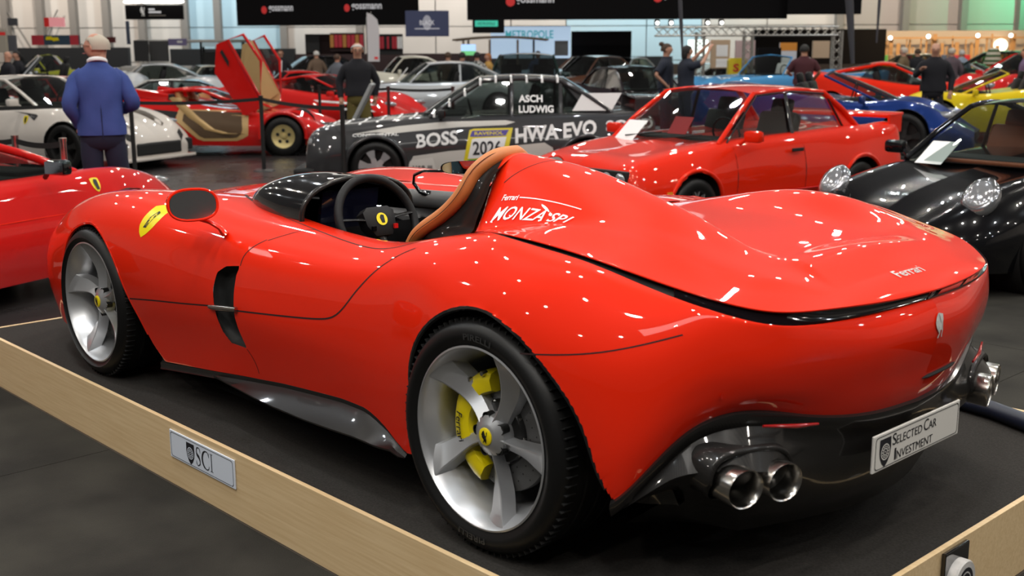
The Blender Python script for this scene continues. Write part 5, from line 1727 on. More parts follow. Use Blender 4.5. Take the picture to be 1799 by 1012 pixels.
# yellow open car, upper right
ty, _ = sportscar('sports_car', 'yellow open sports car with black cabin behind the black coupe roof', YEL_P, W(9.683, 23.000, 0), rz_of(-.97, .2), 1.0, 1.1, kind='mid', open_top=True)
# red coupe with silver mirror, left of yellow one
sportscar('sports_car', 'scarlet coupe right of the light blue convertible', RED, W(8.509, 26.000, 0), rz_of(.93, -.30), 1.0, 1.2, kind='mid')
sportscar('sports_car', 'red sports car with glossy black roof at the far right edge', RED2, W(12.992, 29.500, 0), rz_of(-.9, -.42), 1.0, 1.35, kind='mid', roof=BLACK_P)
sportscar('convertible', 'silver convertible with a bright windscreen frame beside the man in black at right', SILV_P, W(13.043, 33.000, 0), rz_of(.80, -.5), .95, 1.2, kind='mid', open_top=True)
sportscar('saloon_car', 'dark green saloon furthest right in front of the clothes stall', GRN_P, W(15.376, 35.500, 0), rz_of(.85, -.45), 1.0, 1.15, kind='saloon')
sportscar('saloon_car', 'dark olive saloon just left of the man in black at right', mat('olive_paint', (.02,.024,.014), rough=.3, coat=1), W(14.078, 39.500, 0), rz_of(.85, -.45), .95, 1.15, kind='saloon')
# light blue finned convertible
tb_, _ = sportscar('convertible', 'long light blue fifties convertible with chrome strip, behind the man in maroon', SKY_P, W(6.787, 29.300, 0), rz_of(-.85, -.50), 1.0, 1.15, kind='fin', open_top=True, seats=WHITE, wm=CHROME, style='wire')
for sg in (1, -1): tube('chrome_strip', [(-2.7, .955 * sg, .78), (-1.5, .985 * sg, .70), (-.6, .985 * sg, .68)], .02, CHROME, tb_, 6)
sportscar('sports_car', 'silver white sports coupe left of the yellow sign', SILV_P, W(6.112, 36.800, 0), rz_of(-.9, -.4), .95, 1.15, kind='mid')
# dark group in the middle
sportscar('saloon_car', 'plum black saloon with a light strip across its window, behind the race saloon boot', PLUM_P, W(2.725, 25.500, 0), rz_of(.35, -.93), .95, 1.02, kind='saloon')
sportscar('saloon_car', 'black green saloon seen head on above the race saloon roof', GRN_P, W(0.429, 32.500, 0), rz_of(-.05, -1), 1.28, .90, kind='saloon')
sportscar('sports_car', 'dark bronze coupe with orange roof edge, between two black saloons', mat('bronze_paint', (.09,.03,.012), rough=.3, coat=1), W(2.319, 35.600, 0), rz_of(-.7, -.7), .95, 1.15, kind='saloon', wm=RIM)
sportscar('saloon_car', 'pale silver saloon behind the plum black one', SILV_P, W(3.864, 41.000, 0), rz_of(-.6, -.8), .9, 1.15, kind='saloon')
sportscar('convertible', 'cream hardtop car behind the silver classic coupe, left side', CREAM_P, W(-3.201, 35.500, 0), rz_of(-.95, -.3), 1.0, 1.2, kind='classic', roof=CREAM_P)
# red pair right of the wedge car
tsr, tsb = sportscar('sports_car', 'red striped racing coupe between the wedge car and the man in black jumper', RED2, W(-4.079, 25.800, 0), rz_of(.92, -.4), 1.05, .98, kind='mid')
for k in range(2):
    for sg in (1, -1): side_patch('white_stripe', tsb, sg, [(1.7, .50 + .12 * k), (.2, .56 + .12 * k), (.2, .60 + .12 * k), (1.7, .54 + .12 * k)], WHITE, tsr, nb=20)
sportscar('sports_car', 'plain red coupe half hidden behind the raised scissor doors', RED2, W(-5.645, 30.000, 0), rz_of(-.9, -.4), .95, 1.0, kind='classic')
sportscar('saloon_car', 'dark saloon behind the raised scissor doors, beside the man in a white shirt', BLACK_P, W(-6.676, 39.000, 0), rz_of(-.9, -.4), 1.0, 1.1, kind='saloon')
# left side
sportscar('sports_car', 'red coupe roof showing behind the white grand tourer', RED2, W(-9.289, 24.000, 0), rz_of(.9, -.4), 1.0, .95, kind='classic')
sportscar('convertible', 'silver open roadster left of the man in blue', SILV_P, W(-11.947, 30.300, 0), rz_of(-.93, -.3), 1.1, 1.15, kind='classic', open_top=True)
sportscar('classic_car', 'lime yellow open classic behind the silver roadster', LIME_P, W(-14.823, 37.000, 0), rz_of(.95, -.2), 1.1, 1.15, kind='classic', open_top=True)
sportscar('classic_car', 'silver classic coupe with round wings right of the man in blue', SILV_P, W(-10.488, 34.000, 0), rz_of(-.93, -.3), 1.05, 1.02, kind='classic', style='wire', wm=CHROME)
sportscar('saloon_car', 'black saloon in front of the silver classic, behind the wedge car', BLACK_P, W(-8.198, 27.000, 0), rz_of(-.93, -.3), .95, .82, kind='saloon')
sportscar('classic_car', 'white classic coupe in front of the white flat-roofed truck', CREAM_P, W(-10.195, 38.500, 0), rz_of(-.8, -.6), .9, 1.1, kind='classic')

# white safari truck with a flat roof
tk = thing('safari_truck', 'white flat-roofed safari truck behind the raised scissor door', 'truck', W(-11.394, 41.000, 0), rz_of(-.97, -.2))
TW = mat('truck_white', (.55,.53,.50), rough=.5)
box('truck_body', (0, 0, .9), (4.2, 1.8, .75), TW, tk, bevel=.06)
box('truck_bonnet', (2.4, 0, .95), (1.2, 1.6, .55), TW, tk, bevel=.08)
box('roof', (-.4, 0, 2.12), (3.8, 1.75, .09), TW, tk, bevel=.03)
for x, y in ((1.2, .8), (1.2, -.8), (-.6, .8), (-.6, -.8), (-2.0, .8), (-2.0, -.8)): tube('roof_post', [(x + (.25 if x > 1 else 0), y, 1.25), (x, y, 2.1)], .045, TW if x > 1 else BLK, tk, 6)
box('cargo_box', (-1.3, 0, 1.5), (1.3, 1.5, .5), BLK, tk, bevel=.02)
for x in (-1.4, 1.9):
    for sg in (1, -1): wheel_at(tk, x, .88, .4, sg, .22, 'star5', TW)

# ================================================================ hall walls, banners and stands
WALL_D = 47.0
WM = mat('wall_panel', (.55, .50, .45), rough=.7)
noisy(WM, (.50, .455, .41), (.58, .53, .48), scale=.4, detail=3)
WMB = mat('wall_panel_lit', (.42, .56, .62), rough=.6)  # bluish light on these panels is put into their colour
WMD = mat('wall_panel_taupe', (.36, .31, .28), rough=.7)
COLM = mat('column_steel', (.19, .17, .15), rough=.6)


def wall_quad(x0, x1, z0, z1, d, m, par, name='wall_panel'):
    return box(name, W((x0 + x1) / 2, d, (z0 + z1) / 2), (x1 - x0, .12, z1 - z0), m, par, Matrix.Rotation(YAW - PI / 2, 3, 'Z'))


wb = bpy.data.objects.new('wall_back', None); COL.objects.link(wb); wb['kind'] = 'structure'
x = -26.0; k = 0
edges = [-24.5,-22.9,-21.4,-20.0,-18.6,-17.3,-16.0,-14.6,-12.9,-11.6,-9.0,-6.0,-3.0,0.0,2.2,5.4,7.6,10.2,13.0,15.6,17.9,20.2,23.0]
for i, (a, b) in enumerate(zip(edges, edges[1:])):
    m = WM
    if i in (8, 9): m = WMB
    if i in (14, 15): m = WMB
    if i >= 18: m = WMD
    for j in range(5):
        z0 = j * 1.35
        wall_quad(a + .02, b - .02, z0 + .015, z0 + 1.335, WALL_D, m, wb)
    if i < 11 or i > 16:
        box('column', W(b, WALL_D - .25, 3.4), (.26, .36, 6.8), COLM, wb, Matrix.Rotation(YAW - PI / 2, 3, 'Z'))
box('backing', W(-.8, WALL_D + .25, 3.4), (52, .1, 7.2), mat('wall_back_grey', (.25,.24,.23), rough=.8), wb, Matrix.Rotation(YAW - PI / 2, 3, 'Z'))
for nm_, rr_ in (('wall_left', -24.7), ('wall_right', 23.2)):
    sw = bpy.data.objects.new(nm_, None); COL.objects.link(sw); sw['kind'] = 'structure'
    for i in range(12):
        for j in range(3):
            c_ = W(rr_, -11 + i * 5 + 2.5, j * 2.27 + 1.13)
            box('wall_panel', c_, (.12, 4.96, 2.24), WM, sw, Matrix.Rotation(YAW - PI / 2, 3, 'Z'))
# the brace behind the man in blue
for q in ((-19.9, -18.9), (-17.9, -18.9)):
    tube('wall_brace', [W(q[0], WALL_D - .3, 3.4), W(q[1], WALL_D - .3, 1.6)], .03, COLM, wb, 6)

RW = Matrix.Rotation(YAW - PI / 2, 3, 'Z')
RXd = RH.copy(); UZ = Vector((0, 0, 1))


def panel(name, label, cat, px0, py0, px1, py1, d, m, thick=.12, group=None):
    """free standing or hung flat panel given by two world corners"""
    (r0, _, z1), (r1, _, z0) = px0, px1
    return None


def sign(name, label, cat, a, b, m, thick=.12, group=None, legs=False):
    """a = upper left (r, d, z), b = lower right"""
    r0, d, z1 = a; r1, _, z0 = b
    t = thing(name, label, cat, W((r0 + r1) / 2, d, z0), YAW - PI / 2, group)
    # local x to the right, y away, z up
    w_ = r1 - r0; h_ = z1 - z0
    box('panel', (0, 0, h_ / 2), (w_, thick, h_), m, t, bevel=.01)
    return t, w_, h_


def on_sign(t, x0, z0, w_, h_, thick=.12, n=.006):
    return lambda u, v: (x0 + u * w_, -thick / 2 - n, z0 + v * h_)


def rect(name, t, x0, z0, w_, h_, m, thick=.12, n=.004):
    return mesh(name, [(x0, -thick / 2 - n, z0), (x0 + w_, -thick / 2 - n, z0), (x0 + w_, -thick / 2 - n, z0 + h_), (x0, -thick / 2 - n, z0 + h_)], [(0, 1, 2, 3)], m, t, False)


def disc(name, t, x, z, r, m, thick=.12, n=.006, sx=1.0):
    return mesh(name, [(x + r * sx * math.cos(2 * PI * k / 24), -thick / 2 - n, z + r * math.sin(2 * PI * k / 24)) for k in range(24)], [tuple(range(24))], m, t, False)


BAN = mat('banner_black', (.005, .0045, .005), rough=.8, spec=.1)
LETW = mat('banner_letters', (.62, .62, .64), rough=.5, emit=(.6, .6, .65), estr=.25)
REDD = mat('banner_red', (.55, .02, .02), rough=.5, emit=(.6, .02, .02), estr=.25)
# big hanging banners with the red dot
t, w_, h_ = sign('hanging_banner', 'large black hanging banner upper left with two red-dot logos', 'banner', (-9.033, 39.000, 4.236), (-3.041, 39.000, 2.592), BAN)
PX = w_ / 323.0
for px_, pw, py_ in ((456, 58, 23), (603, 72, 20)):
    disc('logo_dot', t, -w_ / 2 + (px_ + 6 - 413) * PX, (44 - py_ + 6) * PX, 11 * PX * .6, REDD, sx=.75)
    text('lettering', 'gossmann', on_sign(t, -w_ / 2 + (px_ + 14 - 413) * PX, (44 - py_) * PX, pw * .75 * PX, 13 * PX), LETW, t, bold=.02)
t, w_, h_ = sign('hanging_banner', 'long black hanging banner across the upper centre', 'banner', (-1.403, 38.000, 4.142), (8.878, 38.000, 2.719), BAN)
PX = w_ / 562.0
for px_, pw, py_ in ((890, 70, 8), (1148, 60, 2)):
    disc('logo_dot', t, -w_ / 2 + (px_ + 6 - 820) * PX, (33 - py_ + 6) * PX, 8 * PX, REDD)
    text('lettering', 'gossmann', on_sign(t, -w_ / 2 + (px_ + 16 - 820) * PX, (33 - py_) * PX, pw * .95 * PX, 13 * PX), LETW, t, bold=.02)
sign('hanging_banner', 'shorter black hanging banner right of the long one', 'banner', (8.778, 37.600, 4.076), (11.134, 37.600, 2.840), BAN)
for (a, b) in (((736,30),(736,44)),):
    pass
# exhibitor sign with the white rearing horse
t, w_, h_ = sign('hanging_sign', 'black hanging sign with a white rearing horse and spotlights on top, upper left', 'sign', (-12.378, 38.000, 3.233), (-10.524, 38.000, 2.780), BAN)
PX = w_ / 103.0
horse('horse_mark', on_sign(t, -w_ / 2 + 26 * PX, 5 * PX, 10 * PX, 17 * PX), WHITE, t)
text('lettering', 'SPORTS', on_sign(t, -w_ / 2 + 42 * PX, 16 * PX, 12 * PX, 4 * PX), LETW, t) if False else None
for k, (ww, zz) in enumerate(((11, 16), (22, 11), (30, 6))): rect('text_line', t, -w_ / 2 + 42 * PX, zz * PX, ww * PX, (3, 3.4, 1.6)[k] * PX, LETW if k < 2 else COLM)
GLOWM = mat('spot_glow', (1, 1, 1), emit=(1, .97, .92), estr=6)
for k in range(7): lens(t, -w_ / 2 + (8 + k * 15) * PX, -.1, h_ + .10, .16, .06, .05, GLOWM, 'spot_lamp', 10)
for sx_ in (-1, 1): tube('hanging_cable', [(sx_ * w_ * .42, 0, h_), (sx_ * w_ * .42, 0, h_ + 3)], .012, COLM, t, 5)
# small stand signs on the left
PINK = mat('pink_lit_sign', (.75,.30,.32), rough=.5, emit=(.8,.3,.32), estr=.5)
t, w_, h_ = sign('stand_sign', 'small pink illuminated sign hanging at the far left wall', 'sign', (-15.795, 40.000, 2.910), (-15.127, 40.000, 2.606), PINK); rect('red_field', t, -w_ / 2, 0, w_ * .25, h_, REDD)
RC = mat('red_cloth', (.50,.03,.05), rough=.7); BCL = mat('blue_cloth', (.03,.06,.10), rough=.7)
t, w_, h_ = sign('stand_wall', 'low red and dark blue stand wall with a yellow bow-tie emblem, far left', 'sign', (-15.457, 38.000, 2.300), (-13.940, 38.000, 1.988), BCL)
rect('red_field', t, -w_ / 2, 0, w_ * .26, h_, RC); rect('red_field', t, w_ * .32, 0, w_ * .18, h_, RC)
mesh('bow_tie_emblem', [(-.30,-.075,.16),(-.10,-.075,.16),(-.06,-.075,.12),(.14,-.075,.15),(.10,-.075,.24),(-.08,-.075,.24),(-.12,-.075,.28),(-.28,-.075,.26)], [tuple(range(8))], YELLOW, t, False)
sign('stand_wall', 'grey fabric stand wall under the grey banner, far left edge', 'partition', (-15.801, 37.000, 2.289), (-15.560, 37.000, 1.797), mat('grey_cloth', (.12,.12,.14), rough=.8))
t, w_, h_ = sign('stand_roof', 'cream container stall with red lit fascia at the far left edge', 'stall', (-15.741, 36.000, 2.446), (-15.422, 36.000, 1.763), mat('cream_board', (.45,.40,.33), rough=.7)); rect('red_fascia', t, -w_ / 2, h_ * .75, w_, h_ * .14, REDD)
sign('hanging_sign', 'small dark grey rounded sign below the first wall column', 'sign', (-17.030, 40.000, 2.896), (-16.725, 40.000, 2.650), mat('grey_cloth', (0, 0, 0)))
sign('wall_screen', 'tall narrow dark blue banner under the horse sign', 'banner', (-13.048, 40.000, 2.786), (-12.949, 40.000, 2.012), mat('slate_blue', (.06,.08,.13), rough=.6))
DARKP = mat('dark_partition', (.016,.016,.017), rough=.8)
sign('partition', 'black booth wall left of the white truck', 'partition', (-11.541, 36.000, 2.106), (-11.114, 36.000, 1.472), DARKP)
sign('partition', 'charcoal booth wall behind the white truck', 'partition', (-11.195, 36.400, 2.090), (-10.619, 36.400, 1.466), mat('charcoal_partition', (.035,.035,.036), rough=.8))
t, w_, h_ = sign('picture_board', 'purple photo board above the white truck', 'sign', (-11.640, 40.000, 2.195), (-11.035, 40.000, 1.966), mat('purple_print', (.20,.17,.34), rough=.5)); rect('white_print', t, 0, h_ * .4, w_ * .3, h_ * .3, WHITE)
sign('picture_board', 'small maroon framed board right of the man in blue', 'sign', (-14.067, 41.000, 2.273), (-13.784, 41.000, 2.078), mat('maroon_board', (.12,.015,.015), rough=.6))
sign('screen', 'teal white monitor in front of the pale blue wall', 'screen', (-10.823, 41.000, 2.163), (-10.221, 41.000, 1.928), mat('pale_screen', (.5,.6,.65), rough=.4, emit=(.5,.65,.7), estr=.4))
# long dark band of stands along the foot of the wall
for i, (a, b, mm, lb) in enumerate(((( -18.703, 44.500, 1.931), (-14.460, 44.500, 0.981), DARKP, 'long dark row of booths along the left wall foot'), ((-12.887, 44.500, 1.864), (-8.180, 44.500, 1.019), DARKP, 'dark row of booths behind the wedge car doors'),
        ((-8.153, 44.500, 1.655), (-0.821, 44.500, 0.924), mat('dark_red_booth', (.03,.012,.012), rough=.8), 'dark reddish row of booths in the centre distance'), ((-0.816, 44.500, 1.519), (6.109, 44.500, 0.896), DARKP, 'dark row of booths under the pale blue screen'),
        ((6.101, 44.500, 1.236), (14.344, 44.500, 0.819), mat('brown_booth', (.07,.045,.03), rough=.8), 'brown row of booths behind the blue convertible'))):
    sign('booth_row', lb, 'stall', a, b, mm, .3)
# merchandise booth with red racks
t, w_, h_ = sign('merchandise_booth', 'dark booth with red clothing left of the beach flag', 'stall', (-6.991, 40.000, 2.328), (-5.001, 40.000, 1.656), mat('dark_red_booth', (0, 0, 0)))
rng = random.Random(5)
sign('booth_partition', 'black panel at the left of the red clothing booth', 'partition', (-6.903, 39.600, 2.303), (-6.447, 39.600, 1.701), DARKP)
t2, w2, h2 = sign('clothing_rack', 'rack of red jackets and white shirts right of the beach flag', 'rack', (-4.422, 39.500, 2.310), (-3.636, 39.500, 1.633), DARKP)
for k in range(9):
    c_ = (RC, RC, BLK, RC, BLK, RC, RC, WHITE, WHITE)[k]
    box('garment', (-w2 / 2 + (k + .5) * w2 / 9, -.12, h2 * .58), (w2 / 10, .10, h2 * .6), c_, t2, bevel=.02)
t2, w2, h2 = sign('clothing_rack', 'deep red clothing display behind the man in the black jumper', 'rack', (-6.047, 39.400, 2.353), (-4.923, 39.400, 1.751), mat('dark_red_booth', (0, 0, 0)))
for k in range(8): box('garment', (-w2 / 2 + (k + .5) * w2 / 8, -.12, h2 * .55), (w2 / 9, .10, h2 * .7), RC if k % 3 else mat('orange_cloth', (.5,.22,.05), rough=.7), t2, bevel=.02)
# beach flag
bf = thing('beach_flag', 'white sail-shaped beach flag standing behind the man in the black jumper', 'flag', W(-3.891, 33.000, 1.470), YAW - PI / 2)
V = [(-.14,0,0),(.20,0,0),(.21,0,.9),(.16,0,1.15),(.02,0,1.28),(-.14,0,1.34)]
V = [(a * .95, b - .02, c - .0) for a, b, c in V]; V2 = [(a, .02, c) for a, b, c in V]
mesh('flag_cloth', V + V2, [tuple(range(6)), tuple(range(11, 5, -1))] + [(i, (i + 1) % 6, 6 + (i + 1) % 6, 6 + i) for i in range(6)], mat('flag_white', (.62,.62,.64), rough=.7), bf, False)
tube('flag_pole', [(-.15, 0, -1.4), (-.15, 0, 1.2), (0, 0, 1.36)], .015, STEEL, bf, 6)
rect('flag_logo', bf, .05, .06, .10, .07, REDD, .04)
# screens
t, w_, h_ = sign('wall_screen', 'dark blue screen with a grey airship-like emblem, hanging above the silver coupe', 'screen', (-3.214, 36.000, 2.952), (-1.891, 36.000, 2.185), mat('navy_screen', (.02,.025,.05), rough=.3, emit=(.02,.025,.06), estr=.6))
PX = w_ / 77
disc('emblem', t, 0, 24 * PX, 13 * PX, mat('grey_emblem', (.25,.25,.28), rough=.5, emit=(.2,.2,.24), estr=.5), sx=.6)
text('lettering', 'BLACK', on_sign(t, -13 * PX, 20 * PX, 26 * PX, 8 * PX, n=.012), LETW, t); rect('text_line', t, -22 * PX, 13 * PX, 44 * PX, 1.2 * PX, LETW, n=.012)
t, w_, h_ = sign('green_sign', 'black box sign with small green lettering field under the long banner', 'sign', (-1.155, 35.500, 2.695), (-0.199, 35.500, 2.273), BAN)
rect('green_field', t, -w_ * .42, h_ * .45, w_ * .72, h_ * .42, mat('green_lit', (.04,.45,.32), rough=.5, emit=(.04,.5,.35), estr=.5)); text('lettering', 'METROPOLE', on_sign(t, -w_ * .34, h_ * .55, w_ * .55, h_ * .2, n=.01), INK, t)
t, w_, h_ = sign('lit_wall', 'pale blue lit wall reading METROPOLE in teal letters', 'sign', (-0.687, 40.000, 2.547), (2.023, 40.000, 1.494), mat('pale_blue_lit', (.45,.58,.72), rough=.6, emit=(.5,.66,.85), estr=.75))
PX = w_ / 140
text('lettering', 'METROPOLE', on_sign(t, -w_ / 2 + 26 * PX, 34 * PX, 84 * PX, 14 * PX), mat('teal_letters', (.08,.50,.55), rough=.5, emit=(.08,.5,.55), estr=.4), t, bold=.02)
rect('poster', t, w_ / 2 - 28 * PX, 4 * PX, 24 * PX, 26 * PX, mat('grey_poster', (.30,.32,.34), rough=.6))
# timber pavilion roof
pv = thing('pavilion', 'open brown pavilion with a flat curved roof in front of the pale blue wall', 'pavilion', W(-0.335, 38.800, 1.549), YAW - PI / 2)
BRN = mat('brown_timber', (.13,.09,.06), rough=.7)
V = []
for i in range(12):
    u = -1 + 2 * i / 11; zz = .55 + .10 * (1 - u * u)
    V += [(u * 1.55, -1.0, zz - .04), (u * 1.55, -1.0, zz + .02), (u * 1.55, 1.0, zz + .02), (u * 1.55, 1.0, zz - .04)]
mesh('pavilion_roof', V, grid_faces(12, 4), BRN, pv, False)
for x, y in ((-1.2, -.9), (-.35, -.9), (.55, -.9), (1.1, .8), (-1.1, .8)): box('pavilion_post', (x, y, -.45), (.07, .07, 2.0), BRN, pv)
t, w_, h_ = sign('monitor', 'small bright monitor showing a green landscape under the pavilion', 'screen', (-1.427, 33.600, 1.933), (-1.007, 33.600, 1.628), mat('monitor_sky', (.3,.5,.8), rough=.4, emit=(.4,.6,.9), estr=.9)); rect('green_picture', t, -w_ / 2, 0, w_, h_ * .4, mat('monitor_green', (.1,.4,.15), rough=.4, emit=(.15,.5,.2), estr=.8))
# black booth right of it, with parked cars' glitter
sign('booth', 'large black booth right of the pale blue wall', 'stall', (2.108, 41.000, 2.400), (4.187, 41.000, 1.283), BAN, .3)
sign('booth', 'wide black booth behind the truss frame', 'stall', (8.692, 42.000, 2.448), (13.352, 42.000, 1.234), BAN, .3)
# truss frame
tr = thing('truss_frame', 'silver lighting truss frame over an exhibition stand', 'truss', W(6.810, 34.000, 1.352), YAW - PI / 2)
TRM = mat('truss_alloy', (.42,.40,.37), rough=.4, metal=.6)
xa_, xb_, zt_ = -2.65, 2.62, .92


def truss(a, b, n, nm='truss_beam'):
    a, b = Vector(a), Vector(b); bm = bmesh.new(); d = (b - a).normalized()
    s = Vector((0, 1, 0)); u = d.cross(s).normalized(); c = [s * .12 + u * .12, s * .12 - u * .12, -s * .12 - u * .12, -s * .12 + u * .12]

    def bar(p, q, r):
        V, F = tube_data([p, q], r, 4); vs = [bm.verts.new(v) for v in V]
        for f in F: bm.faces.new([vs[i] for i in f])
    for e in c: bar(a + e, b + e, .024)
    for k in range(n):
        p, q = a.lerp(b, k / n), a.lerp(b, (k + 1) / n)
        for e0, e1 in zip(c, c[1:] + c[:1]): bar(p + e0, q + e1, .014)
    o = bm_obj(nm, bm, TRM, tr); o['kind'] = 'stuff'; return o


truss((xa_, 0, zt_), (xb_, 0, zt_), 22); truss((xb_, 0, -1.2), (xb_, 0, zt_), 9, 'truss_post'); truss((.05, 0, -1.2), (.05, 0, zt_), 9, 'truss_post'); truss((-1.15, 1.2, -1.2), (-1.15, 1.2, zt_), 9, 'truss_post')
for x in (-2.6, -2.2, -1.15, -.75):
    box('spot_lamp', (x, 0, zt_ + .26), (.14, .18, .16), BLK, tr, bevel=.02); lens(tr, x, -.11, zt_ + .24, .05, .02, .05, GLOWM, 'lamp_glow')
OAK = mat('oak_board', (.50,.36,.24), rough=.6)
t, w_, h_ = sign('poster_wall', 'wooden stand panel with two white sheets under the truss', 'sign', (6.121, 36.000, 2.050), (6.707, 36.000, 1.192), OAK); rect('sheet', t, -w_ * .22, h_ * .42, w_ * .6, h_ * .4, WHITE); rect('sheet', t, -w_ * .22, h_ * .04, w_ * .6, h_ * .3, WHITE)
sign('poster_wall', 'pale pink stand panel under the truss', 'sign', (6.871, 36.000, 2.030), (7.475, 36.000, 1.275), mat('pink_board', (.50,.36,.36), rough=.6))
sign('black_booth', 'black speaker-sized stand panel under the truss', 'partition', (6.913, 33.000, 1.802), (7.568, 33.000, 1.076), BAN, .3)
t, w_, h_ = sign('poster_wall', 'orange and white poster panel under the truss', 'sign', (8.233, 36.000, 1.956), (8.750, 36.000, 1.321), mat('white_board', (.6,.62,.68), rough=.5)); rect('orange_field', t, -w_ / 2, h_ * .62, w_, h_ * .38, mat('orange_board', (.65,.25,.03), rough=.5))
sign('poster_wall', 'tan panel at the right end of the truss frame', 'sign', (9.241, 36.000, 2.003), (9.756, 36.000, 1.488), OAK)
sign('glowing_screen', 'very bright white lit screen behind the woman with raised arms', 'screen', (5.574, 37.000, 2.061), (6.198, 37.000, 1.567), mat('bright_panel', (.8,.9,.85), rough=.5, emit=(.85,1,.92), estr=1.6))
# yellow kiosk sign
t = thing('fuel_sign', 'yellow rounded sign with a red letter S behind the blue convertible', 'sign', W(6.656, 34.500, 0.951), YAW - PI / 2)
YK = mat('kiosk_yellow', (.75,.58,.02), rough=.4)
V = []; 
for k in range(14):
    a = PI / 2 * min(k / 9, 1) if k < 10 else PI / 2
prof = [(-.27, -.1), (-.27, .50)] + [(.0 + .27 * math.cos(a), .50 + .0 + .06 * math.sin(a)) for a in np.linspace(PI, 0, 8)] + [(.27, .50), (.27, .35)]
V = [(a, -.15, b) for a, b in [(-.27, -.3), (-.27, .5), (-.2, .56), (.15, .56), (.25, .5), (.27, .4), (.27, -.3)]]; V2 = [(a, .15, c) for a, b, c in V]
n = len(V); mesh('kiosk_body', V + V2, [tuple(range(n))[::-1], tuple(range(n, 2 * n))] + [(i, (i + 1) % n, n + (i + 1) % n, n + i) for i in range(n)], YK, t, False)
text('lettering', 'S', lambda u, v: (-.14 + u * .17, -.157, .16 + v * .24), mat('kiosk_red', (.6,.03,.02), rough=.4), t, bold=.04)
# tall dark flag poles in front of the banners
for lb, a, b in (('slim grey flag pole in front of the long banner', (3.399, 24.000, 3.193), (3.507, 24.000, 1.672)), ('broad furled grey flag at the right end of the banners', (6.244, 22.000, 3.061), (6.417, 22.000, 1.489)), ('thin pole with an orange tip right of the banners', (9.349, 30.000, 3.530), (9.331, 30.000, 1.914))):
    pth = [W(*a), W(*a).lerp(W(*b), .5), W(*b)]
    o = tube('flag_pole', pth, [.09, .07, .035] if 'furled' in lb else [.045, .04, .02], mat('grey_sail', (.05,.05,.06), rough=.6), None, 8); tag(o, lb, 'pole')
# green lit wall patch far right: an added green wash lamp tints it
# timber clothes stall on the right
st_ = thing('clothes_stall', 'long timber-slatted clothes stall with hanging garments along the right wall', 'stall', W(16.053, 42.500, 1.218), YAW - PI / 2)
LW = mat('larch_slat', (.50,.27,.10), rough=.6)
rng = random.Random(11)
st_.scale = (1.18, 1.18, 1.18)
L0, L1 = -2.3, 2.45
box('stall_back', ((L0 + L1) / 2, .45, -.1), (L1 - L0, .05, 2.2), mat('stall_cream', (.50,.42,.33), rough=.7), st_)
box('stall_rail', ((L0 + L1) / 2, -.05, .78), (L1 - L0, .06, .05), LW, st_)
k = 0; x = L0
while x < L1:
    wd = rng.choice((.035, .05, .09, .12)); hh = rng.uniform(1.6, 2.0)
    bm = bmesh.new(); bm_box(bm, (x, rng.uniform(-.05, .2), hh / 2 - 1.1), (wd, .03, hh)); bm_obj('slat', bm, LW, st_)
    x += wd + rng.choice((.05, .10, .16))
cols = [(.05,.02,.02), (.45,.02,.03), (.02,.02,.02), (.10,.35,.08), (.35,.03,.06), (.6,.25,.03), (.05,.08,.15), (.30,.20,.12), (.5,.45,.4)]
for k in range(26):
    cc = cols[rng.randrange(9)]; x = L0 + .15 + k * (L1 - L0 - .3) / 25
    if k % 4 == 3 : continue
    h = rng.uniform(.35, .6)
    bm = bmesh.new(); vs = bm_box(bm, (x, -.16, .12 - h / 2 + .15), (rng.uniform(.10, .17), .10, h), None, .02)
    bm_obj('garment', bm, mat('cloth_%d_' % cols.index(cc), cc, rough=.8), st_)
# striped knit hat-like display
V, F = lathe_data([(0, .42), (.10, .40), (.17, .28), (.20, .12), (.24, 0)], 20, 'z')
sh = thing('striped_dome', 'green and cream striped knitted dome in front of the clothes stall', 'display', W(12.749, 31.000, 1.361), 0)
mesh('dome', V, F, mat('cream_knit', (.45,.42,.33), rough=.9), sh)
for z0, r0 in ((.05, .232), (.18, .195), (.31, .158)): lathe('stripe', [(r0 + .004, z0), (r0 - .012, z0 + .055)], mat('green_knit', (.04,.09,.03), rough=.9), sh, 20, 'z')
tube('dome_stand', [(0, 0, -1.3), (0, 0, .02)], .03, BLK, sh, 6)
for (px_, zz) in ((-2.1, .80), (-.95, .84), (.55, .86), (1.55, .86)):
    lens(st_, px_, -.35, zz - .02, .06, .05, .06, GLOWM, 'spot_lamp', 10)
lens(st_, 1.45, .1, .55, .22, .06, .2, mat('big_glow', (1,1,1), emit=(1,.85,.6), estr=3), 'glow_lamp', 12)
# bokeh lamps scattered in the distance
for i, (r, d, z) in enumerate(((1.110, 38.000, 1.601), (4.668, 38.000, 1.605), (-0.237, 33.000, 1.612), (9.396, 33.000, 1.431), (10.885, 36.000, 2.506), (11.152, 35.000, 2.021), (4.740, 36.000, 2.226))):
    pass

# ================================================================ stanchions
def post(r, d, h, m, label, slant=0, rad=.03):
    t = thing('stanchion', label, 'barrier post', W(r, d, 0))
    lathe('base', [(0, .03), (.10, .03), (.16, .012), (.165, 0)], m, t, 24, 'z')
    lathe('post', [(rad, .02), (rad, h - .03), (rad * 1.15, h - .03), (rad * 1.15, h), (0, h)], m, t, 16, 'z')
    return t, W(r, d, h - .05)


CHP = mat('post_chrome', (.55,.53,.52), rough=.12, metal=1)
_, a1 = post(-4.55, 10.6, 1.02, CHP, 'chrome barrier post further left, behind the deep red car')
_, a2 = post(-3.86, 9.95, 1.04, CHP, 'chrome barrier post beside the man in blue')


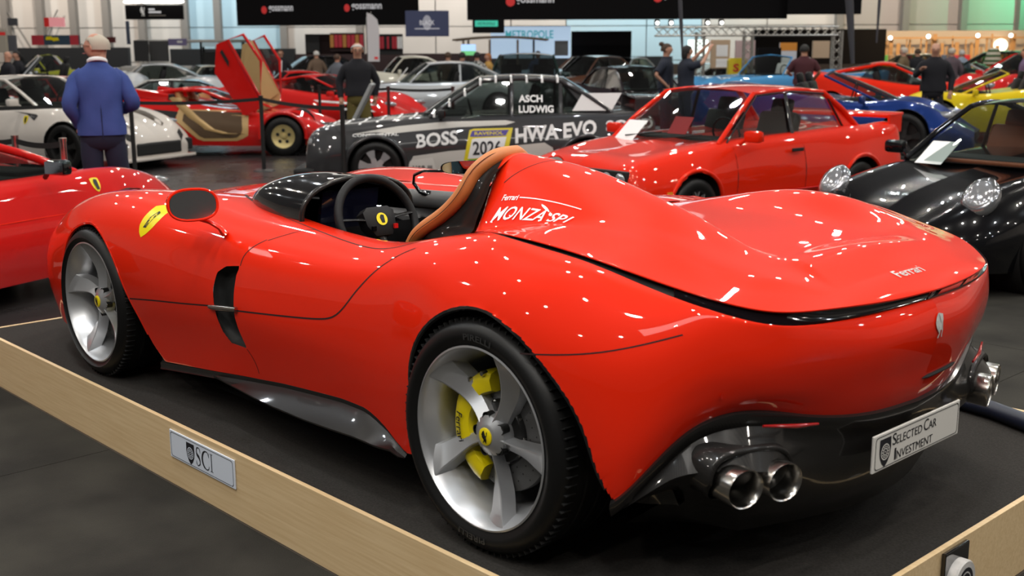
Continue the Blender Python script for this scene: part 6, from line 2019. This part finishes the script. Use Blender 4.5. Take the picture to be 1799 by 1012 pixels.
def belt(p, q, label, sag=.03, m=BLK, w_=.05):
    p, q = Vector(p), Vector(q); V = []
    n = (q - p).cross(UZ).normalized() * .002
    for k in range(13):
        t = k / 12; c = p.lerp(q, t) - UZ * sag * 4 * t * (1 - t)
        V += [c + UZ * w_ / 2 + n, c - UZ * w_ / 2 + n, c - UZ * w_ / 2 - n, c + UZ * w_ / 2 - n]
    F = []
    for k in range(12):
        for j in range(4): F.append((4 * k + j, 4 * k + (j + 1) % 4, 4 * k + 4 + (j + 1) % 4, 4 * k + 4 + j))
    o = mesh('barrier_belt', V, F, m, None, False); tag(o, label, 'belt'); return o


belt(a1, a2, 'black belt strung between the two chrome posts')
belt(a1, Vector(a1) + (Vector(a1) - Vector(a2)), 'black belt running out at the left edge from the chrome post')
BKP = mat('post_black', (.012,.012,.012), rough=.4)
P_ = []
for (r, d, h, lb) in ((-5.30, 16.2, 1.12, 'black barrier post right of the man in blue, before the white car'), (-3.72, 17.3, 1.12, 'black barrier post in front of the wedge car wheel'),
                      (-2.08, 14.3, 1.12, 'black barrier post at the race saloon bumper'), (-3.85, 23.4, 1.1, 'black barrier post behind the wedge car nose')):
    P_.append(post(r, d, h, BKP, lb)[1])
for lb, a, b in (('black belt along the white car door', P_[0] + (P_[0] - P_[1]) * 2.3, P_[0]), ('black belt across the wedge car', P_[0], P_[1]), ('black belt from the wedge car wheel to the race saloon', P_[1], P_[2])): belt(a, b, lb)
MRP = mat('post_maroon', (.05,.012,.012), rough=.4)
q1 = post(-2.35, 22.3, 1.1, MRP, 'dark maroon barrier post in front of the silver coupe wheel')[1]
q2 = post(-1.10, 22.0, 1.1, MRP, 'dark maroon barrier post beside the silver coupe door')[1]
belt(q1, q2, 'black belt in front of the silver coupe', m=BLK); belt(P_[3], q1, 'black belt behind the man in the black jumper')
# tilted info board in front of the wedge car
ib = thing('info_board', 'tilted grey framed info board in front of the wedge car nose', 'board', W(-2.17, 16.9, 0), YAW - PI / 2)
tube('board_post', [(0, 0, 0), (0, 0, .70)], .025, BKP, ib, 8)
R = Matrix.Rotation(math.radians(28), 3, 'Y')
box('board_frame', (.0, 0, .98), (.05, .40, .72), mat('grey_frame', (.32,.33,.33), rough=.4), ib, R, bevel=.01)
box('board_sheet', (-.028, 0, .985), (.006, .32, .62), mat('grey_sheet', (.12,.14,.15), rough=.3), ib, R)
lathe('board_base', [(0, .02), (.16, .02), (.17, 0)], BKP, ib, 20, 'z')

for i, (r, cc, pw) in enumerate(((-21, (1,.93,.85), 385), (-16, (1,.93,.85), 385), (-11.5, (.75,.92,1), 385), (-6.5, (1,.95,.9), 330), (-1.5, (1,.95,.9), 330), (3.2, (1,.93,.86), 330), (7.0, (.6,.9,1), 357), (11.5, (1,.94,.87), 330), (16.5, (1,.93,.85), 231))):  # added row of unseen wash lamps, brightens and tints the back wall
    lamp(W(r, WALL_D - 4.5, 7.5), pw, .6, col=cc, rot=(math.radians(62), 0, YAW - PI / 2))
lamp(W(20.6, WALL_D - 3.0, 4.5), 220, .4, col=(.1, 1, .5), rot=(math.radians(85), 0, YAW - PI / 2))
lamp(W(17.0, 39.5, 3.6), 130, .4, col=(1, .72, .42), rot=(math.radians(35), 0, YAW - PI / 2))
lamp(W(13.5, 39.5, 3.6), 130, .4, col=(1, .72, .42), rot=(math.radians(35), 0, YAW - PI / 2))
# ================================================================ people
def skinmesh(name, verts, edges, root, m, parent, sub=1, smooth=True):
    """verts: (x,y,z,rx,ry) joints; grows one continuous surface"""
    me = bpy.data.meshes.new(name); me.from_pydata([v[:3] for v in verts], edges, [])
    o = bpy.data.objects.new(name, me); COL.objects.link(o)
    md = o.modifiers.new('s', 'SKIN'); md.use_smooth_shade = True
    for i, v in enumerate(verts):
        sv = me.skin_vertices[0].data[i]; sv.radius = (v[3], v[4] if len(v) > 4 else v[3]); sv.use_root = (i == root)
    if sub:
        ms = o.modifiers.new('u', 'SUBSURF'); ms.levels = sub; ms.render_levels = sub
    dg = bpy.context.evaluated_depsgraph_get()
    nm = bpy.data.meshes.new_from_object(o.evaluated_get(dg))
    bpy.data.objects.remove(o); bpy.data.meshes.remove(me)
    nm.name = name; nm.materials.clear()
    return link(name, nm, m, parent, smooth)


SKINM = mat('skin', (.52, .27, .18), rough=.55)
SHOE = mat('shoe_leather', (.012, .010, .010), rough=.4)


def person(label, loc, rz, H=1.78, top=BLK, low=BLK, arms=None, lean=0, hair=None, hairm=None, skin=None, jacket=False, legs=None, glasses=False, beard=None, head_turn=0, sleeve='long', collar=None, detail=1, group=None, shirt=None, bald=False, wide=1.0):
    t = thing('person', label, 'person', loc, rz, group)
    k = H / 1.78; t.scale = (k, k, k); skin = skin or SKINM
    arms = arms or {}
    L = arms.get('L', ((-.03, .27, 1.17), (.06, .27, .93))); R_ = arms.get('R', ((-.03, -.27, 1.17), (.06, -.27, .93)))
    lg = legs or {}
    LL = lg.get('L', ((.02, .11, .52), (.0, .12, .09))); RL = lg.get('R', ((.02, -.11, .52), (.0, -.12, .09)))
    hx = lean
    ct, st_ = math.cos(head_turn), math.sin(head_turn)
    hd = lambda x, y, z: (hx + .02 + 1.04 * (x * ct - y * st_), 1.04 * (x * st_ + y * ct), z - .030)
    V = [(0, 0, .98, .09, .12), (hx * .4, 0, 1.18, .08, .11), (hx * .8, 0, 1.36, .07, .11), (hx, 0, 1.49, .055, .06), (*hd(-.01, 0, 1.585), .070, .066), (*hd(.0, 0, 1.66), .102, .088), (*hd(-.005, 0, 1.73), .084, .076), (*hd(-.01, 0, 1.775), .04, .04),
         (*hd(.062, 0, 1.60), .038, .040), (*hd(.098, 0, 1.655), .012, .012)]
    E = [(0, 1), (1, 2), (2, 3), (3, 4), (4, 5), (5, 6), (6, 7), (5, 8)]
    E.append((5, 9))
    for sg, (el, wr), (kn, an) in ((1, L, LL), (-1, R_, RL)):
        b = len(V)
        el = Vector(el); wr = Vector(wr); d = (wr - el).normalized()
        V += [(hx * .9, .16 * sg, 1.38, .04), (*el, .038), (*wr, .028), (*(wr + d * .05), .036, .022)]
        E += [(2, b), (b, b + 1), (b + 1, b + 2), (b + 2, b + 3)]
        # fingers and thumb
        side_ = d.cross(Vector((0, 0, 1)) if abs(d.z) < .8 else Vector((1, 0, 0))).normalized(); nrm = d.cross(side_)
        pc = wr + d * .05
        for q, ln in ((-.027, .060), (-.009, .072), (.009, .068), (.026, .052)):
            f = len(V); V += [(*(pc + side_ * q + d * .035), .0105), (*(pc + side_ * q * 1.1 + d * (.035 + ln * .5) + nrm * .008), .0095), (*(pc + side_ * q * 1.1 + d * (.035 + ln * .85) + nrm * .026), .0085)]
            E += [(b + 3, f), (f, f + 1), (f + 1, f + 2)]
        f = len(V); V += [(*(wr + d * .03 + side_ * -.036), .011), (*(wr + d * .065 + side_ * -.055 + nrm * .01), .010)]
        E += [(b + 2, f), (f, f + 1)]
        b2 = len(V); kn = Vector(kn); an = Vector(an)
        V += [(0, .09 * sg, .90, .10), (*kn, .062), (*an, .042), (an.x + .07, an.y, .045, .04, .032), (an.x + .16, an.y, .035, .03, .026)]
        E += [(0, b2), (b2, b2 + 1), (b2 + 1, b2 + 2), (b2 + 2, b2 + 3), (b2 + 3, b2 + 4)]
    skinmesh('body', V, E, 0, skin, t, 1)
    # upper garment
    al = .62 if sleeve == 'short' else 1.0
    bl = .925 if jacket else .96
    w_ = wide
    rings = [(bl, .138, .200), (bl + .08, .142, .200), (1.08, .130, .178), (1.22, .134, .186), (1.33, .134, .204), (1.40, .120, .206), (1.445, .095, .165), (1.48, .080, .105), (1.515, .066, .074)]
    Vt, Ft = [], []; nn_ = 24
    for (z, rx, ry) in rings:
        q = min(max((z - .95) / .55, 0), 1)
        for j in range(nn_):
            a = 2 * PI * j / nn_; ca, sa = math.cos(a), math.sin(a)
            Vt.append((hx * q + rx * abs(ca) ** .85 * (1 if ca > 0 else -1), ry * w_ * abs(sa) ** .85 * (1 if sa > 0 else -1), z))
    Ft = grid_faces(len(rings), nn_) + [(i * nn_ + nn_ - 1, i * nn_, (i + 1) * nn_, (i + 1) * nn_ + nn_ - 1) for i in range(len(rings) - 1)] + [tuple(range(nn_))[::-1]]
    for sg, (el, wr) in ((1, L), (-1, R_)):
        el = Vector(el); wr = Vector(wr); s0_ = Vector((hx * .9, .115 * sg * w_, 1.43)); s1_ = Vector((hx * .9, .172 * sg * w_, 1.378)); s1_.y += 0
        if al == 1.0: pts = [s0_, s1_, s1_.lerp(el, .5), el, el.lerp(wr, .5), wr - (wr - el) * .04]; rr_ = [.050, .069, .066, .058, .051, .046]
        else: pts = [s0_, s1_, s1_.lerp(el, .5), s1_.lerp(el, .82)]; rr_ = [.055, .078, .070, .066]
        cs_ = spline(pts, 12); rs_ = np.interp(np.linspace(0, 1, 12), np.linspace(0, 1, len(rr_)), rr_)
        va, fa = tube_data([tuple(p) for p in cs_], list(rs_), 12)
        o0 = len(Vt); Vt += [tuple(v) for v in va]; Ft += [tuple(i + o0 for i in ff) for ff in fa]
    gm = mesh('jacket' if jacket else 'top', Vt, Ft, top, t, True, 1.0)
    Vt, Ft = [], []
    rg = [(1.04, .118, .160), (.98, .125, .172), (.90, .128, .180), (.83, .110, .172), (.80, .07, .12)]
    for (z, rx, ry) in rg:
        for j in range(nn_):
            a = 2 * PI * j / nn_; Vt.append((rx * math.cos(a), ry * math.sin(a), z))
    Ft = grid_faces(len(rg), nn_) + [(i * nn_ + nn_ - 1, i * nn_, (i + 1) * nn_, (i + 1) * nn_ + nn_ - 1) for i in range(len(rg) - 1)]
    for sg, (kn, an) in ((1, LL), (-1, RL)):
        cs_ = spline([(0, .088 * sg, .92), (.0, .092 * sg, .80), kn, (an[0], an[1], .07)], 12); rs_ = np.interp(np.linspace(0, 1, 12), [0, .15, .5, 1], [.085, .092, .074, .066])
        va, fa = tube_data([tuple(p) for p in cs_], list(rs_), 14); o0 = len(Vt); Vt += [tuple(v) for v in va]; Ft += [tuple(i + o0 for i in ff) for ff in fa]
    if jacket: tube('back_seam', [(hx - .128, 0, 1.30), (-.130, 0, 1.15), (-.142, 0, 1.0), (-.139, 0, .90)], .0035, mat('navy_seam', (.008, .012, .05), rough=.9), t, 4)  # dark navy tube marks the jacket's back seam
    mesh('trousers', Vt, Ft, low, t, True, 1.0)
    for sg, (kn, an) in ((1, LL), (-1, RL)):
        an = Vector(an); skinmesh('shoe', [(an.x - .03, an.y, .045, .048, .04), (an.x + .08, an.y, .045, .045, .04), (an.x + .20, an.y, .032, .040, .028)], [(0, 1), (1, 2)], 0, SHOE, t, 1)
    if collar:
        P = [(hx - .01 + .062 * math.cos(a), math.sin(a) * .066, 1.520 + .022 * math.cos(a + PI)) for a in np.linspace(0, 2 * PI, 18, endpoint=False)]
        tube('collar', P, .016, collar, t, 8, True, flat=1.2)
    if shirt:
        Vs = [(hx + .135, -.055, 1.42), (hx + .135, .055, 1.42), (.165, .03, 1.10), (.165, -.03, 1.10)]
        mesh('shirt_front', Vs, [(0, 1, 2, 3)], shirt, t, False)
    # eyes, mouth, ears, hair
    for sg in (1, -1):
        e = hd(.084, .030 * sg, 1.672); lens(t, *e, .010, .012, .007, BLK, 'eye', 8)
        e = hd(.0, .080 * sg, 1.655); lens(t, *e, .018, .010, .028, skin, 'ear', 8)
    e = hd(.100, 0, 1.612); lens(t, *e, .006, .020, .005, mat('lips', (.35, .10, .09), rough=.5), 'mouth', 8)
    if hairm:
        V = []; F = []; n = 20
        lo = -.35 if not bald else -.25
        for i in range(8):
            ph = PI / 2 - (PI / 2 - lo) * i / 7
            for j in range(n):
                a = 2 * PI * j / n; c_ = math.cos(a)
                zz = math.sin(ph); rr = math.cos(ph)
                cut = 1.0
                x_, y_, z_ = .104 * rr * c_ - .010, .091 * rr * math.sin(a), .108 * zz
                if c_ > .25 and zz < .45: x_ *= .70; y_ *= .90; z_ = max(z_, .045)
                if bald and zz > .55: x_ *= .93; y_ *= .93; z_ *= .93
                V.append(hd(x_, y_, 1.668 + z_))
        F = grid_faces(8, n) + [(i * n + n - 1, i * n, (i + 1) * n, (i + 1) * n + n - 1) for i in range(7)]
        mesh('hair', V, F, hairm, t)
    if hair == 'bun': lens(t, *hd(-.10, 0, 1.76), .05, .05, .045, hairm, 'hair_bun', 10)
    if hair == 'long': lens(t, *hd(-.06, 0, 1.62), .05, .085, .14, hairm, 'hair_length', 12)
    if glasses:
        for sg in (1, -1):
            P = [hd(.100, .032 * sg + .022 * math.cos(a), 1.672 + .016 * math.sin(a)) for a in np.linspace(0, 2 * PI, 14, endpoint=False)]
            tube('glasses_rim', P, .0028, BLK, t, 5, True)
            tube('glasses_arm', [hd(.098, .056 * sg, 1.675), hd(.05, .080 * sg, 1.675), hd(-.01, .086 * sg, 1.668)], .003, mat('amber_frame', (.25, .09, .03), rough=.3), t, 5)
    return t


HGREY = mat('grey_hair', (.50, .44, .36), rough=.8); HBRN = mat('brown_hair', (.06, .03, .015), rough=.7); HBLK = mat('black_hair', (.01, .008, .007), rough=.7); HWHT = mat('white_hair', (.6, .58, .55), rough=.8)
BLUEJ = mat('blue_suit_cloth', (.035, .065, .26), rough=.85); noisy(BLUEJ, (.030, .058, .23), (.045, .08, .30), scale=6, bump=.25, bscale=9)
NAVY = mat('navy_cloth', (.010, .013, .035), rough=.9); BLKC = mat('black_cloth', (.008, .008, .012), rough=.9); OLIVE = mat('olive_trousers', (.11, .085, .02), rough=.9)
MAR = mat('maroon_tshirt', (.06, .012, .018), rough=.9); NVT = mat('dark_navy_tshirt', (.012, .016, .03), rough=.9); BRNC = mat('brown_cloth', (.14, .09, .06), rough=.9); CHK = mat('check_shirt', (.2, .2, .2), rough=.9); MUS = mat('mustard_cloth', (.45, .25, .06), rough=.9)
_N, _L, _b = nt(CHK); _tc = _N.new('ShaderNodeTexCoord'); _ck = _N.new('ShaderNodeTexChecker'); _ck.inputs['Scale'].default_value = 14; _ck.inputs['Color1'].default_value = (.4, .38, .35, 1); _ck.inputs['Color2'].default_value = (.02, .02, .025, 1); _L.new(_tc.outputs['Object'], _ck.inputs['Vector']); _L.new(_ck.outputs['Color'], _b.inputs['Base Color'])


def face(hr, hd): return rz_of(hr, hd)


# man in the blue jacket, seen from behind, looking left
person('grey-haired man in a blue jacket and navy trousers, seen from behind, glasses, white collar', W(-3.743, 10.600, 0), face(-.35, .94), 1.97, BLUEJ, NAVY,
       arms=dict(L=((-.07, .240, 1.17), (.06, .165, .99)), R=((-.03, -.258, 1.18), (.17, -.19, 1.12))), hairm=HGREY, jacket=True, collar=WHITE, glasses=True, head_turn=1.05, bald=True, wide=.97,
       legs=dict(L=((.0, .09, .52), (-.03, .10, .09)), R=((.05, -.13, .52), (-.02, -.16, .09))), skin=mat('pink_skin', (.55, .27, .19), rough=.55))
person('man in black jumper and olive trousers behind the tilted info board, facing the camera', W(-2.514, 19.200, 0), face(.18, -.98), 1.93, BLKC, OLIVE,
       arms=dict(L=((-.04, .28, 1.17), (-.02, .25, .95)), R=((-.03, -.28, 1.18), (.05, -.27, .93))), hairm=HWHT, glasses=True, bald=True, wide=1.05)
person('person with a hair bun and dark T-shirt, standing with hands on hips', W(2.986, 22.600, 0), face(.8, -.3), 1.92, NVT, NAVY, sleeve='short',
       arms=dict(L=((-.12, .33, 1.20), (.05, .22, 1.02)), R=((-.10, -.34, 1.20), (.06, -.22, 1.02))), hairm=HBRN, hair='bun')
person('dark-haired person in a navy T-shirt raising both arms to take a picture', W(3.336, 22.300, 0), face(.95, .3), 1.88, NVT, NAVY, sleeve='short',
       arms=dict(L=((.22, .20, 1.48), (.42, .08, 1.72)), R=((.20, -.24, 1.42), (.42, -.08, 1.68))), hairm=HBLK, hair='long')
person('man in a maroon T-shirt seen from behind at the light blue convertible', W(6.252, 25.000, 0), face(.05, 1), 1.90, MAR, NAVY, sleeve='short',
       arms=dict(L=((.02, .32, 1.20), (.20, .24, 1.16)), R=((.0, -.32, 1.20), (.16, -.28, 1.10))), hairm=HBLK, wide=1.05)
person('bald man in a long black coat between the red and yellow cars at right', W(7.814, 21.600, 0), face(-.3, -.95), 1.90, BLKC, BLKC,
       arms=dict(L=((-.03, .30, 1.17), (.06, .28, .93)), R=((.02, -.30, 1.20), (.20, -.22, 1.30))), jacket=True, wide=1.12)
person('man in a dark suit and open white shirt behind the raised scissor doors', W(-7.071, 36.000, 0), face(.1, -1), 1.86, BLKC, BLKC, hairm=HBRN, jacket=True, shirt=WHITE)
person('grey-haired man in a brown coat left of the red clothing booth', W(-6.020, 36.300, 0), face(-.5, .8), 1.82, BRNC, BLKC, hairm=HWHT, bald=True)
person('man in grey jumper leaning forward below the red clothing', W(-4.810, 32.000, 0), face(.5, .8), 1.72, mat('grey_jumper', (.10, .11, .13), rough=.9), NAVY, lean=.10, hairm=HBRN)
person('man in a beige jacket left of the one in a navy shirt', W(-1.774, 33.000, 0), face(.2, 1), 1.76, BRNC, BLKC, hairm=HBRN)
person('broad man in a navy shirt seen from behind beside the monitor', W(-1.291, 31.000, 0), face(.1, 1), 1.76, NAVY, BLKC, hairm=HBLK, wide=1.2)
person('person in a black and white check shirt under the pavilion', W(-0.914, 31.500, 0), face(-.1, 1), 1.76, CHK, BLKC, hairm=HBLK)
person('person in a mustard top with ginger hair under the pavilion', W(-0.637, 33.000, 0), face(-.8, -.4), 1.72, MUS, BLKC, hairm=mat('ginger_hair', (.35, .12, .03), rough=.7), hair='long')
person('man in a blue shirt in front of the pale blue lit wall', W(0.825, 36.000, 0), face(0, -1), 1.78, mat('blue_shirt', (.04, .07, .16), rough=.9), BLKC, hairm=HBRN)
person('bald man in black at the far left edge', W(-11.602, 27.000, 0), face(.6, .7), 1.82, BLKC, BLKC)
person('man in a black jacket beside the bald man at the far left', W(-12.629, 30.000, 0), face(-.6, -.7), 1.84, BLKC, BLKC, hairm=HBLK)
person('man in a brown jacket leaning at the clothes stall, left end', W(10.386, 31.000, 0), face(-.7, .5), 1.84, mat('khaki_cloth', (.13, .09, .045), rough=.9), BLKC, hairm=HGREY)
person('man in a black gilet with his back to the camera at the clothes stall', W(12.134, 35.000, 0), face(.1, 1), 1.80, BLKC, BLKC, hairm=HBRN)
person('person in a grey mauve coat right of the man in the long black coat', W(12.027, 32.000, 0), face(.2, 1), 1.82, mat('mauve_cloth', (.10, .075, .09), rough=.9), BLKC, hairm=HGREY)
person('man in a black waistcoat and pale blue shirt at the clothes stall', W(14.037, 36.500, 0), face(-.2, 1), 1.76, mat('pale_blue_cloth', (.30, .36, .45), rough=.9), BLKC, hairm=HWHT)
person('person in a mauve top cut off by the right edge', W(11.645, 26.500, 0), face(-.9, .3), 1.80, mat('violet_cloth', (.16, .11, .20), rough=.9), BLKC, hairm=HBRN)
